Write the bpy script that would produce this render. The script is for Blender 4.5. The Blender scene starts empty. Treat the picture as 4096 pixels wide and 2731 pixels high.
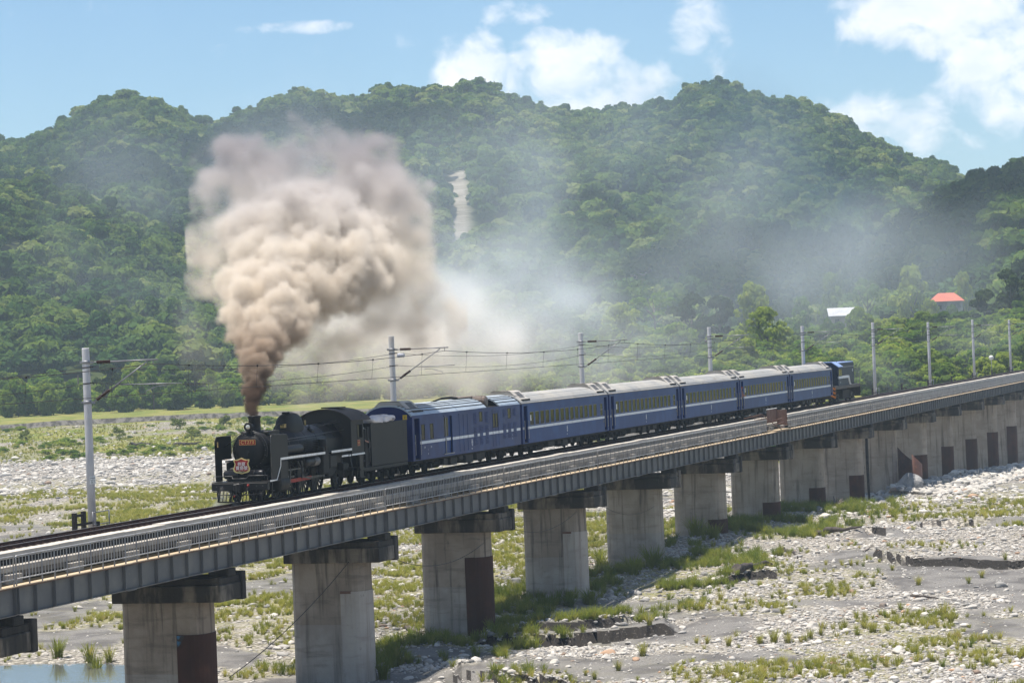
import bpy, math, random
import numpy as np
from mathutils import Vector, Matrix
R = random.Random(7)
NR = np.random.default_rng(11)
SC = bpy.context.scene
COL = SC.collection
PI = math.pi

# ------------------------------------------------------------------ camera
CAM_H, TH, ROLL, PIT = 6.964, 0.2927, 0.0392, 0.0004
F = Vector((math.cos(TH)*math.cos(PIT), math.sin(TH)*math.cos(PIT), math.sin(PIT)))
RT = Vector((math.sin(TH), -math.cos(TH), 0))
UP = RT.cross(F)
c_, s_ = math.cos(ROLL), math.sin(ROLL)
ax = c_*RT - s_*UP
ay = s_*RT + c_*UP
cd = bpy.data.cameras.new('camera')
cam = bpy.data.objects.new('camera', cd); COL.objects.link(cam)
M = Matrix((ax, ay, -F)).transposed().to_4x4(); M.translation = (0, 0, CAM_H)
cam.matrix_world = M
cd.sensor_width = 36; cd.lens = 101.742; cd.clip_start = 1; cd.clip_end = 9000
SC.camera = cam

# ------------------------------------------------------------------ sun, sky, exposure
SUN_DIR = Vector((-0.06, 0.17, 0.984)).normalized()
SUN_EL = math.asin(SUN_DIR.z); SUN_AZ = math.atan2(SUN_DIR.x, SUN_DIR.y)
SUN_STRENGTH = 5.0; SKY_STRENGTH = 0.074; EXPOSURE = 0.72
HAZE_DENSITY = 0.00015
SMOKE_STEP = 2.0; FAR_SMOKE = .0058
sl = bpy.data.lights.new('sun', 'SUN'); sl.energy = SUN_STRENGTH; sl.angle = math.radians(0.53); sl.color = (1, .94, .85)
so = bpy.data.objects.new('sun', sl); COL.objects.link(so)
so.rotation_euler = SUN_DIR.to_track_quat('Z', 'Y').to_euler(); so.location = (100, 40, 400)

def N(nt, typ, loc=(0, 0), **kw):
    n = nt.nodes.new(typ)
    for k, v in kw.items():
        if k.startswith('i_'): n.inputs[k[2:].replace('_', ' ')].default_value = v
        else: setattr(n, k, v)
    return n
def math_(nt, op, a, b=None, c=None, clamp=False):
    n = nt.nodes.new('ShaderNodeMath'); n.operation = op; n.use_clamp = clamp
    for i, v in enumerate((a, b, c)):
        if v is None: continue
        if isinstance(v, (int, float)): n.inputs[i].default_value = v
        else: nt.links.new(v, n.inputs[i])
    return n.outputs[0]
def mixc(nt, fac, a, b, blend='MIX'):
    n = nt.nodes.new('ShaderNodeMix'); n.data_type = 'RGBA'; n.blend_type = blend
    for i, v in ((0, fac), (6, a), (7, b)):
        if isinstance(v, (int, float)): n.inputs[i].default_value = v
        elif isinstance(v, tuple): n.inputs[i].default_value = (*v[:3], 1)
        else: nt.links.new(v, n.inputs[i])
    return n.outputs[2]
def sstep(nt, v, a, b, lo=0., hi=1.):
    n = nt.nodes.new('ShaderNodeMapRange'); n.interpolation_type = 'SMOOTHSTEP'
    nt.links.new(v, n.inputs[0])
    for i, x in enumerate((a, b, lo, hi)): n.inputs[i+1].default_value = x
    return n.outputs[0]

W = bpy.data.worlds.new('World'); SC.world = W; W.use_nodes = True
nt = W.node_tree; nt.nodes.clear()
sky = nt.nodes.new('ShaderNodeTexSky'); sky.sky_type = 'NISHITA'; sky.sun_disc = False
sky.sun_elevation = SUN_EL; sky.sun_rotation = SUN_AZ
sky.air_density = 1.0; sky.dust_density = 0.3; sky.ozone_density = 2.2; sky.altitude = 300
tc = nt.nodes.new('ShaderNodeTexCoord')
sep = nt.nodes.new('ShaderNodeSeparateXYZ'); nt.links.new(tc.outputs['Generated'], sep.inputs[0])
az = math_(nt, 'MULTIPLY', math_(nt, 'ARCTAN2', sep.outputs[1], sep.outputs[0]), 57.2958)
el = math_(nt, 'MULTIPLY', math_(nt, 'ARCSINE', sep.outputs[2]), 57.2958)
cmb = nt.nodes.new('ShaderNodeCombineXYZ'); nt.links.new(az, cmb.inputs[0]); nt.links.new(math_(nt, 'MULTIPLY', el, 1.35), cmb.inputs[1])
nz = N(nt, 'ShaderNodeTexNoise', i_Scale=0.95, i_Detail=8.0, i_Roughness=0.58, i_Distortion=0.35); nt.links.new(cmb.outputs[0], nz.inputs['Vector'])
nbig = N(nt, 'ShaderNodeTexNoise', i_Scale=0.16, i_Detail=2.0); nt.links.new(cmb.outputs[0], nbig.inputs['Vector'])
def blob(a0, e0, ra, re, amp):
    d = math_(nt, 'ADD', math_(nt, 'POWER', math_(nt, 'ABSOLUTE', math_(nt, 'MULTIPLY', math_(nt, 'SUBTRACT', az, a0), 1/ra)), 2.0),
              math_(nt, 'POWER', math_(nt, 'ABSOLUTE', math_(nt, 'MULTIPLY', math_(nt, 'SUBTRACT', el, e0), 1/re)), 2.0))
    return math_(nt, 'MULTIPLY', sstep(nt, d, 1.0, 0.0), amp)
CLOUDS = [(17.35, 5.45, 1.15, .95, 1.0), (15.6, 5.3, 1.8, 1.15, 1.0), (14.5, 4.9, 1.6, .9, .85), (16.4, 6.5, 1.0, .42, .62), (16.2, 4.6, 2.2, .7, .8),
          (12.75, 6.1, .95, 1.0, .72), (8.2, 6.3, 2.5, 1.5, 1.1), (6.6, 4.9, 2.2, 1.6, 1.05), (9.3, 3.9, 2.8, 1.1, .68), (20.8, 6.35, 1.9, .2, .52),
          (5.2, 7.2, 2.6, 2.2, 1.0)]
tot = None
for cb in CLOUDS:
    b_ = blob(*cb); tot = b_ if tot is None else math_(nt, 'MAXIMUM', tot, b_)
# the rest of the sky carries the same broken cloud, by its own noise
rest = math_(nt, 'MULTIPLY', sstep(nt, nbig.outputs[0], .48, .68), sstep(nt, math_(nt, 'ABSOLUTE', math_(nt, 'SUBTRACT', az, 15.)), 10.5, 16.))
high = math_(nt, 'MULTIPLY', sstep(nt, nbig.outputs[0], .48, .68), sstep(nt, el, 8.2, 12.))
tot = math_(nt, 'MAXIMUM', tot, math_(nt, 'MAXIMUM', rest, high))
cov = sstep(nt, math_(nt, 'ADD', math_(nt, 'MULTIPLY', nz.outputs[0], 2.3), math_(nt, 'MULTIPLY', tot, 1.0)), 1.40, 2.22)
cov = math_(nt, 'MULTIPLY', cov, .88)
ns2 = N(nt, 'ShaderNodeTexNoise', i_Scale=1.1, i_Detail=5.0); nt.links.new(cmb.outputs[0], ns2.inputs['Vector'])
shade = sstep(nt, ns2.outputs[0], .3, .7)
CLOUD_V = 10.6
cl = mixc(nt, shade, (CLOUD_V*.80, CLOUD_V*.84, CLOUD_V*.92), (CLOUD_V*1.0, CLOUD_V*.985, CLOUD_V*.99))
tint = mixc(nt, 1.0, sky.outputs[0], (.80, .96, 1.10), 'MULTIPLY')
skyc = mixc(nt, cov, tint, cl)
bg = nt.nodes.new('ShaderNodeBackground'); nt.links.new(skyc, bg.inputs[0]); bg.inputs[1].default_value = SKY_STRENGTH
wo = nt.nodes.new('ShaderNodeOutputWorld'); nt.links.new(bg.outputs[0], wo.inputs[0])

vs = SC.view_settings
SC.display_settings.display_device = 'sRGB'
vs.view_transform = 'Standard'; vs.look = 'None'; vs.exposure = EXPOSURE; vs.gamma = 1; vs.use_curve_mapping = False
SC.render.engine = 'CYCLES'
cy = SC.cycles
cy.use_denoising = True
try: cy.denoiser = 'OPENIMAGEDENOISE'
except Exception: pass
cy.max_bounces = 7; cy.diffuse_bounces = 3; cy.glossy_bounces = 3; cy.transmission_bounces = 4; cy.transparent_max_bounces = 12
cy.volume_bounces = 3; cy.caustics_reflective = False; cy.caustics_refractive = False
cy.use_adaptive_sampling = True; cy.adaptive_threshold = 0.015
cy.volume_max_steps = 512

# ------------------------------------------------------------------ materials
def pbsdf(name):
    m = bpy.data.materials.new(name); m.use_nodes = True
    nt = m.node_tree; nt.nodes.clear()
    o = nt.nodes.new('ShaderNodeOutputMaterial'); p = nt.nodes.new('ShaderNodeBsdfPrincipled')
    nt.links.new(p.outputs[0], o.inputs[0])
    return m, nt, p, o
def posn(nt, scale=(1, 1, 1)):
    g = nt.nodes.new('ShaderNodeNewGeometry')
    v = nt.nodes.new('ShaderNodeVectorMath'); v.operation = 'MULTIPLY'
    nt.links.new(g.outputs['Position'], v.inputs[0]); v.inputs[1].default_value = scale
    return v.outputs[0]
def noise(nt, vec, scale, detail=4., rough=.55, dist=0.):
    n = N(nt, 'ShaderNodeTexNoise', i_Scale=scale, i_Detail=detail, i_Roughness=rough, i_Distortion=dist)
    nt.links.new(vec, n.inputs['Vector']); return n.outputs[0]
def bump(nt, p, h, dist, strength=1.):
    b = nt.nodes.new('ShaderNodeBump'); b.inputs['Distance'].default_value = dist; b.inputs['Strength'].default_value = strength
    nt.links.new(h, b.inputs['Height']); nt.links.new(b.outputs[0], p.inputs['Normal'])
def mat(name, col, rough=.6, metal=0., col2=None, nscale=1.5, lo=.4, hi=.65, stretch=(1, 1, 1), col3=None, n3=6., lo3=.55, hi3=.7, st3=(1, 1, 1), bmp=0., bscale=20., spec=.22):
    """Principled paint or stone with one or two layers of wear laid over it by noise in the place's own coordinates."""
    m, nt, p, o = pbsdf(name)
    p.inputs['Roughness'].default_value = rough; p.inputs['Metallic'].default_value = metal; p.inputs['Specular IOR Level'].default_value = spec
    c = col
    if col2: c = mixc(nt, sstep(nt, noise(nt, posn(nt, stretch), nscale), lo, hi), c, col2)
    if col3: c = mixc(nt, sstep(nt, noise(nt, posn(nt, st3), n3, 5., .62), lo3, hi3), c, col3)
    if isinstance(c, tuple): p.inputs['Base Color'].default_value = (*c, 1)
    else: nt.links.new(c, p.inputs['Base Color'])
    if bmp: bump(nt, p, noise(nt, posn(nt), bscale, 5.), bmp)
    return m

MT = {}
MT['loco_black'] = mat('loco_black', (.006, .006, .007), .45, col2=(.012, .011, .011), nscale=1.1, col3=(.03, .026, .022), n3=3.5, lo3=.6, hi3=.8)
MT['loco_plate'] = mat('loco_plate', (.016, .015, .013), .55, col2=(.022, .02, .017), nscale=.8, col3=(.075, .06, .045), n3=4, lo3=.66, hi3=.85, st3=(1, 1, .5))
MT['loco_gloss'] = mat('loco_gloss', (.007, .007, .010), .36, col2=(.012, .012, .014), nscale=2.)
MT['running_gear'] = mat('running_gear', (.009, .0085, .008), .6, col2=(.02, .018, .015), nscale=3.)
MT['steel_rod'] = mat('steel_rod', (.10, .10, .10), .4, .6, col2=(.04, .037, .035), nscale=3.)
MT['brass'] = mat('brass', (.5, .34, .12), .35, .7, col2=(.3, .22, .1), nscale=5.)
MT['red_paint'] = mat('red_paint', (.30, .026, .018), .4, col2=(.16, .018, .014), nscale=4.)
MT['red_plate'] = mat('red_plate', (.26, .022, .012), .4)
MT['gold_paint'] = mat('gold_paint', (.62, .40, .14), .35)
MT['badge_gold'] = mat('badge_gold', (.62, .52, .22), .35, .3)
MT['white_paint'] = mat('white_paint', (.80, .80, .77), .5, col2=(.68, .68, .64), nscale=3.)
MT['stripe_white'] = mat('stripe_white', (.66, .69, .72), .45, col2=(.50, .52, .54), nscale=2.5, lo=.5, hi=.75)
MT['car_blue'] = mat('car_blue', (.003, .036, .16), .38, col2=(.008, .056, .205), nscale=.75, lo=.42, hi=.68, col3=(.04, .095, .22), n3=2.2, lo3=.62, hi3=.82, st3=(1, 1, .55), spec=.12)
MT['car_blue_dark'] = mat('car_blue_dark', (.005, .014, .095), .45, col2=(.008, .02, .10), nscale=2.)
MT['generator_blue'] = mat('generator_blue', (.003, .023, .125), .34, col2=(.008, .042, .17), nscale=.75, lo=.42, hi=.68, col3=(.04, .08, .19), n3=2.0, lo3=.62, hi3=.83, st3=(1, 1, .6), spec=.14)
MT['roof_dust'] = mat('roof_dust', (.27, .27, .265), .8, col2=(.34, .325, .295), nscale=.25, col3=(.20, .185, .165), n3=1.3, lo3=.52, hi3=.75, st3=(.6, 2, 2))
MT['roof_silver'] = mat('roof_silver', (.40, .46, .51), .42, .25, col2=(.34, .38, .42), nscale=.9, col3=(.24, .25, .26), n3=2.6, lo3=.62, hi3=.82)
MT['roof_seam'] = mat('roof_seam', (.06, .055, .055), .7)
MT['ac_shell'] = mat('ac_shell', (.36, .33, .29), .6, col2=(.44, .41, .37), nscale=1.2, col3=(.17, .15, .13), n3=4., lo3=.58, hi3=.8)
MT['ac_grille'] = mat('ac_grille', (.085, .083, .085), .6, col2=(.13, .125, .12), nscale=9.)
MT['soot'] = mat('soot', (.018, .016, .015), .8, col2=(.045, .036, .03), nscale=3.)
MT['under_dark'] = mat('under_dark', (.010, .0095, .0095), .8, col2=(.022, .019, .017), nscale=1.4)
MT['under_box'] = mat('under_box', (.022, .021, .02), .7, col2=(.036, .033, .029), nscale=1.3)
MT['window_frame'] = mat('window_frame', (.10, .105, .10), .5, col2=(.18, .175, .155), nscale=4.)
MT['door_rail'] = mat('door_rail', (.32, .31, .3), .4, .5)
MT['silencer'] = mat('silencer', (.11, .08, .065), .65, .2, col2=(.2, .18, .165), nscale=2.5, stretch=(3, .5, 1))
MT['seat'] = mat('seat', (.03, .04, .06), .8)
MT['yellow_sign'] = mat('yellow_sign', (.65, .42, .03), .5)
MT['black_paint'] = mat('black_paint', (.01, .01, .01), .6)
MT['diesel_dark'] = mat('diesel_dark', (.006, .017, .042), .5, col2=(.009, .024, .052), nscale=1.)
MT['diesel_sunlit_blue'] = mat('diesel_sunlit_blue', (.25, .34, .56), .4, col2=(.20, .28, .48), nscale=1.5)  # paler than the body: sunlight on the roofs put into the colour
MT['orange_paint'] = mat('orange_paint', (.52, .17, .02), .5)
MT['diesel_deck'] = mat('diesel_deck', (.055, .05, .05), .6, col2=(.075, .068, .062), nscale=2.)
MT['glove_white'] = mat('glove_white', (.7, .7, .7), .7)
MT['skin'] = mat('skin', (.42, .22, .15), .6)
MT['cloth_dark'] = mat('cloth_dark', (.02, .025, .05), .8)
MT['cloth_orange'] = mat('cloth_orange', (.40, .15, .06), .8)
MT['cap_red'] = mat('cap_red', (.35, .05, .03), .8)
MT['tarp'] = mat('tarp', (.66, .62, .62), .7, col2=(.74, .68, .64), nscale=2.)
MT['galvanised'] = mat('galvanised', (.27, .275, .285), .45, .35, col2=(.2, .2, .21), nscale=2.)
MT['rail_tube'] = mat('rail_tube', (.42, .41, .40), .4, .35, col2=(.32, .31, .30), nscale=3., col3=(.2, .13, .09), n3=7., lo3=.66, hi3=.8)
MT['mast'] = mat('mast', (.52, .515, .52), .6, col2=(.46, .455, .46), nscale=1.2, col3=(.36, .35, .34), n3=5., lo3=.63, hi3=.8, st3=(1, 1, .2))
MT['insulator'] = mat('insulator', (.03, .014, .012), .25)
MT['porcelain'] = mat('porcelain', (.4, .42, .48), .3)
MT['wire'] = mat('wire', (.05, .045, .042), .5, .4)
MT['old_timber'] = mat('old_timber', (.028, .023, .02), .85, col2=(.05, .042, .036), nscale=3., stretch=(1, 1, .3))
MT['girder_paint'] = mat('girder_paint', (.118, .120, .122), .6, col2=(.16, .158, .15), nscale=.7, lo=.42, hi=.7, col3=(.20, .175, .14), n3=1.8, lo3=.62, hi3=.8, st3=(1.5, 1, 2.))
MT['girder_flange'] = mat('girder_flange', (.20, .19, .175), .55, col2=(.14, .115, .10), nscale=1.6)
MT['rust_flange'] = mat('rust_flange', (.16, .085, .06), .8, col2=(.12, .07, .05), nscale=2.)
MT['walk_board'] = mat('walk_board', (.40, .31, .205), .85, col2=(.46, .37, .25), nscale=1.4, col3=(.30, .22, .14), n3=4., lo3=.6, hi3=.8)
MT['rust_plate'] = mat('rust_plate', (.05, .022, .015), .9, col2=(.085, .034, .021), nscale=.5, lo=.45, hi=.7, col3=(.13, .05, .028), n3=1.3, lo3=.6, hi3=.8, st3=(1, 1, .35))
MT['rust_light'] = mat('rust_light', (.14, .075, .055), .8, col2=(.19, .11, .08), nscale=1.5)
MT['rail_rust'] = mat('rail_rust', (.055, .025, .018), .8, col2=(.075, .036, .026), nscale=3.)
MT['rail_head'] = mat('rail_head', (.22, .19, .17), .35, .8)
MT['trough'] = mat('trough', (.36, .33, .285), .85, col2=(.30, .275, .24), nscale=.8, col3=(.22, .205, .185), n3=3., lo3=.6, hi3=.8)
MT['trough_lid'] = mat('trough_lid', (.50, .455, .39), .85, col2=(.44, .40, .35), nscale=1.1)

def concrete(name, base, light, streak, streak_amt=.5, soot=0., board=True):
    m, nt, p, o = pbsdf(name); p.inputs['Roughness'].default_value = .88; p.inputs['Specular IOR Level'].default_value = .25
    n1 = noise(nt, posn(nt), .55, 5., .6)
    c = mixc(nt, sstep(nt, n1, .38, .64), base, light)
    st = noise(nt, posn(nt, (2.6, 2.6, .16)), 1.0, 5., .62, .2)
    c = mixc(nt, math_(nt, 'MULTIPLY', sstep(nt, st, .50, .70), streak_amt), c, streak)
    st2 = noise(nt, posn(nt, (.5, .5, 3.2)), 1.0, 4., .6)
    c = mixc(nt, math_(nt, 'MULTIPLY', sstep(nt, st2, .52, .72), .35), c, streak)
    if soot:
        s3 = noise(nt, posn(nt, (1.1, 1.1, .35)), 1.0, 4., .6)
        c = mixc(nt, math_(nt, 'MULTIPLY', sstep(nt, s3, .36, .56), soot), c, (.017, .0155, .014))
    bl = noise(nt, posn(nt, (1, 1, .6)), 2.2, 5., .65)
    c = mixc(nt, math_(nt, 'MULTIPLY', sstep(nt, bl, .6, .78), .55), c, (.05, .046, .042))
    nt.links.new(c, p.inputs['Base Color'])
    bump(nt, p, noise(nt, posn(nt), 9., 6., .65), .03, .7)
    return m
MT['pier'] = concrete('pier_concrete', (.245, .198, .155), (.33, .275, .22), (.075, .058, .045), .9)
MT['pier_pale'] = concrete('pier_concrete_pale', (.30, .25, .195), (.385, .325, .26), (.11, .085, .065), .9)
MT['pier_patch'] = concrete('fresh_concrete', (.36, .32, .28), (.42, .38, .335), (.20, .165, .135), .6)
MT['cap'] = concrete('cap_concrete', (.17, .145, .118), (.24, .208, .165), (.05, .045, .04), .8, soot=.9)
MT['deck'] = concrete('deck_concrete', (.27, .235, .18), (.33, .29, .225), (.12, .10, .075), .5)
MT['soot_and_shade'] = concrete('black_concrete', (.04, .035, .031), (.085, .074, .062), (.015, .014, .013), .9, soot=.7)
MT['cab_roof'] = mat('cab_roof', (.035, .026, .023), .6, col2=(.055, .036, .03), nscale=1.2)
def glass_mat():
    m, nt, p, o = pbsdf('train_glass')
    g = nt.nodes.new('ShaderNodeBsdfGlossy'); g.inputs['Roughness'].default_value = .04; g.inputs['Color'].default_value = (.6, .6, .58, 1)
    t = nt.nodes.new('ShaderNodeBsdfTransparent'); t.inputs['Color'].default_value = (.065, .068, .055, 1)
    f = nt.nodes.new('ShaderNodeFresnel'); f.inputs['IOR'].default_value = 1.45
    x = nt.nodes.new('ShaderNodeMixShader'); nt.links.new(f.outputs[0], x.inputs[0]); nt.links.new(t.outputs[0], x.inputs[1]); nt.links.new(g.outputs[0], x.inputs[2]); nt.links.new(x.outputs[0], o.inputs[0])
    return m
MT['glass'] = glass_mat(); MT['glass_dark'] = mat('dark_glass', (.012, .013, .012), .12, spec=.25)
MT['badge_red'] = mat('badge_red', (.30, .018, .014), .35, col2=(.20, .014, .016), nscale=3.)
MT['badge_pink'] = mat('badge_pink', (.55, .22, .2), .5)
MT['badge_leaf'] = mat('badge_leaf', (.30, .26, .14), .5, col2=(.06, .05, .05), nscale=6.)
MT['red_rod'] = mat('red_rod', (.34, .035, .022), .5, col2=(.18, .03, .02), nscale=5.)
MT['blue_smear'] = mat('blue_smear', (.05, .14, .24), .6, col2=(.035, .03, .03), nscale=3.5, lo=.45, hi=.55)
MT['wheel_grey'] = mat('wheel_grey', (.045, .042, .038), .6, col2=(.07, .063, .055), nscale=4.)
MT['air_tank_lit'] = mat('air_tank_lit', (.12, .12, .115), .4, col2=(.16, .155, .14), nscale=3., stretch=(.3, 1, 1))
MT['tender_side'] = mat('tender_side', (.026, .024, .02), .6, col2=(.031, .028, .023), nscale=.5, col3=(.04, .033, .025), n3=2.2, lo3=.62, hi3=.82, st3=(1, 1, .5))
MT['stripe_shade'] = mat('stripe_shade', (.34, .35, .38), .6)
MT['roof_edge'] = mat('roof_edge', (.13, .115, .105), .8, col2=(.24, .22, .20), nscale=3.)
MT['rust_curved'] = mat('rust_curved', (.055, .026, .02), .7, col2=(.11, .045, .028), nscale=.6, col3=(.17, .07, .04), n3=1.5, lo3=.58, hi3=.8)
MT['parapet'] = mat('parapet', (.20, .18, .155), .9, col2=(.12, .105, .09), nscale=1.2, col3=(.05, .045, .04), n3=2.5, lo3=.58, hi3=.75, st3=(1, 1, .4))
MT['stone_grey'] = mat('stone_grey', (.24, .235, .23), .9, col2=(.33, .32, .31), nscale=1.2, col3=(.15, .145, .14), n3=3., lo3=.55, hi3=.75, bmp=.06, bscale=6.)
MT['pier_base'] = concrete('pier_base', (.27, .235, .20), (.36, .32, .275), (.075, .062, .052), .55)
# ------------------------------------------------------------------ mesh helpers
class MB:
    def __init__(s): s.v = []; s.f = []; s.sm = []
    def add(s, vs, fs, smooth=False):
        b = len(s.v); s.v += [tuple(v) for v in vs]; s.f += [tuple(i+b for i in f) for f in fs]; s.sm += [smooth]*len(fs); return s
    def box(s, x0, x1, y0, y1, z0, z1):
        return s.add([(x0,y0,z0),(x1,y0,z0),(x1,y1,z0),(x0,y1,z0),(x0,y0,z1),(x1,y0,z1),(x1,y1,z1),(x0,y1,z1)],
                     [(0,3,2,1),(4,5,6,7),(0,1,5,4),(1,2,6,5),(2,3,7,6),(3,0,4,7)])
    def bbox(s, x0, x1, y0, y1, z0, z1, b=.02):
        """box with chamfered edges"""
        pts = []
        for (sx, X) in ((1, x0), (-1, x1)):
            for (sy, Y) in ((1, y0), (-1, y1)):
                for (sz, Z) in ((1, z0), (-1, z1)):
                    pts += [(X, Y+sy*b, Z+sz*b), (X+sx*b, Y, Z+sz*b), (X+sx*b, Y+sy*b, Z)]
        I = lambda i, j, k, t: ((i*2+j)*2+k)*3+t
        fs = []
        for i in (0, 1):
            q = [I(i,0,0,0), I(i,1,0,0), I(i,1,1,0), I(i,0,1,0)]; fs.append(q if i else q[::-1])
            q = [I(0,i,0,1), I(1,i,0,1), I(1,i,1,1), I(0,i,1,1)]; fs.append(q[::-1] if i else q)
            q = [I(0,0,i,2), I(1,0,i,2), I(1,1,i,2), I(0,1,i,2)]; fs.append(q if i else q[::-1])
        for i in (0, 1):
            for j in (0, 1):
                fs.append([I(i,j,0,0), I(i,j,1,0), I(i,j,1,1), I(i,j,0,1)])
                fs.append([I(i,0,j,0), I(i,1,j,0), I(i,1,j,2), I(i,0,j,2)])
                fs.append([I(0,i,j,1), I(1,i,j,1), I(1,i,j,2), I(0,i,j,2)])
                for k in (0, 1): fs.append([I(i,j,k,0), I(i,j,k,1), I(i,j,k,2)])
        return s.add(pts, fs)
    def prism(s, poly, axis, a0, a1):
        """polygon (2D) pushed along an axis: 'x' poly=(y,z), 'y' poly=(x,z), 'z' poly=(x,y)"""
        n = len(poly)
        def P(p, a): return (a, p[0], p[1]) if axis == 'x' else (p[0], a, p[1]) if axis == 'y' else (p[0], p[1], a)
        vs = [P(p, a0) for p in poly]+[P(p, a1) for p in poly]
        fs = [tuple(range(n))[::-1], tuple(range(n, 2*n))]+[(i, (i+1) % n, n+(i+1) % n, n+i) for i in range(n)]
        return s.add(vs, fs)
    def tube(s, pts, r, n=8, caps=True, smooth=True):
        pts = [Vector(p) for p in pts]; rs = r if isinstance(r, (list, tuple)) else [r]*len(pts)
        rings = []; prev = None
        for i, p in enumerate(pts):
            d = (pts[min(i+1, len(pts)-1)]-pts[max(i-1, 0)]).normalized()
            if prev is None:
                a = Vector((0, 0, 1)) if abs(d.z) < .9 else Vector((1, 0, 0)); u = d.cross(a).normalized()
            else: u = (prev-d*prev.dot(d)).normalized()
            prev = u; w = d.cross(u)
            rings.append([p+(u*math.cos(2*PI*k/n)+w*math.sin(2*PI*k/n))*rs[i] for k in range(n)])
        vs = [v for r_ in rings for v in r_]; fs = []
        for i in range(len(pts)-1):
            for k in range(n): fs.append((i*n+k, i*n+(k+1) % n, (i+1)*n+(k+1) % n, (i+1)*n+k))
        s.add(vs, fs, smooth)
        if caps:
            b = len(s.v)-len(vs)
            s.f += [tuple(b+k for k in range(n))[::-1], tuple(b+(len(pts)-1)*n+k for k in range(n))]; s.sm += [False, False]
        return s
    def lathe(s, prof, origin, axis='z', n=24, smooth=True):
        """prof: (radius, along) pairs"""
        o = Vector(origin); vs = []; fs = []
        for (r, a) in prof:
            for k in range(n):
                c, q = r*math.cos(2*PI*k/n), r*math.sin(2*PI*k/n)
                vs.append(o+Vector((c, q, a) if axis == 'z' else (a, c, q) if axis == 'x' else (q, a, c)))
        for i in range(len(prof)-1):
            for k in range(n): fs.append((i*n+k, i*n+(k+1) % n, (i+1)*n+(k+1) % n, (i+1)*n+k))
        fs.append(tuple(range(n))[::-1]); fs.append(tuple((len(prof)-1)*n+k for k in range(n)))
        s.add(vs, fs[:-2], smooth); b = len(s.v)-len(vs)
        s.f += [tuple(b+i for i in f) for f in fs[-2:]]; s.sm += [False, False]
        return s
    def ring(s, c, r0, r1, y0, y1, n=28):
        """flat ring about the y axis"""
        vs = []
        for (r, y) in ((r0, y0), (r1, y0), (r1, y1), (r0, y1)):
            vs += [(c[0]+r*math.cos(2*PI*k/n), y, c[1]+r*math.sin(2*PI*k/n)) for k in range(n)]
        fs = []
        for q in range(4):
            for k in range(n): fs.append((q*n+k, q*n+(k+1) % n, ((q+1) % 4)*n+(k+1) % n, ((q+1) % 4)*n+k))
        return s.add(vs, fs)
    def mesh(s, name, m):
        me = bpy.data.meshes.new(name); me.from_pydata(s.v, [], s.f)
        me.polygons.foreach_set('use_smooth', s.sm); me.update()
        import bmesh
        bm = bmesh.new(); bm.from_mesh(me); bmesh.ops.recalc_face_normals(bm, faces=bm.faces); bm.to_mesh(me); bm.free()
        for x in (m if isinstance(m, (list, tuple)) else [m]): me.materials.append(MT[x] if isinstance(x, str) else x)
        return me
    def build(s, name, m, parent=None, loc=None):
        return put(name, s.mesh(name, m), parent, loc)
def put(name, data, parent=None, loc=None):
    o = bpy.data.objects.new(name, data); COL.objects.link(o)
    if parent: o.parent = parent
    if loc is not None: o.location = loc
    return o
def tag(o, label=None, cat=None, group=None, kind=None):
    for k, v in (('label', label), ('category', cat), ('group', group), ('kind', kind)):
        if v: o[k] = v
    return o
def thing(name, loc, label, cat, group=None, rz=0.):
    o = bpy.data.objects.new(name, None); COL.objects.link(o); o.location = loc; o.rotation_euler.z = rz
    o.empty_display_size = .3
    return tag(o, label, cat, group)
def copy_tree(o, parent=None):
    c = o.copy(); COL.objects.link(c)
    if parent: c.parent = parent
    for ch in list(o.children): copy_tree(ch, c)
    return c
def text(name, body, size, m, parent, mat4, extrude=.004, align='CENTER'):
    cu = bpy.data.curves.new(name, 'FONT'); cu.body = body; cu.size = size; cu.extrude = extrude; cu.align_x = align; cu.align_y = 'CENTER'
    tmp = bpy.data.objects.new(name, cu); COL.objects.link(tmp)
    me = bpy.data.meshes.new_from_object(tmp); bpy.data.objects.remove(tmp); bpy.data.curves.remove(cu)
    me.materials.clear(); me.materials.append(MT[m])
    o = bpy.data.objects.new(name, me); COL.objects.link(o); o.parent = parent; o.matrix_local = mat4; return o
def face_mat(loc, right, up):
    r = Vector(right).normalized(); u = Vector(up).normalized(); n = r.cross(u)
    m = Matrix((r, u, n)).transposed().to_4x4(); m.translation = loc; return m
ORD = ['first','second','third','fourth','fifth','sixth','seventh','eighth','ninth','tenth','eleventh','twelfth','thirteenth','fourteenth','fifteenth','sixteenth','seventeenth','eighteenth','nineteenth','twentieth']

# ------------------------------------------------------------------ numpy value noise
def _h(ix, iy, seed):
    n = (ix*374761393+iy*668265263+seed*974711) & 0x7fffffff
    n = ((n ^ (n >> 13))*1274126177) & 0x7fffffff
    return ((n ^ (n >> 16)) & 0xffff)/65535.
def vnoise(x, y, seed=0):
    x = np.asarray(x, float); y = np.asarray(y, float)
    ix = np.floor(x).astype(np.int64); iy = np.floor(y).astype(np.int64); fx = x-ix; fy = y-iy
    u = fx*fx*(3-2*fx); v = fy*fy*(3-2*fy)
    a = _h(ix, iy, seed); b = _h(ix+1, iy, seed); c = _h(ix, iy+1, seed); d = _h(ix+1, iy+1, seed)
    return (a*(1-u)+b*u)*(1-v)+(c*(1-u)+d*u)*v
def fbm(x, y, seed=0, oc=4, g=.5):
    t = 0; a = 1; s = 0
    for i in range(oc): t = t+a*vnoise(x*2**i+i*17.3, y*2**i-i*9.1, seed+i); s += a; a *= g
    return t/s
def sm(x, a, b):
    t = np.clip((np.asarray(x, float)-a)/(b-a), 0, 1); return t*t*(3-2*t)

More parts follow.
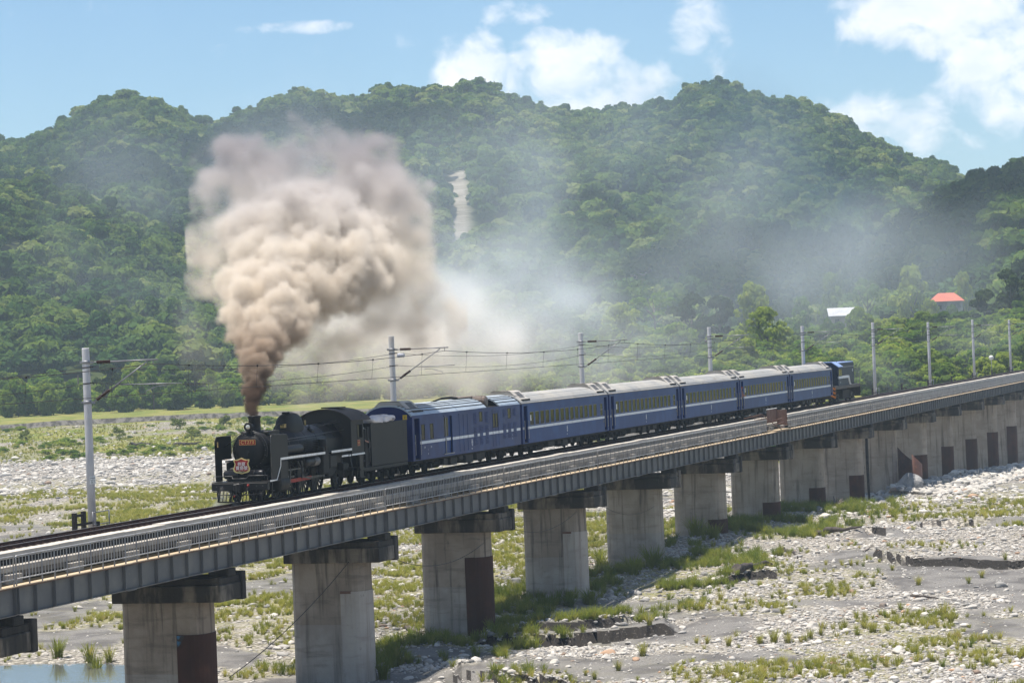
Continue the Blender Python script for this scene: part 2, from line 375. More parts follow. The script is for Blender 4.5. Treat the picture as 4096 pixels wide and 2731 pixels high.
# pixel (full 4096 px photograph) -> bearing and elevation, used once to turn the surveyed skyline into ridge heights
def pix(u, v):
    a, b = u-2048, v-1365.5
    x = c_*a-s_*b; y = -(s_*a+c_*b)
    d = F*11576+RT*x+UP*y
    return math.degrees(math.atan2(d.y, d.x)), math.degrees(math.atan2(d.z, math.hypot(d.x, d.y)))
def at_dist(u, v, dist):
    b, e = pix(u, v); b = math.radians(b)
    return Vector((dist*math.cos(b), dist*math.sin(b), CAM_H+dist*math.tan(math.radians(e))))
# ------------------------------------------------------------------ the land
def curve(pts):
    k = 4096/2352
    q = sorted(pix(x*k, y*k) for x, y in pts)
    return np.array([p[0] for p in q]), np.array([p[1] for p in q])
RIDGE = curve([(-250,420),(-100,350),(0,335),(50,330),(90,305),(150,285),(190,250),(240,232),(300,222),(350,232),(400,258),(440,275),(475,288),(500,280),(545,262),(585,252),(620,225),(680,215),(740,222),(790,235),(803,240),(850,212),(910,208),(980,208),(1030,210),(1060,200),(1100,197),(1140,210),(1180,232),(1240,250),(1300,262),(1380,258),(1430,250),(1500,243),(1540,235),(1580,210),(1620,197),(1660,192),(1700,203),(1760,222),(1850,240),(1900,255),(1980,300),(2050,345),(2100,365),(2150,380),(2200,403),(2260,440),(2352,500),(2600,640)])
SPUR = curve([(-250,330),(0,408),(161,449),(269,481),(376,545),(480,610),(600,690),(700,760),(800,800)])
DARK = curve([(2800,190),(2500,310),(2352,368),(2300,385),(2250,400),(2190,425),(2120,470),(2050,520),(1990,550),(1930,610),(1870,680),(1800,720),(1700,745)])
FOOT = curve([(1150,900),(1300,800),(1400,745),(1500,725),(1600,735),(1700,735),(1780,740),(1850,745),(1950,730),(2050,715),(2150,705),(2250,705),(2352,660),(2600,600)])
BEDX = np.array([0,60,110,130,150,175,200,215,235,255,275,320,360,400,500,900]); BEDZ = np.array([-9.2,-9.2,-9.3,-9.2,-8.8,-8.4,-8.0,-7.7,-8.05,-8.3,-9.6,-10.4,-11.8,-13,-14,-14])
def bank(pts, z0, h):
    k = 4096/2352; q = []
    for u, v in pts:
        b, e = pix(u*k, v*k); q.append((b, (z0-CAM_H)/math.tan(math.radians(e))))
    q.sort(); return np.array([a[0] for a in q]), np.array([a[1] for a in q]), h
BANKS = [bank([(1090, 1462), (1170, 1452), (1260, 1446), (1400, 1436), (1480, 1428), (1560, 1424)], -8.75, .62), bank([(1030, 1540), (1060, 1545), (1130, 1552), (1240, 1560), (1330, 1563)], -8.9, .42), bank([(1640, 1322), (1700, 1318), (1760, 1312), (1800, 1308)], -8.4, .5), bank([(1930, 1234), (2000, 1230), (2090, 1236)], -8.2, .5)]
def to_disp(x, y, z=-8.6):
    X, Y, Z = np.asarray(x, float), np.asarray(y, float), z-CAM_H
    zz = X*F.x+Y*F.y+Z*F.z; xx = X*RT.x+Y*RT.y; yy = X*UP.x+Y*UP.y+Z*UP.z
    u, v = 11576*xx/zz, -11576*yy/zz
    k = 2352/4096; return (2048+c_*u+s_*v)*k, (1365.5-s_*u+c_*v)*k
SANDBARS = [(1300, 1510, 240, 24), (1700, 1492, 210, 14), (1600, 1388, 170, 6), (1960, 1366, 220, 5), (1850, 1216, 180, 5), (2120, 1246, 200, 5), (2280, 1330, 80, 5), (770, 1478, 70, 30), (540, 1478, 70, 22), (170, 1440, 110, 22), (200, 1535, 130, 22), (1000, 1480, 120, 20)]
def terrain(x, y):
    x = np.asarray(x, float); y = np.asarray(y, float)
    d = np.hypot(x, y); b = np.degrees(np.arctan2(y, x))
    near = np.interp(d, BEDX, BEDZ); far = np.interp(d, [0,60,110,150,180,230,900], [-9.2,-9.2,-9.4,-9.3,-9.0,-8.6,-8.5])
    z = near+(far-near)*sm(b, 12.5, 16)
    z = z+(fbm(x/16, y/16, 3)-.5)*.9*sm(d, 60, 110)+(fbm(x/4.5, y/4.5, 8)-.5)*.32
    # low cut bank of an old channel
    ch = fbm(x/22+3, y/22, 21, 3); z = z-.55*(sm(ch, .50, .512))*sm(y, 49, 44)*sm(d, 110, 125)*(1-sm(d, 235, 255))
    # ragged cut banks where the last flood has undercut the shingle
    for (bb_, dd_, hh_) in BANKS:
        e = np.interp(b, bb_, dd_)+(fbm(b*9, b*0+3, 44, 4)-.5)*4.5+(fbm(x/.5, y/.5, 45, 2)-.5)*.8; env = sm(b, bb_[0], bb_[0]+.35)*sm(-b, -bb_[-1], -bb_[-1]+.35)
        z = z+hh_*env*(d >= e)*(1-sm(d-e, 2., 10.))
    # pool by the second pier
    pr = np.hypot((x-134)/9.5, (y-68)/8.5)+(fbm(x/5, y/5, 40)-.5)*.35
    z = np.minimum(z, -9.06+.0*z) if False else np.where(pr < 1.35, np.minimum(z, -9.02-1.15*(1-sm(pr, .55, 1.3))), z)
    # levee beyond the river
    lv = sm(b, 12.0, 15.5)
    e1 = 452+(fbm(x/60, y/60, 5)-.5)*24
    lz = np.interp(d-e1, [0, 45, 100, 125], [0, .6, 1.7, 2.5])
    cut = e1+126+(fbm(x/9, y/9, 6)-.5)*9
    lz = np.where(d > cut, 3.5+.003*(d-cut), np.where(d < e1, 0, lz))
    z = z+lv*np.minimum(lz, 5.3)
    # hills
    n1 = fbm(x/95, y/95, 31, 5)-.5; n2 = fbm(x/36, y/36, 37, 4)-.5
    def layer(cv, d0, d1, th, p=1.15, back=.35, rel=1.):
        e = np.interp(b, cv[0], cv[1]); zt = CAM_H+d1*np.tan(np.radians(e))-th
        t = np.clip((d-d0)/(d1-d0), 0, 1); zb = -5.0
        up = zb+(zt-zb)*t**p+(n1*62+n2*18)*rel*np.sin(PI*np.clip(t, 0, 1))*np.clip((zt-zb)/120, 0, 1)
        return np.where(d < d0, -99, np.where(d <= d1, up, zt-(d-d1)*back))
    m = layer(RIDGE, 790, 1650, 6.5, 1.1)
    sp = layer(SPUR, 745, 1080, 6, .95, .30, .8)
    sp = np.where(b < 15, -99, sp)
    dk = layer(DARK, 730, 1000, 7, .9, .2, .7); dk = np.where(b > 12.2, -99, dk)
    ft = layer(FOOT, 470, 640, 7.5, .85, .06, .3); ft = np.where(b > 17.5, -99, ft)
    hill = np.maximum(np.maximum(m, sp), np.maximum(dk, ft))
    out = sm(b, 40, 30)*sm(b, -8, 0)          # only the valley side that is in view rises steeply
    hill = np.where(hill > -50, -8+(hill+8)*(.35+.65*out), hill)
    return np.maximum(z, hill)
def grid_mesh(name, bs, ds, m):
    B, D_ = np.meshgrid(np.radians(bs), ds)
    X = D_*np.cos(B); Y = D_*np.sin(B); Z = terrain(X, Y)
    nb, nd = len(bs), len(ds)
    v = np.stack([X.ravel(), Y.ravel(), Z.ravel()], 1)
    i = np.arange(nd-1)[:, None]*nb+np.arange(nb-1)[None, :]
    f = np.stack([i, i+1, i+nb+1, i+nb], -1).reshape(-1, 4)
    me = bpy.data.meshes.new(name); me.vertices.add(len(v)); me.vertices.foreach_set('co', v.ravel())
    me.loops.add(f.size); me.loops.foreach_set('vertex_index', f.ravel().astype(np.int32))
    me.polygons.add(len(f)); me.polygons.foreach_set('loop_start', np.arange(0, f.size, 4, dtype=np.int32)); me.polygons.foreach_set('loop_total', np.full(len(f), 4, np.int32))
    me.update(); me.validate(); me.polygons.foreach_set('use_smooth', np.ones(len(f), bool)); me.materials.append(m)
    return me, v
# sand / grass masks shared by the ground material and by what is scattered on it
def sandy(x, y):
    d = np.hypot(x, y)
    s = sm(fbm(x/13+40, y/9, 51, 4), .585, .66)
    u, v = to_disp(x, y); w_ = (fbm(x/6, y/4, 57, 4)-.5)*2.0
    for (cx, cy, rx, ry) in SANDBARS: s = np.maximum(s, sm(1.15-(((u-cx)/rx)**2+((v-cy)/ry)**2)-w_, 0, .3))
    return s*(1-.75*sm(d, 290, 340))
def grassy(x, y):
    d = np.hypot(x, y); b = np.degrees(np.arctan2(y, x))
    g = fbm(x/17-9, y/12, 61, 4)
    far = sm(b, 14, 16)*sm(d, 150, 190)*(1-sm(d, 362, 396))
    g = sm(g, .44, .66)*(1-sm(d, 362, 396))
    belt = sm(y, 38.5, 43)*sm(-y, -60, -50)*sm(d, 120, 150)*(1-sm(d, 240, 270))
    lev = sm(d, 440, 462)*sm(b, 12, 15)
    return (1-.85*sandy(x, y)*(d < 300))*np.clip(np.maximum.reduce([g*.72, far*sm(fbm(x/24, y/10, 66), .26, .46), belt*sm(fbm(x/9, y/7, 63), .38, .56), lev*sm(fbm(x/14, y/14, 64), .30, .5)]), 0, 1)
def ground_mat():
    m, nt, p, o = pbsdf('riverbed_ground'); p.inputs['Roughness'].default_value = .95; p.inputs['Specular IOR Level'].default_value = .15
    a = nt.nodes.new('ShaderNodeAttribute'); a.attribute_name = 'sand'; g = nt.nodes.new('ShaderNodeAttribute'); g.attribute_name = 'grass'
    P = posn(nt)
    vor = N(nt, 'ShaderNodeTexVoronoi', i_Scale=3.4); nt.links.new(P, vor.inputs['Vector']); vor.inputs['Randomness'].default_value = 1
    stone = mixc(nt, sstep(nt, vor.outputs['Distance'], .40, .62), (.47, .43, .375), (.12, .108, .094))
    tone = N(nt, 'ShaderNodeTexWhiteNoise'); nt.links.new(vor.outputs['Position'], tone.inputs[0])
    stone = mixc(nt, math_(nt, 'MULTIPLY', tone.outputs[0], .45), stone, (.18, .165, .148))
    fine = noise(nt, P, 9., 5., .7)
    sand = mixc(nt, sstep(nt, fine, .35, .65), (.135, .128, .12), (.20, .19, .178))
    sand = mixc(nt, sstep(nt, noise(nt, P, .35, 4.), .42, .62), sand, (.098, .092, .088))
    vor2 = N(nt, 'ShaderNodeTexVoronoi', i_Scale=7.); nt.links.new(P, vor2.inputs['Vector'])
    sand = mixc(nt, math_(nt, 'MULTIPLY', sstep(nt, vor2.outputs['Distance'], .17, .12), .5), sand, (.38, .36, .34))
    c = mixc(nt, a.outputs['Fac'], stone, sand)
    gr = mixc(nt, sstep(nt, noise(nt, P, .6, 5., .6), .36, .64), (.16, .165, .045), (.25, .225, .085))
    gr = mixc(nt, math_(nt, 'MULTIPLY', sstep(nt, vor.outputs['Distance'], .32, .22), .32), gr, (.34, .32, .29))
    c = mixc(nt, math_(nt, 'MULTIPLY', math_(nt, 'MULTIPLY', g.outputs['Fac'], .78), sstep(nt, noise(nt, P, .9, 5., .65), .40, .58)), c, gr)
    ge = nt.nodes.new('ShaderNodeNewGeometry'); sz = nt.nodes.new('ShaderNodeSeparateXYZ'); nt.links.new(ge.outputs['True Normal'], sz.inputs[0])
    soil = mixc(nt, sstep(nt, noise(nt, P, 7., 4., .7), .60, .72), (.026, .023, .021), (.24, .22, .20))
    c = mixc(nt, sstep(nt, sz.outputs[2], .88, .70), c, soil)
    nt.links.new(c, p.inputs['Base Color'])
    h = mixc(nt, a.outputs['Fac'], sstep(nt, vor.outputs['Distance'], .0, .55, 1, 0), math_(nt, 'MULTIPLY', fine, .25))
    bump(nt, p, h, .22, .8)
    return m
ds = np.concatenate([[2, 25], 62*1.0062**np.arange(0, 352), np.arange(127, 137, .16), np.arange(149, 163, .16), np.arange(178, 192, .22)]); ds = np.unique(ds[ds < 452]); ds = np.append(ds, 452)
bs = np.concatenate([np.arange(-180, 2, 7.), np.arange(2, 29, .09), np.arange(29, 181, 7.)]); bs[-1] = 180.
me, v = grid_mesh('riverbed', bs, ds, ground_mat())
at = me.attributes.new('sand', 'FLOAT', 'POINT'); at.data.foreach_set('value', sandy(v[:, 0], v[:, 1]).astype(np.float32))
at = me.attributes.new('grass', 'FLOAT', 'POINT'); at.data.foreach_set('value', grassy(v[:, 0], v[:, 1]).astype(np.float32))
tag(put('riverbed', me), 'stony riverbed of pale boulders, grey sand and yellow-green grass', 'riverbed', kind='structure')
# levee strip
def levee_mat():
    m, nt, p, o = pbsdf('levee_ground'); p.inputs['Roughness'].default_value = .95; p.inputs['Specular IOR Level'].default_value = .1
    g = nt.nodes.new('ShaderNodeAttribute'); g.attribute_name = 'grass'
    P = posn(nt)
    st = mixc(nt, sstep(nt, noise(nt, P, 1.1, 6., .7), .4, .62), (.27, .24, .20), (.17, .155, .135))
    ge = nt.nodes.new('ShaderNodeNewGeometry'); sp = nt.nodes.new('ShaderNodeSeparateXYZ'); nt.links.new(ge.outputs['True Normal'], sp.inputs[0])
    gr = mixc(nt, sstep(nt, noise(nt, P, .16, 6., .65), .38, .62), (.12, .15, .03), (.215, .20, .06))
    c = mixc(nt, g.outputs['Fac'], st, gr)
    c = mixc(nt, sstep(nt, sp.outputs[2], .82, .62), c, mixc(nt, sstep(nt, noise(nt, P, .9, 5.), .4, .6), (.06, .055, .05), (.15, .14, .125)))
    nt.links.new(c, p.inputs['Base Color']); bump(nt, p, noise(nt, P, 1.2, 6., .7), .5, .8)
    return m
ds2 = np.concatenate([np.arange(452, 570, 3.), np.arange(570, 596, .8), np.arange(596, 765, 6.)]); ds2[-1] = 765
bs2 = np.concatenate([np.arange(-180, 2, 7.), np.arange(2, 29, .1), np.arange(29, 181, 7.)]); bs2[-1] = 180.
me, v = grid_mesh('levee', bs2, ds2, levee_mat())
d_ = np.hypot(v[:, 0], v[:, 1]); b_ = np.degrees(np.arctan2(v[:, 1], v[:, 0]))
gv = grassy(v[:, 0], v[:, 1]); gv = np.where(d_ > 577, .97, gv*(.55+.45*sm(fbm(v[:, 0]/20, v[:, 1]/20, 77), .4, .6)))
gv = np.where(b_ < 12.5, .98, gv)
gv = gv*(1-.95*sm(-b_, -21.2, -20.4)*sm(b_, 13, 14)*(d_ < 577))
at = me.attributes.new('grass', 'FLOAT', 'POINT'); at.data.foreach_set('value', gv.astype(np.float32))
tag(put('levee', me), 'grassy levee bank with a cut stony edge below the trees', 'levee', kind='structure')
# hills
def hill_mat():
    m, nt, p, o = pbsdf('hill_ground'); p.inputs['Roughness'].default_value = 1; p.inputs['Specular IOR Level'].default_value = .05
    g = nt.nodes.new('ShaderNodeAttribute'); g.attribute_name = 'bare'
    P = posn(nt)
    gr = mixc(nt, sstep(nt, noise(nt, P, .08, 6., .65), .38, .62), (.03, .042, .014), (.055, .068, .02))
    lay = noise(nt, posn(nt, (.05, .05, .55)), 1., 5., .7)
    rk = mixc(nt, sstep(nt, lay, .4, .6), (.17, .15, .12), (.27, .245, .21))
    c = mixc(nt, g.outputs['Fac'], gr, rk); nt.links.new(c, p.inputs['Base Color'])
    bump(nt, p, lay, 2., .8)
    return m
ds3 = np.concatenate([[765], np.arange(772, 1760, 11.), np.arange(1760, 3600, 140.)])
bs3 = np.concatenate([np.arange(-180, 2, 7.), np.arange(2, 34, .22), np.arange(34, 181, 7.)]); bs3[-1] = 180.
me, v = grid_mesh('hills', bs3, ds3, hill_mat())
def bare(x, y):
    d = np.hypot(x, y); b = np.degrees(np.arctan2(y, x))
    w = (fbm(x/14, y/14, 91)-.5)
    def patch(u0, v0, rb, rd):
        bb, ee = pix(u0, v0)
        D = np.arange(800, 1650, 6.); zz = terrain(D*math.cos(math.radians(bb)), D*math.sin(math.radians(bb)))
        e = np.degrees(np.arctan2(zz+4-CAM_H, D)); k = int(np.argmin(np.abs(e-ee)+(D < 1000)*0)); return np.hypot((b-bb)/rb, (d-D[k])/rd)
    r = np.minimum(patch(1835, 755, .27, 115), patch(1455, 440, .22, 50)+.5)
    r = np.minimum(r, patch(2280, 1060, .42, 28)+.35)
    return sm(-(r+w*.6), -1.0, -.75)
at = me.attributes.new('bare', 'FLOAT', 'POINT'); at.data.foreach_set('value', bare(v[:, 0], v[:, 1]).astype(np.float32))
tag(put('hills', me), 'steep wooded hills with small bare rock faces behind the river', 'hills', kind='structure')
# pool
m, nt, p, o = pbsdf('pool_water'); p.inputs['Base Color'].default_value = (.10, .105, .10, 1); p.inputs['Roughness'].default_value = .06
bump(nt, p, noise(nt, posn(nt, (1.2, .6, 1)), 2.2, 4.), .012, .5)
w = MB(); n = 40
w.add([(134+13*math.cos(2*PI*k/n), 68+12*math.sin(2*PI*k/n), -9.42) for k in range(n)], [tuple(range(n))])
tag(w.build('water', m), 'shallow grey-blue pool in the riverbed behind the nearest pier', 'water', kind='structure')
# ------------------------------------------------------------------ the bridge, span by span (joints at X = 93.72 + 20 k)
J0, SPAN = 93.72, 20.0
def joint(k): return J0+SPAN*k
YC = 51.1
NSP = 18
# rail, ballast, sleepers
bal = MB(); xs = np.arange(80, 470, 1.0)
sec = [(49.2, -.5), (49.35, -.3), (49.85, -.23), (50.3, -.19), (51.1, -.2), (51.9, -.19), (52.45, -.24), (52.75, -.5), (53.0, -.62)]
for x in xs:
    for (y, z) in sec: bal.v.append((x, y, z+(R.random()-.5)*.05))
ns = len(sec)
for i in range(len(xs)-1):
    for j in range(ns-1): bal.f.append((i*ns+j, i*ns+j+1, (i+1)*ns+j+1, (i+1)*ns+j)); bal.sm.append(False)
m, nt, p, o = pbsdf('ballast'); p.inputs['Roughness'].default_value = .95
vo = N(nt, 'ShaderNodeTexVoronoi', i_Scale=14.); nt.links.new(posn(nt), vo.inputs['Vector'])
wn = N(nt, 'ShaderNodeTexWhiteNoise'); nt.links.new(vo.outputs['Position'], wn.inputs[0])
nt.links.new(mixc(nt, wn.outputs[0], (.055, .04, .032), (.17, .135, .115)), p.inputs['Base Color']); bump(nt, p, vo.outputs['Distance'], .06)
tag(bal.build('ballast', m), 'brown stone ballast along the railway track on the bridge', 'ballast', kind='stuff')
stones = MB()
for i in range(2600):
    x = 88+(R.random()**1.6)*370; y = R.choice([52.1, 52.3, 52.5, 49.9, 52.4])+R.uniform(-.12, .12); r = R.uniform(.03, .06); z = -.2-(.1 if y > 52.45 else 0)
    q = [(x+r*R.uniform(.6, 1.2)*a, y+r*R.uniform(.6, 1.2)*b_, z+r*R.uniform(.6, 1.2)*c) for a, b_, c in ((1,0,0),(-1,0,0),(0,1,0),(0,-1,0),(0,0,1),(0,0,-1))]
    stones.add(q, [(0,2,4),(2,1,4),(1,3,4),(3,0,4),(2,0,5),(1,2,5),(3,1,5),(0,3,5)])
tag(stones.build('ballast_stones', m), 'loose ballast stones scattered beside the rails', 'ballast', kind='stuff')
slp = MB()
for i in range(int(370/.62)):
    x = 88+i*.62; slp.box(x-.11, x+.11, YC-1.05, YC+1.05, -.24, -.155)
tag(slp.build('sleepers', 'trough'), 'concrete sleepers half buried in the ballast', 'sleeper', kind='stuff')
for sgn, lab in ((-1, 'rusty steel rail on the walkway side of the track'), (1, 'rusty steel rail on the catenary pole side of the track')):
    y = YC+sgn*.57
    t = thing('rail', (270, y, 0), lab, 'rail', 'rails of the track')
    prof = [(-.065, -.155), (.065, -.155), (.065, -.14), (.012, -.125), (.012, -.045), (.034, -.035), (.034, -.012), (-.034, -.012), (-.034, -.035), (-.012, -.045), (-.012, -.125), (-.065, -.14)]
    MB().prism(prof, 'x', -185, 190).build('rail_web', 'rail_rust', t)
    MB().box(-185, 190, -.033, .033, -.0115, 0).build('rail_head', 'rail_head', t)
    cl = MB()
    for i in range(300):
        x = -182+i*.62; cl.box(x-.05, x+.05, -.12, -.05, -.15, -.10).box(x-.05, x+.05, .05, .12, -.15, -.10)
    tag(cl.build('rail_clip', 'rail_rust', t), kind='stuff')
# span prototype
def span_proto():
    t = thing('bridge_span', (joint(0), YC, 0), 'x', 'bridge span', 'concrete bridge spans')
    for y in (-1.35, 1.15):
        g = [(y-.35, -2.48), (y+.35, -2.48), (y+.35, -2.2), (y+.13, -2.05), (y+.13, -1.25), (y+.45, -1.1), (y-.45, -1.1), (y-.13, -1.25), (y-.13, -2.05), (y-.35, -2.2)]
        MB().prism(g, 'x', .12, 19.88).build('concrete_girder', 'deck', t)
    MB().prism([(-2.35, -1.1), (2.2, -1.1), (2.2, -.52), (1.95, -.52), (1.95, -.62), (-2.3, -.62), (-2.35, -.66)], 'x', .04, 19.96).build('deck_slab', 'deck', t)
    for x in (.5, 6.8, 13.2, 19.5): MB().box(x-.13, x+.13, -.99, .79, -2.2, -1.12).build('diaphragm', 'deck', t)
    # low duct beside the walkway, with its lit ledge
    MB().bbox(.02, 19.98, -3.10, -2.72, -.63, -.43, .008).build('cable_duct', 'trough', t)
    MB().box(.02, 19.98, -3.03, -2.75, -.83, -.632).build('parapet_wall', 'parapet', t)
    MB().box(.02, 19.98, -2.74, -2.36, -1.06, -.64).build('lower_wall', 'soot_and_shade', t)
    sb = MB().bbox(-.55, .55, -3.32, -3.04, -1.04, -.70, .01).mesh('duct_block', 'trough')
    for x in (1.4, 6.6, 11.8, 17.0): put('duct_block', sb, t, (x, 0, 0))
    MB().box(.02, 19.98, -2.32, -2.0, -.6, -.24).build('kerb_wall', 'soot_and_shade', t)  # black colour paints in the shadow of the overhanging trough
    # trough of separate concrete units with lit tops
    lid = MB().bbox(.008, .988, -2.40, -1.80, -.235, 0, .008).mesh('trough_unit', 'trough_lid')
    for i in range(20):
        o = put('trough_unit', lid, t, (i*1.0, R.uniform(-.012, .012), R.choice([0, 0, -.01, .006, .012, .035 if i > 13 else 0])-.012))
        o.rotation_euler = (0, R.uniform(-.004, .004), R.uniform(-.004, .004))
    return t
def setorder(o, lab): o['label'] = lab; return o
sp0 = span_proto()
for k in range(-1, NSP):
    o = sp0 if k == -1 else copy_tree(sp0)
    o.location = (joint(k), YC, 0)
    o['label'] = f'weathered concrete bridge span, {ORD[k+1]} from the left end, carrying the track'
# walkway girder prototype
def girder_proto():
    t = thing('walkway_girder', (joint(0), 47.05, 0), 'x', 'steel girder', 'steel walkway girders')
    MB().box(.03, 19.97, .10, .125, -2.03, -1.09).build('web_plate', 'girder_paint', t)
    MB().box(.03, 19.97, -.02, .26, -2.06, -2.032).build('bottom_flange', 'girder_flange', t)
    MB().box(.03, 19.97, -.04, .30, -1.088, -1.062).build('top_flange', 'rust_flange', t)
    bd = MB().bbox(.02, 1.96, -.03, .46, -1.060, -1.025, .006).mesh('walkway_board', 'walk_board')
    for i in range(10): put('walkway_board', bd, t, (i*2.0, R.uniform(-.01, .01), R.uniform(0, .006)))
    MB().box(.02, 19.98, .48, 1.05, -1.14, -1.10).build('walkway_floor', 'soot_and_shade', t)
    st = MB().box(-.010, .010, -.035, .098, -2.03, -1.09).mesh('stiffener', 'girder_paint')
    for i in range(14): put('stiffener', st, t, (.12 if i == 0 else 19.88 if i == 13 else i*20/13, 0, 0))
    f = MB()
    for i in range(8):
        z = -1.22-i*.093
        f.box(9.56, 9.745, .085, .098, z-.018, z+.018).box(9.775, 9.96, .085, .098, z-.018, z+.018)
    tag(f.build('splice_bolts', 'under_dark', t), kind='stuff')
    MB().box(9.45, 10.1, .07, .0855, -1.98, -1.14).build('splice_plate', 'girder_paint', t)
    MB().box(9.4, 10.2, -.05, .28, -2.085, -2.0625).build('splice_cover', 'girder_flange', t)
    return t
g0 = girder_proto()
for k in range(-1, NSP):
    o = g0 if k == -1 else copy_tree(g0)
    o.location = (joint(k), 47.05, 0); o['label'] = f'grey riveted walkway girder with stiffeners, {ORD[k+1]} span from the left end'
# railings
def railing(length, name='railing'):
    t = thing(name, (0, 47.1, 0), 'x', 'railing', 'tubular railings along the bridge walkway')
    r = .028; top = MB()
    pts = [(.10, 0, -.30), (.10, 0, .0), (.115, 0, .035), (.15, 0, .055)]
    e = length-.1
    top.tube(pts+[(e-.05, 0, .055), (e-.015, 0, .035), (e, 0, .0), (e, 0, -.3)], r, 6)
    top.build('top_rail', 'rail_tube', t)
    MB().tube([(.1, 0, -.775), (e, 0, -.775)], r*.95, 6).build('bottom_rail', 'rail_tube', t)
    n = max(4, round(length/1.05)); pm = MB().box(-.024, .024, -.02, .02, -1.03, .03).mesh('post', 'galvanised')
    for i in range(n+1): put('post', pm, t, (.1+(e-.1)*i/n, .003, 0))
    b = MB(); nb = n*4
    for i in range(1, nb):
        if i % 4 == 0: continue
        x = .1+(e-.1)*i/nb; b.tube([(x, 0, -.76), (x, 0, .04)], .016, 4, False)
    tag(b.build('balusters', 'rail_tube', t), kind='stuff')
    return t
r0 = railing(20)
for k in range(-1, NSP):
    if k == 6: o = railing(11.6)
    else: o = r0 if k == -1 else copy_tree(r0)
    o.location = (joint(k), 47.1, 0)
    o['label'] = ('short grey tubular railing ending at the rusty refuge platform' if k == 6 else f'grey tubular railing section, {ORD[k+1]} from the left end of the walkway')
# piers
def oblong(y0, y1, hx, n=7, cx=0.):
    pts = []; ry = .62
    for i in range(n+1):
        a = PI*i/n; pts.append((cx+hx*math.cos(a), y1-ry+ry*math.sin(a)))
    for i in range(n+1):
        a = PI+PI*i/n; pts.append((cx+hx*math.cos(a), y0+ry+ry*math.sin(a)))
    return pts
def taper_prism(b, poly0, poly1, z0, z1, smooth=False):
    n = len(poly0); vs = [(x, y, z0) for x, y in poly0]+[(x, y, z1) for x, y in poly1]
    return b.add(vs, [tuple(range(n))[::-1], tuple(range(n, 2*n))]+[(i, (i+1) % n, n+(i+1) % n, n+i) for i in range(n)], smooth)
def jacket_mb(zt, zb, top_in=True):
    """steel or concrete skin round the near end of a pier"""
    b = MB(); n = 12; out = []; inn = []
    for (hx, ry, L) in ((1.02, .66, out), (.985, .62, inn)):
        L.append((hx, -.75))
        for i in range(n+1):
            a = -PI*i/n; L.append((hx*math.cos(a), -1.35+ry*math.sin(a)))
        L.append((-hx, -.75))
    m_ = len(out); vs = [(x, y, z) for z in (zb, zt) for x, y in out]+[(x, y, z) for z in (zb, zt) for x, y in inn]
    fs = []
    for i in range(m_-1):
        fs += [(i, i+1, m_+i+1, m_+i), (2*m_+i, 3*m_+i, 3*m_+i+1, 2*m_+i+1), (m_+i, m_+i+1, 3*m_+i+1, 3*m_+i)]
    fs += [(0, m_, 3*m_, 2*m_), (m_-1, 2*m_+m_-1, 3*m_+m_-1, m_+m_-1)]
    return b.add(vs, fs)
PIER_LAB = {0: 'blackened concrete pier at the left edge, only its cap end showing', 1: 'tall concrete pier whose brown steel sheet has a blue paint smear', 2: 'large concrete pier with a pale patched strip, second with a visible shaft',
            3: 'concrete pier with the tallest brown steel sheet, standing in grass', 4: 'concrete pier with a pale strip under a rusty top edge, dark bushes at its foot', 5: 'plain grey concrete pier behind dense green grass',
            6: 'concrete pier with a low dark sheet at its base beside a bright gap', 7: 'concrete pier with a black damp streak down its middle'}
def pier(k):
    x = joint(k); zb = float(terrain(x, 50))-1.2
    t = thing('bridge_pier', (x, 50.0, 0), PIER_LAB.get(k, f'pale concrete pier in the far wall of piers, {ORD[k]} pier from the left edge' if k < 18 else 'far pier'), 'bridge pier', 'concrete bridge piers')
    mt = 'pier' if k < 5 else 'pier_pale'
    s_up = MB(); tw = .012
    zs = [-3.44]; 
    z = -4.9
    while z > zb+.3: zs.append(z); z -= 1.55 if k < 6 else 1.2
    zs.append(zb)
    lower = MB()
    for a, b_ in zip(zs[:-1], zs[1:]):
        s = s_up if a > -6.4 or k >= 6 else lower
        ta = (-3.44-a)*tw; tb = (-3.44-b_)*tw
        taper_prism(s, oblong(-1.97-tb*.3, 2.0+tb*.3, .98+tb*.2), oblong(-1.97-ta*.3, 2.0+ta*.3, .98+ta*.2), b_, a-.012)
        taper_prism(s, oblong(-1.955, 1.985, .965), oblong(-1.955, 1.985, .965), a-.012, a)
    s_up.build('shaft', mt, t)
    if lower.v: lower.build('shaft_base', 'pier_base', t)
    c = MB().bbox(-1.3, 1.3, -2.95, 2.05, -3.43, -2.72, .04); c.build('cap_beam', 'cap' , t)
    MB().bbox(-1.18, 1.18, -2.9, 1.95, -2.716, -2.42, .03).build('bearing_shelf', 'soot_and_shade' if k < 3 else 'cap', t)
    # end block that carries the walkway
    MB().bbox(-.42, .42, -2.98, -2.05, -2.415, -2.09, .03).build('walkway_bracket', 'soot_and_shade', t)
    if k < 9: MB().bbox(.95, 1.38, -3.03, -2.35, -3.5, -2.3, .03).build('end_block', 'soot_and_shade' if k < 4 else 'cap', t)
    zt = {1: -4.8, 2: -4.85, 3: -4.83, 4: -4.9}.get(k, -6.92)
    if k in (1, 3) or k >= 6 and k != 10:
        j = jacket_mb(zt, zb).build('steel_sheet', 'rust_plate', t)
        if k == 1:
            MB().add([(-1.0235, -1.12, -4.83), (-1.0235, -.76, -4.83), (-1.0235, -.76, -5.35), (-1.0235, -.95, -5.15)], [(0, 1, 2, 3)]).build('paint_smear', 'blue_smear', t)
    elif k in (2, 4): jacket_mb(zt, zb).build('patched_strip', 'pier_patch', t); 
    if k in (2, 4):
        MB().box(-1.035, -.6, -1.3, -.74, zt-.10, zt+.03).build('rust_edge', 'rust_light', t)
    return t
for k in range(0, 18): pier(k)
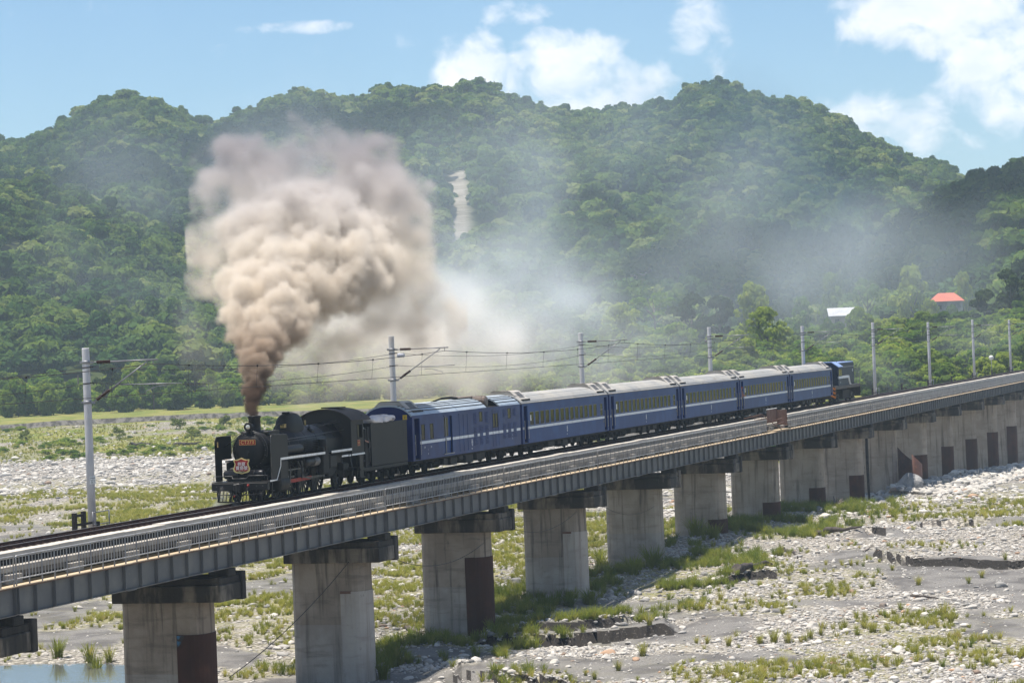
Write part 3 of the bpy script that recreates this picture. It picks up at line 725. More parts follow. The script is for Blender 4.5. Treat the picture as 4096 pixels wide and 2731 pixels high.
# black damp streak between the ninth and tenth piers: a drain pipe grown over
t = MB().tube([(joint(9)+4.2, 48.35, -2.9), (joint(9)+4.2, 48.35, -6.2), (joint(9)+4.2, 48.3, -9.6)], [.13, .16, .12], 8)
tag(t.build('drain_pipe', 'soot'), 'black drain pipe hanging down between the far piers', 'drain pipe')
# hanging cables
def cable(pts, lab, r=.02):
    b = MB(); b.tube(pts, r, 5); return tag(b.build('cable', 'wire'), lab, 'cable', 'cables slung under the bridge')
def sag(a, b, s, n=12):
    a, b = Vector(a), Vector(b); return [a.lerp(b, i/n)-Vector((0, 0, s*4*(i/n)*(1-i/n))) for i in range(n+1)]
cable(sag((joint(2)-2.2, 48.3, -3.3), (joint(1)+1.6, 48.0, -6.9), .35), 'black cable slanting down in front of the patched pier')
cable(sag((joint(2)+1.35, 47.6, -3.3), (joint(3)-1.3, 48.0, -4.0), .85), 'black cable sagging between the patched pier and the tall brown sheet', .018)
cable(sag((joint(3)+1.35, 47.6, -3.2), (joint(4)-1.3, 48.2, -3.6), .8), 'thin cable sagging beyond the pier with the tall brown sheet', .016)
cable(sag((joint(4)+1.35, 47.6, -3.2), (joint(5)-1.2, 48.3, -4.6), .7), 'thin cable sagging in the gap before the plain grey pier', .016)
# refuge platform
t = thing('refuge_platform', (229.6, 47.4, 0), 'rusty brown refuge platform with a tall panel and sloping handrail', 'platform')
MB().box(-.6, 4.3, -.45, .55, -1.0, -.93).build('platform_floor', 'walk_board', t)
MB().bbox(-.2, 3.75, .5, .54, -.32, .74, .008).build('back_panel', 'rust_light', t)
MB().box(3.62, 3.66, -.35, .49, -.6, .62).build('side_panel', 'rust_light', t)
MB().box(-.25, 3.8, .47, .57, .745, .785).build('top_edge', 'white_paint', t)
h = MB().tube([(-9.0, .5, .34), (-2.6, .5, .46), (-2.3, .45, .42), (.2, -.3, -.72), (1.3, -.35, -.92)], .03, 6)
h.build('handrail', 'rust_light', t)
for i in range(6): MB().tube([(-5.2+i*.5, .5, .42), (-5.0+i*.5, .45, -.3)], .014, 4).build('handrail_post', 'rust_light', t)
for (a, b_) in (((-1.2, -.2, -.15), (2.4, -.2, .0)), ((-.6, -.3, -.45), (2.4, -.3, -.32)), ((.3, -.38, -.72), (3.7, -.38, -.62))): MB().tube([a, b_], .03, 5).build('guard_bar', 'rust_light', t)
# timber guard posts and galvanised stands beside the catenary poles
def guard(x, lab, full=True):
    t = thing('guard_frame', (x, 53.3, -.3), lab, 'guard frame', 'black timber guard frames beside the track')
    pm = MB().bbox(-.09, .09, -.09, .09, 0, .78, .01).mesh('guard_post', 'old_timber')
    put('guard_post', pm, t, (-1.75, .1, 0))
    if full:
        put('guard_post', pm, t, (-.85, .1, 0.02)); MB().box(-1.66, -.94, .04, .16, .6, .7).build('cross_bar', 'old_timber', t)
    MB().box(-1.66, .02, -.03, .03, .22, .32).build('low_bar', 'old_timber', t)
    put('short_post', MB().bbox(-.09, .09, -.09, .09, 0, .3, .01).mesh('short_post', 'old_timber'), t, (.12, -.08, 0))
    return t
def stand(x, lab):
    t = thing('handrail_stand', (x, 53.2, -.3), lab, 'handrail', 'galvanised handrails beside the catenary poles')
    for dx in (-.35, 1.3): MB().tube([(dx, 0, -.02), (dx, 0, .74)], .032, 6).build('upright', 'galvanised', t)
    for z in (.7, .18): MB().tube([(-.35, 0, z), (1.3, 0, z)], .024, 6).build('bar', 'galvanised', t)
for i in range(9):
    x = 113.72+40*i
    guard(x, f'black timber guard frame at the foot of the {ORD[i]} catenary pole from the left', i == 0)
    stand(x, f'galvanised handrail at the foot of the {ORD[i]} catenary pole from the left')
for i in range(5, 9):
    guard(113.72+40*i+20, f'black timber post between the {ORD[i]} and {ORD[i+1]} catenary poles from the left', False)
# ------------------------------------------------------------------ catenary
def ribbed(b, p0, p1, r0, r1, n):
    p0, p1 = Vector(p0), Vector(p1); pts = []; rs = []
    for i in range(n):
        for (t, r) in ((0, r0), (.35, r1), (.5, r1), (.85, r0)):
            pts.append(p0.lerp(p1, (i+t)/n)); rs.append(r)
    pts.append(p1); rs.append(r0)
    return b.tube(pts, rs, 9)
def pole(i):
    x = 113.72+40*i; zt = 7.60 if i % 2 else 7.45
    labs = ['grey catenary pole with a number plate, beside the black timber frame', 'catenary pole behind the generator van roof, with a pale porcelain insulator']
    t = thing('catenary_pole', (x, 53.4, 0), labs[i] if i < 2 else f'pale catenary pole with bracket arm, {ORD[i]} pole from the left', 'catenary pole', 'catenary poles along the bridge')
    MB().lathe([(.178, -.75), (.172, 3), (.160, zt-.05), (.155, zt)], (0, 0, 0), 'z', 18).build('mast', 'mast', t)
    for z in (6.84, 5.12):
        cb = MB().lathe([(.176, z-.07), (.176, z+.07)], (0, 0, 0), 'z', 18); cb.box(-.05, .05, -.34, -.16, z-.06, z+.04).box(-.05, .05, .16, .27, z-.05, z+.05); cb.build('clamp', 'galvanised', t)
    for z in (6.62, 5.93): MB().lathe([(.172, z-.02), (.172, z+.02)], (0, 0, 0), 'z', 18).box(-.03, .03, -.32, -.15, z-.02, z+.03).build('wire_clamp', 'under_box', t)
    MB().tube([(0, -.33, 6.83), (0, -.52, 6.83)], .03, 6).tube([(0, -1.12, 6.83), (0, -3.35, 6.84)], .032, 8).build('top_tube', 'galvanised', t)
    ribbed(MB(), (0, -.5, 6.83), (0, -1.14, 6.83), .05, .085, 9).build('insulator', 'insulator', t)
    a, e = Vector((0, -.26, 5.1)), Vector((0, -2.86, 6.78))
    MB().tube([a, a.lerp(e, .08)], .03, 6).tube([a.lerp(e, .3), e], .028, 8).build('strut', 'galvanised', t)
    ribbed(MB(), a.lerp(e, .07), a.lerp(e, .31), .05, .085, 9).build('insulator', 'insulator', t)
    if i % 2 == 0: MB().tube([(0, -1.5, 5.83), (0, -4.4, 5.80)], .022, 6).build('steady_tube', 'galvanised', t); MB().tube([(0, -3.9, 5.72), (0, -3.3, 5.72), (0, -2.75, 5.52), (0, -2.7, 5.4)], .014, 5).build('steady_arm', 'galvanised', t)
    else: MB().tube([(0, -1.4, 5.82), (0, -3.7, 5.84)], .022, 6).build('steady_tube', 'galvanised', t); MB().tube([(0, -1.92, 5.68), (0, -2.3, 5.68), (0, -2.95, 5.5), (0, -2.96, 5.4)], .014, 5).build('steady_arm', 'galvanised', t)
    MB().tube([(0, -3.12, 6.82), (0, -3.13, 6.66)], .02, 5).build('hanger', 'galvanised', t)
    if i == 1:
        ribbed(MB(), (0, -.34, 6.5), (0, -.74, 6.5), .10, .135, 4).build('porcelain_insulator', 'porcelain', t)
    if i == 3:
        MB().lathe([(.06, -.1), (.12, -.05), (.12, .05), (.06, .1)], (0, .3, 6.45), 'y', 10).build('round_fitting', 'galvanised', t)
    if i < 3:
        n = MB()
        for a0 in (0, 1):
            ang = math.radians(222+a0*42); c = Vector((math.cos(ang), math.sin(ang), 0)); rt = Vector((-c.y, c.x, 0))
            p_ = c*.182+Vector((0, 0, 1.78)); w_, h_ = .10, .17
            q = MB().add([p_-rt*w_-Vector((0, 0, h_)), p_+rt*w_-Vector((0, 0, h_)), p_+rt*w_+Vector((0, 0, h_)), p_-rt*w_+Vector((0, 0, h_))], [(0, 1, 2, 3)])
            pl = q.build('number_plate', 'white_paint', t)
            text('plate_digits', '144' if a0 == 0 else '14', .13, 'black_paint', pl, face_mat(p_+c*.004+Vector((0, 0, .085)), rt, (0, 0, 1)), .001)
            text('plate_digits', '5', .13, 'black_paint', pl, face_mat(p_+c*.004+Vector((0, 0, -.085)), rt, (0, 0, 1)), .001)
            MB().add([p_+c*.003-rt*.08-Vector((0, 0, .006)), p_+c*.003+rt*.08-Vector((0, 0, .006)), p_+c*.003+rt*.08+Vector((0, 0, .006)), p_+c*.003-rt*.08+Vector((0, 0, .006))], [(0, 1, 2, 3)]).build('plate_rule', 'black_paint', pl)
for i in range(9): pole(i)
def wireline(ys, zs, sagz, r, name, lab, x0=-1, x1=9, drop=None):
    t = thing(name, (113.72, 51, 6), lab, name.replace('_', ' '), 'overhead wires above the track')
    b = MB(); pts = []
    for i in range(x0, x1):
        n = 10
        for j in range(n):
            s = j/n; a, e = (i % 2), ((i+1) % 2)
            pts.append((40*(i+s), ys[a]*(1-s)+ys[e]*s-51, zs-6-sagz*4*s*(1-s)))
    b.tube(pts, r, 5); b.build('wire', 'wire', t)
    return t
ms = wireline((50.35, 50.25), 6.66, .36, .016, 'messenger_wire', 'upper catenary wire with black dropper clamps, slung between the bracket arms')
ct = wireline((50.65, 50.42), 5.39, .02, .014, 'contact_wire', 'level contact wire running low above the train')
wireline((53.1, 53.1), 6.62, .42, .012, 'feeder_wire', 'thin feeder wire tied to the upper clamps of the poles')
wireline((53.1, 53.1), 5.93, .40, .012, 'earth_wire', 'thin earth wire tied to the middle clamps of the poles')
dm = MB().tube([(0, 0, 0), (0, 0, 1)], .008, 4)
for i in range(-1, 9):
    for j in range(5):
        s = (j+.5)/5; a = 50.35 if i % 2 == 0 else 50.25; e = 50.25 if i % 2 == 0 else 50.35
        z1 = 6.66-.36*4*s*(1-s); y = a*(1-s)+e*s
        q = MB().tube([(40*(i+s), y-51, z1-6), (40*(i+s), y+.1-51, 5.39-6)], .0075, 4)
        o = q.build('dropper', 'wire', ms)
        MB().lathe([(.01, -.05), (.045, -.03), (.045, .03), (.01, .05)], (40*(i+s), y-51, z1-6), 'z', 6).build('clamp', 'black_paint', o)
# ------------------------------------------------------------------ steam locomotive (front faces -X, near side is -Y)
L = thing('steam_locomotive', (125.0, YC, 0), 'black steam locomotive with red number plate and shield headboard, leading the blue train', 'locomotive')
MB().box(.4, 13.6, -.42, .42, .55, 1.15).box(.2, 2.0, -.6, .6, .7, .95).build('frame', 'running_gear', L)
bb = MB().bbox(-.14, .14, -1.4, 1.4, .60, .955, .02).build('buffer_beam', 'loco_black', L)
MB().box(-.13, .16, -1.38, 1.38, .9575, .985).build('white_edge', 'under_box', bb)
for y in (-1.15, -.85, .85, 1.15): MB().lathe([(.03, -.175), (.03, -.142)], (0, y, .8), 'x', 8).build('bolt', 'steel_rod', bb)
MB().bbox(.17, 1.5, -1.36, 1.36, .93, .985, .01).build('front_deck', 'loco_black', L)
# pilot
pl = MB(); pl.tube([(-.22, -1.02, .10), (-.30, 0, .06), (-.22, 1.02, .10)], .035, 6); pl.tube([(-.16, -1.05, .42), (-.2, 0, .40), (-.16, 1.05, .42)], .025, 6)
for i in range(13):
    y = -1.0+i*2/12; pl.tube([(-.06, y*.98, .62), (-.24, y, .08)], .022, 5)
for y in (-1.06, 1.06): pl.tube([(-.05, y, .62), (-.24, y*.99, .08)], .045, 6)
pl.build('cowcatcher', 'loco_black', L)
for y in (-.55, .55): MB().tube([(.35, y, .7), (.1, y, .2), (.08, y, .04)], .05, 6).build('rail_guard', 'loco_black', L)
cp = MB().bbox(-.62, -.14, -.2, .14, .60, .93, .04); cp.bbox(-.70, -.5, -.26, -.02, .56, .97, .05); cp.tube([(-.3, -.32, 1.0), (-.3, .22, 1.02)], .02, 6)
cp.build('coupler', 'loco_black', L)
MB().tube([(-.2, -.5, .86), (-.32, -.5, .86), (-.36, -.5, .78)], [.035, .05, .045], 8).build('air_cock', 'red_paint', L)
MB().tube([(-.36, -.5, .78), (-.38, -.42, .5), (-.3, -.2, .35)], .03, 6).build('air_hose', 'under_dark', L)
MB().tube([(-.24, .22, .36), (-.36, .2, .34)], .035, 6).build('drain_cock', 'red_paint', L)
for y in (-1.34, 1.38):
    s = MB(); q = .03*(1 if y > 0 else -1); s.box(.5, .58, y-.03, y+.03, .25, .93).box(.36, .72, y-.12, y+.22*(1 if y > 0 else .3), .22, .25).box(.4, .68, y-.1, y+.2*(1 if y > 0 else .3), .52, .55); s.build('step', 'loco_black', L)
# front handrails
hr = MB()
hr.tube([(.02, 1.34, 1.0), (.02, 1.34, 1.27), (.02, .42, 1.27), (-.05, .36, 1.15), (-.05, -.3, 1.15), (.02, -.42, 1.28), (.02, -1.33, 1.28), (.02, -1.35, 1.0)], .018, 6)
hr.tube([(1.25, 1.3, 3.08), (1.25, .6, 3.12)], .012, 5); hr.tube([(1.35, -.72, 3.0), (1.3, -1.36, 3.06)], .012, 5)
hr.build('handrail', 'steel_rod', L)
# front reservoir
ft = MB().lathe([(.02, -.99), (.14, -.98), (.19, -.93), (.2, -.86), (.2, -.55), (.204, -.55), (.204, -.5), (.2, -.5), (.2, .25), (.204, .25), (.204, .3), (.2, .3), (.2, .92), (.19, .99), (.14, 1.03), (.02, 1.04)], (.58, 0, 1.32), 'y', 20)
o = ft.build('front_reservoir', 'loco_gloss', L)
MB().box(.45, .7, -.75, .8, .986, 1.12).build('saddle_block', 'loco_black', L)
# smokebox and boiler
ZB = 2.40
MB().lathe([(.02, -.2), (.30, -.19), (.55, -.15), (.70, -.08), (.745, -.02), (.76, 0)], (1.28, 0, ZB), 'x', 36).build('smokebox_door', 'loco_black', L)
MB().lathe([(.60, 0), (.84, .0), (.875, .03), (.875, 1.95), (.885, 1.95), (.885, 2.0)], (1.29, 0, ZB), 'x', 40).build('smokebox', 'loco_black', L)
rv = MB()
for i in range(22):
    a = 2*PI*i/22; rv.lathe([(.022, -.03), (.022, 0), (.001, -.035)][:2], (1.285, .80*math.cos(a), ZB+.80*math.sin(a)), 'x', 6)
tag(rv.build('rivet', 'steel_rod', L), kind='stuff')
arc = [(1.22, .93*math.cos(a), ZB+.93*math.sin(a)) for a in [math.radians(x) for x in range(38, 205, 9)]]
MB().tube(arc, .014, 5).tube([(1.2, .86*math.cos(a), ZB+.86*math.sin(a)) for a in [math.radians(x) for x in range(-20, 90, 9)]], .014, 5).build('door_handrail', 'steel_rod', L)
MB().lathe([(.05, -.09), (.05, 0)], (1.1, 0, ZB-.05), 'x', 10).tube([(1.02, 0, ZB-.05), (1.02, .02, ZB-.25)], .014, 5).build('door_handle', 'loco_gloss', L)
MB().prism([(-.62, 1.0), (.62, 1.0), (.62, 1.35), (.45, 1.62), (-.45, 1.62), (-.62, 1.35)], 'x', 1.45, 3.0).build('saddle', 'running_gear', L)
MB().lathe([(.80, 0), (.80, 3.4), (.86, 4.2), (.89, 5.6), (.89, 8.2)], (3.29, 0, ZB+.02), 'x', 36).build('boiler', 'loco_gloss', L)
for x in (4.4, 5.6, 6.8, 8.0, 9.2, 10.4):
    rr = np.interp(x-3.29, [0, 3.4, 4.2, 5.6, 8.2], [.80, .80, .86, .89, .89])
    MB().lathe([(rr+.004, x-.03), (rr+.012, x-.025), (rr+.012, x+.025), (rr+.004, x+.03)], (0, 0, ZB+.02), 'x', 36).build('boiler_band', 'loco_black', L)
MB().prism([(-.86, 1.3), (.86, 1.3), (.9, 1.9), (.9, 2.6), (-.9, 2.6), (-.9, 1.9)], 'x', 8.3, 11.4).build('firebox', 'loco_black', L)
# skirt panels shading the boiler top (flat casing behind the deflectors)
MB().bbox(2.0, 3.4, -.70, -.1, 3.04, 3.26, .03).bbox(2.0, 3.4, .1, .70, 3.04, 3.26, .03).build('smoke_casing', 'loco_plate', L)
MB().lathe([(.36, 3.18), (.31, 3.24), (.29, 3.34), (.285, 3.86), (.31, 3.90), (.32, 3.98), (.30, 4.0), (.25, 4.0), (.24, 3.7)], (2.02, 0, 0), 'z', 24).build('chimney', 'loco_black', L)
hl = MB().lathe([(.10, .34), (.17, .30), (.19, .2), (.19, 0), (.205, 0), (.205, -.05), (.175, -.05)], (1.22, 0, 3.50), 'x', 20); hl.box(1.2, 1.5, -.1, .1, 3.24, 3.33)
o = hl.build('headlight', 'loco_black', L)
mg, nt, p, oo = pbsdf('lens_glass'); p.inputs['Base Color'].default_value = (.62, .6, .52, 1); p.inputs['Roughness'].default_value = .12; p.inputs['Metallic'].default_value = .5; MT['lens'] = mg
MB().lathe([(.02, -.035), (.07, -.03), (.105, -.012), (.115, 0)], (1.175, 0, 3.5), 'x', 18).build('lens', 'lens', o)
# dome (sand and steam in one casing)
def loft(sections, n=24):
    b = MB(); vs = []; 
    for (x, hw, z0, z1) in sections:
        for k in range(n):
            a = PI*k/(n-1); ca, sa = math.cos(a), math.sin(a)
            vs.append((x, hw*math.copysign(abs(ca)**.75, ca), z0+(z1-z0)*abs(sa)**.72))
    fs = [(i*n+k, i*n+k+1, (i+1)*n+k+1, (i+1)*n+k) for i in range(len(sections)-1) for k in range(n-1)]
    return b.add(vs, fs, True)
secs = []
for i in range(17):
    t = i/16; e = (1-abs(2*t-1)**2.9)**.5
    secs.append((5.30+2.45*t, .50*max(e, .02)**.8, 3.0, 3.0+.99*max(e, .02)**.75))
loft(secs).build('dome', 'loco_plate', L)
MB().lathe([(.2, 0), (.2, .06), (.17, .08), (.02, .085)], (6.1, 0, 3.96), 'z', 16).build('dome_lid', 'loco_black', L)
MB().box(5.12, 5.4, -.28, -.08, 3.3, 3.48).build('dome_bracket', 'brass', L)
MB().tube([(4.2, -.1, 3.22), (4.35, -.12, 3.4), (4.75, -.15, 3.5), (5.2, -.16, 3.42)], .035, 6).build('dome_pipe', 'loco_black', L)
MB().tube([(8.35, .25, 3.2), (8.35, .25, 3.62)], .07, 8).tube([(8.55, -.05, 3.2), (8.55, -.05, 3.55)], .05, 8).build('safety_valve', 'brass', L)
MB().lathe([(.07, 0), (.07, .16), (.03, .2)], (8.1, -.42, 3.14), 'z', 10).build('whistle', 'steel_rod', L)
MB().lathe([(.12, -.25), (.16, -.2), (.16, .2), (.12, .25)], (7.9, -.55, 3.02), 'x', 14).build('turbo_generator', 'loco_gloss', L)
# cab
cab = MB()
wz0, wz1 = 1.70, 3.42
for sgn in (-1, 1):
    y = 1.4*sgn; a, b_ = min(y, y-.04*sgn), max(y, y-.04*sgn)
    cab.box(11.45, 12.3, a, b_, wz0, wz1).box(13.0, 13.25, a, b_, wz0, wz1).box(12.3, 13.0, a, b_, wz0, 2.47).box(12.3, 13.0, a, b_, 3.15, wz1)
arcp = [(-1.4, 1.95), (-1.4, 3.42)]+[(1.46*math.sin(math.radians(t))*1.4/1.46/math.sin(math.radians(58)), 3.42+.56*(math.cos(math.radians(t))-math.cos(math.radians(58)))/(1-math.cos(math.radians(58)))) for t in range(-50, 51, 10)]+[(1.4, 3.42), (1.4, 1.95)]
cab.prism(arcp, 'x', 11.40, 11.449)
cab.box(13.2, 13.249, -1.36, -.7, wz0, 3.6).box(13.2, 13.249, .7, 1.36, wz0, 3.6).box(11.45, 13.6, -1.35, 1.35, 1.62, 1.69)
o = cab.build('cab', 'loco_plate', L)
MB().box(12.27, 12.31, -1.425, -1.405, 2.45, 3.17).box(12.99, 13.03, -1.425, -1.405, 2.45, 3.17).box(12.31, 12.99, -1.425, -1.405, 2.45, 2.48).box(12.31, 12.99, -1.425, -1.405, 3.14, 3.17).build('window_frame', 'under_box', o)
MB().box(12.33, 12.62, -1.37, -1.365, 2.5, 3.12).build('window_pane', 'glass_dark', o) if 'glass_dark' in MT else None
roofp = []
for t in range(-58, 59, 6): roofp.append((1.52*math.sin(math.radians(t))/math.sin(math.radians(58)), 3.40+.6*(math.cos(math.radians(t))-math.cos(math.radians(58)))/(1-math.cos(math.radians(58)))))
o = MB().prism(roofp+[(y, z-.05) for y, z in roofp[::-1]], 'x', 11.2, 14.05).build('cab_roof', 'cab_roof', L) if 'cab_roof' in MT else None
MB().box(12.3, 13.2, -.5, .5, 4.0, 4.06).build('roof_vent', 'loco_black', L)
def plate(parent, c, right, w, h, body, size, name='number_plate', nrm=None):
    """red cast plate with a raised rim and digits"""
    r = Vector(right); u = Vector((0, 0, 1)); n = r.cross(u); c = Vector(c)
    def slab(hw, hh, d0, d1, nm, m, par):
        vs = [c+r*(sx*hw)+u*(sz*hh)+n*d for d in (d0, d1) for sx, sz in ((-1, -1), (1, -1), (1, 1), (-1, 1))]
        return MB().add(vs, [(3,2,1,0),(4,5,6,7),(0,1,5,4),(1,2,6,5),(2,3,7,6),(3,0,4,7)]).build(nm, m, par)
    p = slab(w/2, h/2, 0, .012, name, 'red_plate', parent)
    rim = MB()
    for (a0, a1, b0, b1) in ((-w/2, w/2, h/2-.012, h/2), (-w/2, w/2, -h/2, -h/2+.012), (-w/2, -w/2+.012, -h/2+.012, h/2-.012), (w/2-.012, w/2, -h/2+.012, h/2-.012)):
        vs = [c+r*a+u*b_+n*d for d in (.0125, .018) for a, b_ in ((a0, b0), (a1, b0), (a1, b1), (a0, b1))]
        rim.add(vs, [(3,2,1,0),(4,5,6,7),(0,1,5,4),(1,2,6,5),(2,3,7,6),(3,0,4,7)])
    rim.build('plate_rim', 'gold_paint', p)
    text('plate_digits', body, size, 'gold_paint', p, face_mat(c+n*.0145, r, u), .004)
    return p
MB().box(1.05, 1.28, -.3, .3, 2.70, 2.84).build('plate_bracket', 'loco_black', L)
plate(L, (1.045, 0, 2.79), (0, -1, 0), .82, .25, 'CT273', .24)
plate(L, (12.44, -1.402, 2.23), (1, 0, 0), .34, .30, 'CT273', .10)
# running boards with white edge
rb = MB().box(1.62, 7.55, -1.40, -.86, 1.86, 1.925).box(8.47, 11.38, -1.40, -.9, 1.86, 1.925).box(1.62, 11.38, .86, 1.40, 1.86, 1.925)
o = rb.build('running_board', 'loco_black', L)
for (a, e) in ((1.62, 4.1), (4.115, 5.6), (5.615, 7.55), (8.47, 11.38)): MB().box(a, e, -1.425, -1.402, 1.905, 2.01).build('white_edge', 'white_paint', o)
for (a, e, z) in ((9.9, 10.85, 1.63), (10.98, 11.2, 1.62), (11.38, 13.25, 1.63)): MB().box(a, e, -1.425, -1.402, z, z+.085).build('white_edge', 'white_paint', o)
ln = [(1.60, 1.99), (1.66, 1.99), (1.58, 1.62), (1.03, 1.04), (.2, 1.03), (.2, .99), (1.0, .985), (1.52, 1.6)]
MB().prism([(1.60, 2.01), (1.665, 1.99), (1.60, 1.62), (1.555, 1.63)], 'y', -1.428, -1.404).prism([(1.60, 1.62), (1.06, .99), (1.0, .99), (1.555, 1.63)], 'y', -1.428, -1.404).prism([(1.04, 1.03), (1.06, .99), (.2, .965), (.2, 1.04)], 'y', -1.428, -1.404).build('white_edge', 'white_paint', o)
# smoke deflectors
for sgn, lab in ((-1, None), (1, None)):
    y0 = 1.40*sgn; a, b_ = min(y0, y0-.025*sgn), max(y0, y0-.025*sgn)
    poly = [(.40, 1.0), (.40, 2.92), (.47, 3.06), (.58, 3.13), (2.45, 3.06), (2.58, 3.0), (2.62, 2.9), (2.62, 2.012), (1.66, 2.012), (1.6, 1.6), (1.06, 1.0)] if sgn < 0 else [(.40, 1.0), (.40, 2.9), (.62, 3.1), (2.4, 3.1), (2.4, 2.0), (1.2, 2.0), (1.2, 1.0)]
    d = MB().prism(poly, 'y', a, b_).build('smoke_deflector', 'loco_plate', L)
    if sgn < 0: MB().tube([(.39, -1.41, 1.05), (.39, -1.41, 2.92), (.47, -1.41, 3.08), (.6, -1.41, 3.145), (2.45, -1.41, 3.07), (2.6, -1.41, 2.98), (2.66, -1.41, 2.85)], .016, 5).build('deflector_edge', 'steel_rod', d)
    else: MB().box(.385, .395, 1.20, 1.26, 2.62, 2.86).build('brass_tag', 'brass', d)
    MB().tube([(1.5, y0*.97, 2.6), (1.5, y0*.6, 2.9)], .02, 5).build('stay', 'loco_black', d)
# boiler side pipes and rails
MB().tube([(2.66, -1.36, 2.86), (2.9, -1.2, 2.82), (7.6, -1.02, 2.86), (9.8, -1.02, 2.92), (11.3, -1.05, 2.95)], .017, 6).tube([(2.9, -1.16, 2.7), (8.5, -1.0, 2.75)], .014, 5).build('boiler_handrail', 'steel_rod', L)
MB().tube([(8.3, -.75, 3.25), (11.3, -.85, 3.36)], .016, 5).tube([(9.8, -.6, 3.3), (11.2, -.7, 3.42)], .014, 5).build('upper_handrail', 'steel_rod', L)
for k in range(7):
    z = 2.62-k*.085; MB().tube([(5.9+.0*k, -.985+.012*(k-3)**2*.25, z), (8.1, -.99+.012*(k-3)**2*.25, z)], .021, 6).build('cooling_pipe', 'loco_gloss', L)
MB().lathe([(.1, -1.3), (.2, -1.27), (.21, -1.2), (.21, 1.2), (.2, 1.27), (.1, 1.3)], (3.9, -1.02, 2.30), 'x', 16).build('feedwater_tank', 'loco_black', L)
tk = MB().lathe([(.05, -.95), (.2, -.92), (.23, -.85), (.23, .2)], (6.2, -1.12, 1.60), 'x', 18).build('air_tank', 'loco_black', L)
MB().lathe([(.232, .203), (.24, .21), (.24, .84), (.232, .86), (.1, .9)], (6.2, -1.12, 1.60), 'x', 18).build('air_tank', 'air_tank_lit', L)  # lit section of the tank, its light put into a paler grey
MB().bbox(7.6, 8.4, -1.30, -.95, .9, 2.25, .05).build('air_pump', 'running_gear', L)
MB().lathe([(.2, 0), (.22, .04), (.22, .5), (.2, .55)], (8.0, -1.12, 2.05), 'z', 14).build('pump_cylinder', 'loco_black', L)
MB().bbox(8.6, 9.6, -1.28, -.92, 1.15, 1.8, .05).build('tool_box', 'loco_plate', L)
MB().prism([(9.2, 1.5), (10.4, 1.5), (10.2, .95), (9.6, .7), (9.0, .75)], 'y', -.95, .95).build('ash_pan', 'running_gear', L)
for x in (10.6, 11.9, 12.7): MB().tube([(x, -1.1, 1.6), (x+.25, -1.15, .9), (x+.1, -1.12, .5)], .03, 6).build('injector_pipe', 'steel_rod', L)
MB().bbox(10.6, 11.4, -1.2, -.85, .95, 1.3, .05).build('injector', 'running_gear', L)
MB().box(12.55, 13.1, -1.38, -1.33, .45, 1.62).box(12.5, 13.15, -1.45, -1.2, .45, .5).box(12.5, 13.15, -1.45, -1.2, .85, .9).build('cab_step', 'loco_black', L)
# cylinders, wheels and rods
for sgn in (-1, 1):
    MB().lathe([(.22, -.62), (.40, -.6), (.42, -.52), (.42, .52), (.40, .6), (.22, .62)], (2.15, sgn*1.02, .78), 'x', 22).build('steam_cylinder', 'running_gear', L)
    MB().lathe([(.12, -.75), (.24, -.72), (.25, -.6), (.25, .6), (.24, .72), (.12, .75)], (2.15, sgn*1.0, 1.36), 'x', 18).build('valve_chest', 'running_gear', L)
    MB().bbox(1.66, 2.62, sgn*1.33-.04, sgn*1.33+.04, .50, 1.84, .02).build('cylinder_cover', 'loco_plate', L)
def wheel(r, x, y, par, spokes, cw=None, nm='driving_wheel'):
    w_ = MB().ring((x, r), r-.075, r, y-.065, y+.065, 36).build(nm, 'running_gear', par)
    MB().ring((x, r), r+.001, r+.028, y+.04*(1 if y < 0 else -1), y+.066*(1 if y < 0 else -1), 36).build('flange', 'running_gear', w_)
    s = MB().lathe([(.13, -.09), (.13, .09)], (x, y, r), 'y', 16)
    for k in range(spokes):
        a = 2*PI*k/spokes+.2; c, q = math.cos(a), math.sin(a); pw = .028
        p0 = Vector((x+c*.1, y, r+q*.1)); p1 = Vector((x+c*(r-.07), y, r+q*(r-.07))); t_ = Vector((-q, 0, c))
        s.add([p0-t_*pw*1.5+Vector((0, -.03, 0)), p0+t_*pw*1.5+Vector((0, -.03, 0)), p1+t_*pw+Vector((0, -.03, 0)), p1-t_*pw+Vector((0, -.03, 0)), p0-t_*pw*1.5+Vector((0, .03, 0)), p0+t_*pw*1.5+Vector((0, .03, 0)), p1+t_*pw+Vector((0, .03, 0)), p1-t_*pw+Vector((0, .03, 0))],
              [(0,3,2,1),(4,5,6,7),(0,1,5,4),(2,3,7,6),(1,2,6,5),(3,0,4,7)])
    if cw is not None:
        aa = [cw+math.radians(t) for t in range(-40, 41, 10)]
        s.prism([(x+(r-.08)*math.cos(a), r+(r-.08)*math.sin(a)) for a in aa]+[(x+(r-.42)*math.cos(a)*.9, r+(r-.42)*math.sin(a)*.9) for a in aa[::-1]], 'y', y-.07, y+.07)
    s.build('spokes', 'wheel_grey', w_)
    return w_
CR = math.radians(-8); RC = .33
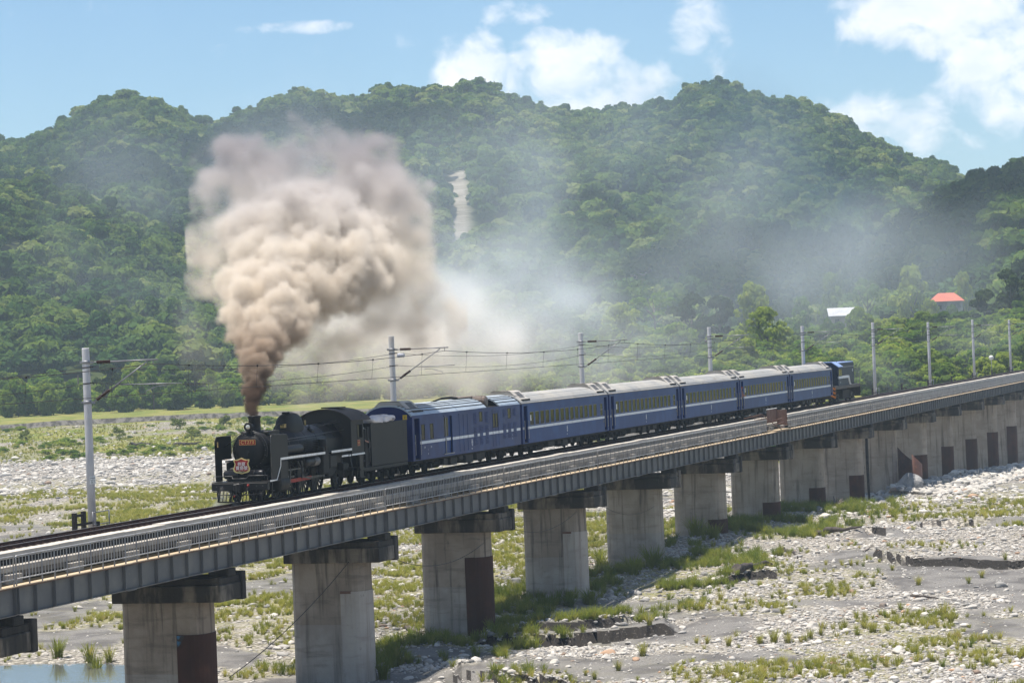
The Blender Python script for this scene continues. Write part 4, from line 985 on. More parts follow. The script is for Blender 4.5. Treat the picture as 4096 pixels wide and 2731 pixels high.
for sgn in (-1, 1):
    y = sgn*.60
    for x in (4.55, 6.45, 8.35): wheel(.86, x, y, L, 14, CR+PI)
    for x in (1.0, 2.95): wheel(.43, x, y, L, 8, None, 'leading_wheel')
    wheel(.49, 11.0, y, L, 8, None, 'trailing_wheel')
    pin = [(x+RC*math.cos(CR), .86+RC*math.sin(CR)) for x in (4.55, 6.45, 8.35)]
    yo = sgn*.80; a, b_ = min(yo, yo+sgn*.06), max(yo, yo+sgn*.06)
    def bar(p, q, h, y0, y1, nm, m):
        d = Vector((q[0]-p[0], 0, q[1]-p[1])).normalized(); nn = Vector((-d.z, 0, d.x))*h
        return MB().prism([(p[0]-nn.x, p[1]-nn.z), (q[0]-nn.x, q[1]-nn.z), (q[0]+nn.x, q[1]+nn.z), (p[0]+nn.x, p[1]+nn.z)], 'y', y0, y1).build(nm, m, L)
    bar(pin[0], pin[1], .055, a, b_, 'coupling_rod', 'steel_rod'); bar(pin[1], pin[2], .055, a, b_, 'coupling_rod', 'steel_rod')
    for p_ in pin: MB().lathe([(.11, -.05), (.11, .09)], (p_[0], yo+.03*sgn, p_[1]), 'y', 14).build('rod_end', 'steel_rod', L)
    y2 = sgn*.98; a2, b2 = min(y2, y2+sgn*.07), max(y2, y2+sgn*.07)
    bar((3.35, .80), (pin[1][0]-.25, pin[1][1]+.02), .085, a2, b2, 'main_rod', 'red_rod')
    bar((2.75, .80), (3.5, .80), .04, a2, b2, 'piston_rod', 'steel_rod')
    MB().bbox(3.15, 3.5, a2-.05, b2+.05, .66, .95, .02).build('crosshead', 'steel_rod', L)
    MB().box(2.7, 4.2, a2-.02, b2+.02, .97, 1.04).build('slide_bar', 'steel_rod', L)
    y3 = sgn*1.14; a3, b3 = min(y3, y3+sgn*.05), max(y3, y3+sgn*.05)
    bar((3.3, .7), (3.42, 1.42), .045, a3, b3, 'combination_lever', 'steel_rod')
    bar((2.8, 1.36), (4.9, 1.35), .03, a3, b3, 'valve_rod', 'steel_rod')
    ex = [(4.98+.25*math.cos(math.radians(t))*.5, 1.3+.42*math.sin(math.radians(t))) for t in range(-80, 81, 20)]
    MB().prism(ex+[(x-.13, z) for x, z in ex[::-1]], 'y', a3, b3).build('expansion_link', 'steel_rod', L)
    bar((4.98, .95), (6.2, .8), .035, a3, b3, 'eccentric_rod', 'steel_rod')
    for x in (5.5, 7.4): MB().bbox(x-.12, x+.12, sgn*.72-.06, sgn*.72+.06, .12, .62, .02).build('brake_hanger', 'running_gear', L)
    bar((4.4, 1.75), (5.1, 1.1), .05, a3, b3, 'link_bracket', 'running_gear'); bar((5.3, 1.8), (4.9, 1.2), .04, a3, b3, 'link_bracket', 'running_gear')
# headboard
sh = []
half = [(0, .37), (.12, .31), (.26, .27), (.39, .29), (.40, .22), (.34, .10), (.36, -.02), (.42, -.14), (.40, -.26), (.30, -.33), (.14, -.36), (0, -.40)]
def shield(s): return [(-y*s, z*s) for y, z in half]+[(y*s, z*s) for y, z in half[::-1][1:-1]]
hb = MB().prism([(y, z+1.75) for y, z in shield(1.0)], 'x', .20, .23).build('headboard', 'badge_gold', L)
MB().prism([(y, z+1.75) for y, z in shield(.84)], 'x', .188, .1995).build('shield_face', 'badge_red', hb)
MB().box(.180, .1875, -.24, .16, 1.895, 1.912).build('shield_rule', 'badge_pink', hb)
MB().prism([(.22, 1.47), (.07, 1.52), (.0, 1.47), (-.07, 1.50), (-.24, 1.46), (-.08, 1.42), (0, 1.38), (.1, 1.41)], 'x', .176, .1875).build('emblem', 'badge_leaf', hb)
for (bd, sz, z) in (('仲夏', .20, 1.80), ('寶島號', .20, 1.62)): text('shield_letters', bd, sz, 'glove_white', hb, face_mat((.183, -.01, z), (0, -1, 0), (0, 0, 1)), .005)
MB().box(.23, .5, -.02, .02, 1.3, 1.9).build('headboard_stay', 'loco_black', L)
# driver looking out of the cab
def person(loc, rz, label, top, cap, parent=None):
    import bmesh
    t = thing('person', loc, label, 'person', rz=rz)
    J = [(0,0,.92,.13),(0,0,1.2,.14),(0,0,1.42,.12),(0,0,1.52,.055),(0,.03,1.64,.09),(0,.03,1.72,.07),(.19,0,1.42,.06),(.27,.08,1.16,.045),(.2,.28,1.02,.036),(.17,.36,1.0,.04),(-.19,0,1.42,.06),(-.27,.05,1.16,.045),(-.22,.25,1.05,.036),(-.2,.33,1.04,.04),(.1,0,.86,.1),(.11,.02,.48,.07),(.11,0,.08,.05),(.11,.14,.04,.045),(-.1,0,.86,.1),(-.11,.02,.48,.07),(-.11,0,.08,.05),(-.11,.14,.04,.045)]
    E_ = [(0,1),(1,2),(2,3),(3,4),(4,5),(2,6),(6,7),(7,8),(8,9),(2,10),(10,11),(11,12),(12,13),(0,14),(14,15),(15,16),(16,17),(0,18),(18,19),(19,20),(20,21)]
    me = bpy.data.meshes.new('body'); me.from_pydata([j[:3] for j in J], E_, []); o = put('body', me, t)
    sk = o.modifiers.new('skin', 'SKIN'); ss = o.modifiers.new('sub', 'SUBSURF'); ss.levels = ss.render_levels = 1
    for i, j in enumerate(J): me.skin_vertices[0].data[i].radius = (j[3], j[3])
    me.skin_vertices[0].data[0].use_root = True
    m, nt, p, oo = pbsdf('person_body'); p.inputs['Roughness'].default_value = .8
    tc = nt.nodes.new('ShaderNodeTexCoord'); sp = nt.nodes.new('ShaderNodeSeparateXYZ'); nt.links.new(tc.outputs['Object'], sp.inputs[0])
    ab = math_(nt, 'ABSOLUTE', sp.outputs[0])
    c = mixc(nt, math_(nt, 'GREATER_THAN', sp.outputs[2], .9), (.02, .024, .04), top)
    c = mixc(nt, math_(nt, 'GREATER_THAN', sp.outputs[2], 1.5), c, (.42, .23, .16))
    c = mixc(nt, math_(nt, 'MULTIPLY', math_(nt, 'GREATER_THAN', sp.outputs[1], .17), math_(nt, 'GREATER_THAN', sp.outputs[2], .8)), c, (.42, .23, .16))
    nt.links.new(c, p.inputs['Base Color']); me.materials.append(m)
    MB().lathe([(.098, 0), (.10, .06), (.07, .1), (.02, .115)], (0, .03, 1.685), 'z', 12).box(-.07, .07, .1, .2, 1.685, 1.70).build('cap', cap, t)
    return t
person((125+13.7, YC-1.12, 1.2), math.radians(200), 'person in dark clothes and a white cap standing in the locomotive cab doorway', (.03, .035, .06), 'glove_white')
# tender
T = thing('tender', (138.9, YC, 0), 'plain grey-black tender with tall flat sides behind the locomotive', 'tender')
tp = [(-1.4, .95), (1.4, .95), (1.4, 2.95), (1.36, 3.1), (-1.36, 3.1), (-1.4, 3.0)]
tk = MB()
tk.box(.5, 6.1, -1.40, -1.36, .95, 3.12).box(.5, 6.1, 1.36, 1.40, .95, 3.12).box(.5, .54, -1.36, 1.36, .95, 3.12).box(5.2, 6.1, -1.36, 1.36, .95, 2.85).box(.54, 5.2, -1.36, 1.36, .95, 2.5)
tk.build('tank', 'tender_side', T)
MT_t = MB().prism([(.44, .9), (.5, .9), (.5, 3.16), (.44, 3.10)], 'y', -1.405, 1.405).build('front_sheet', 'loco_black', T)
MB().box(5.5, 6.12, -1.404, -1.38, 2.4, 3.123).build('corner_sheet', 'loco_plate', T)
MB().bbox(-.7, 6.2, -1.36, 1.36, .74, .93, .02).build('frame', 'loco_plate', T)
MB().box(-.2, .46, -1.3, -1.24, .9, 2.9).box(.2, .44, -1.38, -1.3, 1.9, 2.2).box(.05, .44, -1.34, -1.1, 2.2, 2.95).build('end_fittings', 'running_gear', T)
MB().tube([(.1, -1.38, 1.1), (.1, -1.42, 1.2), (.1, -1.42, 2.3), (.1, -1.38, 2.4)], .018, 5).build('handrail', 'steel_rod', T)
co = MB()
for i in range(160):
    x, y = R.uniform(.8, 5.0), R.uniform(-1.2, 1.2); r = R.uniform(.1, .2); z = 2.5+.45*(1-abs(y)/1.6)*R.random()
    co.add([(x+r*a, y+r*b_, z+r*c) for a, b_, c in ((1,.2,0),(-1,0,.2),(0,1,0),(.2,-1,0),(0,.1,1),(0,0,-1))], [(0,2,4),(2,1,4),(1,3,4),(3,0,4),(2,0,5),(1,2,5),(3,1,5),(0,3,5)])
tag(co.build('coal', 'soot', T), kind='stuff')
def bogie(par, xs, r, y=.6, mt='under_dark', frame=True):
    for sgn in (-1, 1):
        for x in xs:
            b = MB().ring((x, r), r-.07, r, sgn*y-.06, sgn*y+.06, 26); b.lathe([(r-.06, -.02), (r-.06, .02)], (x, sgn*y, r), 'y', 20); b.build('wheel', mt, par)
            MB().bbox(x-.14, x+.14, sgn*(y+.32)-.1, sgn*(y+.32)+.1, r-.14, r+.14, .03).build('axle_box', 'under_box', par)
        if frame:
            a, b_ = min(xs)-.55, max(xs)+.55; yo = sgn*(y+.34)
            MB().prism([(a, r+.05), (a+.3, r+.22), (b_-.3, r+.22), (b_, r+.05), (b_, r+.18), (b_-.3, r+.36), (a+.3, r+.36), (a, r+.18)], 'y', yo-.05, yo+.05).build('bogie_frame', mt, par)
            c = MB()
            for q in (-.18, 0, .18): c.lathe([(.09, -.22), (.09, .22)], ((a+b_)/2+q, yo, r+.05), 'z', 8)
            c.build('bogie_spring', mt, par)
bogie(T, (.95, 2.6), .43); bogie(T, (3.95, 5.6), .43)
# sacks on the tender
def sack(c, sx, sy, sz, seed, lab, rz=0):
    b = MB(); n, m_ = 22, 12; vs = []; rn = random.Random(seed); ph = [rn.uniform(0, 6) for _ in range(8)]
    for j in range(m_+1):
        v = PI*j/m_-PI/2
        for i in range(n):
            u = 2*PI*i/n; x, y, z = math.cos(v)*math.cos(u), math.cos(v)*math.sin(u), math.sin(v)
            sq = lambda t: math.copysign(abs(t)**.62, t)
            w_ = 1+.10*math.sin(3*u+ph[0]+4*z)+.08*math.sin(5*u+ph[1])*abs(z)+.13*math.sin(7*x+ph[2])*math.sin(6*y+ph[3])+.06*math.sin(13*x+ph[4])
            vs.append((sq(x)*sx*w_, sq(y)*sy*w_, max(-.6, sq(z))*sz*w_))
    fs = [(j*n+i, j*n+(i+1) % n, (j+1)*n+(i+1) % n, (j+1)*n+i) for j in range(m_) for i in range(n)]
    b.add(vs, fs, True); o = b.build('white_sack', 'tarp'); o.location = c; o.rotation_euler.z = rz
    return tag(o, lab, 'sack', 'white sacks on the tender')
s1 = sack((140.6, 50.22, 3.24), .95, .52, .20, 3, 'creased white sack lying towards the cab end of the tender top')
s2 = sack((142.4, 50.2, 3.26), 1.0, .52, .21, 5, 'white sack with dark lettering lying towards the rear of the tender top')
text('sack_print', 'TAICO', .16, 'cloth_dark', s2, face_mat((.25, -.60, -.02), (1, 0, 0), (0, .1, 1)), .003)
bn = [o for o in COL.objects if False]
# ------------------------------------------------------------------ coaches
def roof_profile(hw=1.4, z0=3.28, zt=3.86, n=14, dz=0.):
    pts = []
    for i in range(n+1):
        y = -hw+2*hw*i/n; t = abs(y)/hw
        pts.append((y, z0+(zt-z0)*(1-t**2.6)**.9+dz))
    return pts
def side_wall(mb, y, x0, x1, z0, z1, holes, th=.05):
    """wall with openings: cells between the opening edges, each open edge lined by the wall's thickness"""
    xs = sorted({x0, x1, *[h[0] for h in holes], *[h[1] for h in holes]}); zs = sorted({z0, z1, *[h[2] for h in holes], *[h[3] for h in holes]})
    a, b_ = min(y, y-math.copysign(th, y)), max(y, y-math.copysign(th, y))
    for i in range(len(xs)-1):
        j = 0
        while j < len(zs)-1:
            def hole(jj): 
                cx, cz = (xs[i]+xs[i+1])/2, (zs[jj]+zs[jj+1])/2
                return any(h[0] < cx < h[1] and h[2] < cz < h[3] for h in holes)
            if hole(j): j += 1; continue
            k = j
            while k+1 < len(zs)-1 and not hole(k+1): k += 1
            mb.box(xs[i], xs[i+1], a, b_, zs[j], zs[k+1]); j = k+1
def window(par, x0, x1, z0, z1, y=-1.4, split=False, dark=False, fm='window_frame'):
    f = MB(); d = .035; yo, yi = y-.006, y+.03
    f.box(x0, x0+d, yo, yi, z0, z1).box(x1-d, x1, yo, yi, z0, z1).box(x0+d, x1-d, yo, yi, z0, z0+d).box(x0+d, x1-d, yo, yi, z1-d, z1)
    if split: f.box(x0+d, x1-d, yo+.002, yi, (z0+z1)/2-.02, (z0+z1)/2+.02)
    w_ = f.build('window', fm, par)
    MB().box(x0+d, x1-d, y+.012, y+.016, z0+d, z1-d).build('pane', 'glass_dark' if dark else 'glass', w_)
    return w_
def ac_unit(par, xc, zr):
    """saddle-shaped roof unit: raised box across the roof with sloping sides, a grille on each slope and a vent slot at its foot"""
    prof = [(-1.24, 3.47), (-1.05, 3.60), (-.62, 4.0), (-.45, 4.06), (.45, 4.06), (.62, 4.0), (1.05, 3.60), (1.24, 3.47), (1.0, 3.50), (.0, 3.80), (-1.0, 3.50)]
    u = MB().prism(prof, 'x', xc-1.0, xc+1.0).build('air_conditioner', 'ac_shell', par)
    for sgn in (-1, 1):
        a = Vector((0, sgn*1.05, 3.60)); e = Vector((0, sgn*.62, 4.0)); n = (e-a).cross(Vector((1, 0, 0))).normalized()*(-sgn); n = n if n.z > 0 else -n
        g = MB()
        for (x0, x1) in ((xc-.32, xc+.62),):
            p = [a.lerp(e, .08)+n*.012, a.lerp(e, .92)+n*.012]
            g.add([(x0, p[0].y, p[0].z), (x1, p[0].y, p[0].z), (x1, p[1].y, p[1].z), (x0, p[1].y, p[1].z), (x0, p[0].y-n.y*.02, p[0].z-n.z*.02), (x1, p[0].y-n.y*.02, p[0].z-n.z*.02), (x1, p[1].y-n.y*.02, p[1].z-n.z*.02), (x0, p[1].y-n.y*.02, p[1].z-n.z*.02)], [(0,1,2,3),(0,1,5,4),(1,2,6,5),(2,3,7,6),(3,0,4,7)])
        g.build('grille', 'ac_grille', u)
        MB().box(xc-.75, xc+.95, min(sgn*1.1, sgn*1.27), max(sgn*1.1, sgn*1.27), 3.44, 3.535).build('vent_slot', 'soot', u)
    MB().prism([(-.66, 4.01), (-.45, 4.075), (.45, 4.075), (.66, 4.01), (.45, 4.05), (-.45, 4.05)], 'x', xc-1.03, xc-.96).build('edge_trim', 'soot', u)
    return u
def emblem(par, x, num):
    e = MB()
    ou = [(x+.105*math.cos(2*PI*k/20), 1.41+.2*math.sin(2*PI*k/20)) for k in range(20)]; inn = [(x+.075*math.cos(2*PI*k/20), 1.41+.165*math.sin(2*PI*k/20)) for k in range(20)]
    vs = [(a, -1.404, b_) for a, b_ in ou]+[(a, -1.404, b_) for a, b_ in inn]
    e.add(vs, [(k, (k+1) % 20, 20+(k+1) % 20, 20+k) for k in range(20)])
    e.box(x-.07, x+.07, -1.4045, -1.403, 1.395, 1.435).box(x-.012, x+.012, -1.4045, -1.403, 1.29, 1.395).prism([(x-.055, 1.46), (x+.055, 1.46), (x, 1.55)], 'y', -1.4045, -1.403).prism([(x-.045, 1.34), (x+.045, 1.34), (x, 1.26)], 'y', -1.4045, -1.403)
    e.build('railway_emblem', 'stripe_white', par)
    if num: text('car_number', num, .105, 'stripe_white', par, face_mat((x-.06, -1.404, 1.06), (1, 0, 0), (0, 0, 1)), .001)
def underframe(par, ln, gen=False):
    MB().box(.1, ln-.1, -1.2, 1.2, .74, .90).box(5.4, ln-5.2, -.4, .4, .30, .74).box(1.2, 4.9, -.35, .35, .3, .74).box(ln-4.9, ln-1.2, -.35, .35, .3, .74).build('underframe', 'under_dark', par)  # dark centre boxes added to fill bright gaps with shadow under the car
    bogie(par, (2.0, 4.1), .43); bogie(par, (ln-4.1, ln-2.0), .43)
    spec = [(6.2, 7.6, .42), (8.3, 9.0, .5), (9.5, 10.6, .3), (11.3, 11.8, .48), (12.6, 13.6, .45)] if not gen else [(5.8, 6.5, .35), (7.0, 8.2, .3), (8.6, 9.3, .5), (9.8, 11.2, .28), (11.8, 13.4, .33)]
    for a, e, z in spec: MB().bbox(a, e, -1.18, -.55, z, .74, .03).build('equipment_box', 'under_box', par); MB().bbox(a+.3, e+.2, .4, 1.1, z+.1, .74, .03).build('equipment_box', 'under_box', par)
    MB().lathe([(.05, -.75), (.24, -.7), (.26, -.6), (.26, .6), (.24, .7), (.05, .75)], (5.3, -.7, .5), 'x', 14).build('air_reservoir', 'under_dark', par)
    for x in (.2, ln-.2): MB().bbox(x-.35, x+.35, -.2, .2, .6, .85, .05).build('coupler', 'under_dark', par)
def shell(par, ln, holes, body, roof, dark, far_holes):
    w_ = MB(); side_wall(w_, -1.4, 0, ln, .86, 3.285, holes)
    w2 = MB(); side_wall(w2, 1.4, 0, ln, .86, 3.285, far_holes); w2.build('side_wall', body, par)
    rp = roof_profile()
    end = [(-1.4, .86)]+rp+[(1.4, .86)]
    o = w_.build('side_wall', body, par)
    for xa in (-.02, ln-.03): MB().prism([(y*.999, z-.004) for y, z in end], 'x', xa, xa+.05).build('end_wall', dark, par)
    MB().box(.04, ln-.04, -1.34, 1.34, .91, .96).build('floor', 'under_dark', par)
    # gangway bellows
    for x0 in (-.24, ln):
        g = MB(); g.box(x0, x0+.24, -.55, -.45, .95, 3.0).box(x0, x0+.24, .45, .55, .95, 3.0).box(x0, x0+.24, -.45, .45, 2.9, 3.0); g.build('gangway', dark, par)
    return o
def stripe(par, segs, mt='stripe_white'):
    for a, e in segs: MB().box(a, e, -1.4055, -1.4005, 1.712, 1.862).build('white_stripe', mt, par)
def doorway(par, x0, x1, dark, right_rail=True):
    d = MB().box(x0, x1, -1.12, -1.08, .9, 3.1).box(x0, x0+.02, -1.345, -1.12, .9, 3.1).box(x1-.02, x1, -1.345, -1.12, .9, 3.1).box(x0, x1, -1.36, -1.12, .86, .90).box(x0, x1, -1.345, -1.12, 3.1, 3.13)
    o = d.build('door', dark, par)
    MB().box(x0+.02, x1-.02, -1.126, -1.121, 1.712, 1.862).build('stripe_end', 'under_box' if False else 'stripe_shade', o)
    MB().box(x0+.16, x1-.16, -1.126, -1.121, 2.1, 2.85).build('door_window', 'glass_dark', o)
    for x in (x0-.02, x1+.02): MB().tube([(x, -1.43, 1.15), (x, -1.45, 1.2), (x, -1.45, 2.2), (x, -1.43, 2.25)], .016, 5).build('grab_rail', 'door_rail', o)
    for i, z in enumerate((.62, .36)): MB().box(x0+.04, x1-.04, -1.36+.06*(1-i), -1.1, z, z+.04).build('step', 'under_box', o)
LN = 20.05; PITCH = 20.5; CAR0 = 145.95
# generator / baggage car
G = thing('generator_car', (CAR0, YC, 0), 'blue generator van with ribbed silver roof and louvres, directly behind the tender', 'railway coach', 'blue coaches of the train')
x_ = lambda X: X-CAR0
gh = [(.32, 1.2, .90, 3.12), (1.45, 2.05, 1.92, 2.76), (2.93, 3.52, 1.92, 2.76), (5.4, 6.85, 1.02, 3.05), (11.9, 12.48, 2.52, 3.09), (14.5, 14.98, 2.08, 2.9), (15.02, 15.48, 2.08, 2.9), (17.5, 18.1, 2.5, 3.1)]
shell(G, LN, gh, 'generator_blue', 'roof_silver', 'car_blue_dark', [(.32, 1.2, .90, 3.12)])
doorway(G, .32, 1.2, 'car_blue_dark')
for h in gh[1:3]: window(G, *h, dark=True, fm='under_box')
for h in (gh[4], gh[7]): window(G, *h, dark=True, fm='under_box')
for h in gh[5:7]: window(G, *h, dark=True, fm='under_box')
dr = MB().box(5.42, 6.83, -1.30, -1.27, 1.02, 3.05).build('baggage_door', 'generator_blue', G)
MB().box(5.42, 5.48, -1.34, -1.301, 1.02, 3.05).box(5.86, 5.92, -1.34, -1.301, 1.02, 3.05).build('door_bar', 'door_rail', dr)
MB().box(5.95, 6.35, -1.308, -1.302, 1.95, 2.95).box(5.5, 5.85, -1.308, -1.302, 1.95, 2.95).build('pane', 'glass_dark', dr)
MB().box(5.42, 6.83, -1.306, -1.3015, 1.712, 1.862).build('stripe_end', 'stripe_white', dr)
MB().box(5.2, 7.0, -1.46, -1.39, .98, 1.015).build('door_sill', 'door_rail', dr); MB().box(5.3, 6.95, -1.44, -1.39, 3.06, 3.10).build('door_hood', 'generator_blue', dr)
for (a, e) in ((8.1, 9.65), (14.4, 15.6)):
    q = MB().box(a, a+.03, -1.412, -1.399, 1.0, 3.05).box(e-.03, e, -1.412, -1.399, 1.0, 3.05).box((a+e)/2-.012, (a+e)/2+.012, -1.412, -1.399, 1.0, 3.05).box(a-.05, e+.05, -1.44, -1.395, 3.06, 3.10); q.build('access_panel', 'generator_blue', G)
def louvre(x0, x1, z0, z1):
    b = MB().box(x0, x1, -1.402, -1.3995, z0, z1).build('louvre', 'car_blue_dark', G)
    n = int((z1-z0)/.07)
    s = MB()
    for i in range(n):
        z = z0+(z1-z0)*(i+.2)/n; s.add([(x0, -1.403, z), (x1, -1.403, z), (x1, -1.432, z+.012), (x0, -1.432, z+.012), (x0, -1.403, z+.042), (x1, -1.403, z+.042)], [(0,1,2,3),(3,2,5,4)])
    s.build('slat', 'generator_blue', b)
for a, e in ((10.8, 11.42), (13.0, 13.6)): louvre(a, e, 2.42, 3.1)
for a, e in ((10.8, 11.42), (11.9, 12.5), (13.0, 13.6)): louvre(a, e, 1.88, 2.3); louvre(a, e, 1.2, 1.69)
for a, e in ((16.5, 17.1), (18.6, 19.15)): louvre(a, e, 2.6, 3.1)
for a, e in ((16.5, 17.1), (17.5, 18.1), (18.6, 19.2)): louvre(a, e, 1.88, 2.25); louvre(a, e, 1.35, 1.69)
stripe(G, [(1.2, 5.4), (6.85, 10.75), (11.45, 11.85), (12.53, 12.95), (13.63, 16.45), (17.13, 17.45), (18.13, 18.55), (19.23, 20.0)])
emblem(G, 10.38, '45PB')
for (tx, X, z, sz) in (('行李', 1.95, 1.5, .13), ('30t', 3.05, 1.5, .16), ('1', 2.5, 1.35, .13), ('8', 2.5, 1.14, .15), ('3', 18.3, 1.5, .14), ('2', 18.3, 1.3, .14)): text('small_marking', tx, sz, 'stripe_white', G, face_mat((X, -1.404, z), (1, 0, 0), (0, 0, 1)), .001)
ys = MB().box(-.032, -.024, -1.12, -.88, 3.08, 3.34).build('warning_sign', 'yellow_sign', G)
text('warning_mark', 'Z', .17, 'black_paint', ys, face_mat((-.034, -1.0, 3.21), (0, -1, 0), (0, 0, 1)), .001)
rp = roof_profile()
def roof_piece(par, a, e, mt, rp=rp, seams=None):
    o = MB().prism(rp+[(y*.97, z-.07) for y, z in rp[::-1]], 'x', a, e).build('roof', mt, par)
    return o
ro = roof_piece(G, -.04, 13.4, 'roof_silver')
for i in (1, 2, 3, 4, 10, 11, 12, 13):
    y, z = rp[i]; sgn = -1 if y < 0 else 1; MB().box(0, 13.4, y-.03, y+.03, z-.02, z+.022).build('roof_seam', 'roof_seam', ro)
ro2 = roof_piece(G, 15.95, LN+.04, 'roof_silver')
for i in (1, 2, 3, 4, 10, 11, 12, 13):
    y, z = rp[i]; MB().box(15.95, LN, y-.03, y+.03, z-.02, z+.022).build('roof_seam', 'roof_seam', ro2)
MB().box(13.4, 15.95, -1.34, 1.34, 3.0, 3.3).build('roof_well', 'soot', G)
MB().lathe([(.1, -1.15), (.36, -1.12), (.40, -1.05), (.40, -.3), (.415, -.29), (.415, -.22), (.40, -.21), (.40, 1.05), (.36, 1.12), (.1, 1.15)], (14.25, 0, 3.56), 'y', 20).build('exhaust_silencer', 'silencer', G)
cv = [(-.1, 3.9), (4.0, 3.9)]
rb_ = MB()
for (a, e, y) in ((6.5, 16.2, -.35), (9.5, 13.8, .5)):
    pts = [(a, y, 3.86), (a+1.6, y, 4.0), (a+3.2, y, 4.0), (a+4.4, y, 3.92), (e, y, 3.92)]
    for p, q in zip(pts[:-1], pts[1:]): rb_.add([(p[0], p[1], p[2]-.08), (q[0], q[1], q[2]-.08), (q[0], q[1], q[2]), (p[0], p[1], p[2]), (p[0], p[1]+.06, p[2]-.08), (q[0], q[1]+.06, q[2]-.08), (q[0], q[1]+.06, q[2]), (p[0], p[1]+.06, p[2])], [(0,1,2,3),(7,6,5,4),(3,2,6,7),(0,4,5,1)])
rb_.build('roof_rib', 'soot', G)
ac_unit(G, 1.35, 3.8)
underframe(G, LN, True)
# passenger coach prototype
def coach():
    t = thing('passenger_coach', (0, YC, 0), 'x', 'railway coach', 'blue coaches of the train')
    wins = [(.36+1.1-.06+.0, 0, 0, 0)]
    W14 = [(1.62+i*1.13, 1.62+i*1.13+.80, 1.93, 2.74) for i in range(14)]
    last = (18.02, 18.60, 1.93, 2.72)
    dh = [(.36, 1.12, .90, 3.12), (19.05, 19.78, .90, 3.12)]
    shell(t, LN, W14+[last]+dh, 'car_blue', 'roof_dust', 'car_blue_dark', W14+dh)
    for d in dh: doorway(t, d[0], d[1], 'car_blue_dark')
    for w_ in W14: window(t, *w_)
    window(t, *last, split=True)
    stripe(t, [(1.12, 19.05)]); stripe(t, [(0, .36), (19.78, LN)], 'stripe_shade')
    emblem(t, 9.85, '35SP')
    MB().box(18.75, 18.95, -1.404, -1.4, 1.45, 1.6).build('route_board', 'window_frame', t)
    pl = MB().box(1.72, 1.92, -1.396, -1.392, 2.2, 2.55).build('window_notice', 'white_paint', t)
    roof_piece(t, -.03, LN+.03, 'roof_dust')
    g = MB().box(0, LN, -1.425, -1.40, 3.26, 3.30).build('gutter', 'roof_edge', t)
    ac_unit(t, 1.3, 3.8); u = ac_unit(t, LN-1.3, 3.8)
    sm_e = MB().box(0, .16, -.42, .42, 1.3, 2.15).box(-.35, 0, -.42, .42, 1.25, 1.42).mesh('seat', 'seat')
    for i in range(14):
        for y in (-.75, .75): put('seat', sm_e, t, (1.9+i*1.13, y, 0))
    underframe(t, LN)
    return t
c0 = coach()
CL = ['blue passenger coach right behind the generator van', 'second blue passenger coach behind the generator van', 'blue passenger coach in the middle of the train, third with a row of windows', 'blue passenger coach with a person leaning from its first door', 'last blue passenger coach, in front of the dark diesel locomotive']
for k in range(5):
    o = c0 if k == 0 else copy_tree(c0)
    o.location = (CAR0+PITCH*(k+1), YC, 0); o['label'] = CL[k]
person((CAR0+PITCH*4+.78, YC-1.30, .9), math.radians(205), 'person in an orange-brown shirt and red cap leaning out of a coach door', (.34, .13, .06), 'cap_red')
# ------------------------------------------------------------------ diesel pushing at the rear
D = thing('diesel_locomotive', (269.2, YC, 0), 'dark blue diesel locomotive with pale stripe pushing at the tail of the train', 'locomotive')
MB().bbox(.9, 14.3, -1.38, 1.38, 1.33, 1.64, .02).build('deck_frame', 'diesel_deck', D)
cabp = [(-1.38, 1.64), (-1.38, 3.42), (-.75, 3.86), (.75, 3.86), (1.38, 3.42), (1.38, 1.64)]
c = MB().prism(cabp, 'x', 2.6, 4.6).build('cab', 'diesel_dark', D)
MB().prism([(-1.44, 3.40), (-1.44, 3.46), (-.78, 3.93), (.78, 3.93), (1.44, 3.46), (1.44, 3.40), (.76, 3.87), (-.76, 3.87)], 'x', 2.5, 4.9).build('cab_roof', 'diesel_sunlit_blue', D)
MB().box(2.9, 3.5, -1.392, -1.381, 2.6, 3.2).box(3.7, 4.3, -1.392, -1.381, 2.6, 3.2).build('cab_window', 'glass_dark', c)
MB().bbox(.9, 2.6, -.85, .85, 1.64, 3.5, .1).build('short_hood', 'diesel_dark', D)
hd = MB().bbox(4.6, 13.9, -.88, .88, 1.64, 3.74, .06).build('long_hood', 'diesel_dark', D)
MB().bbox(4.62, 13.86, -.84, .84, 3.745, 3.84, .03).build('hood_roof', 'diesel_sunlit_blue', D)
MB().box(5.0, 13.9, -.892, -.883, 3.34, 3.39).build('hood_line', 'stripe_shade', hd)
MB().lathe([(.3, 0), (.3, .1)], (12.2, 0, 3.862), 'z', 14).box(7.2, 8.2, -.3, .3, 3.862, 3.95).build('exhaust', 'soot', D)
MB().box(12.9, 13.15, -.893, -.884, 2.85, 3.1).build('hood_emblem', 'stripe_white', hd)
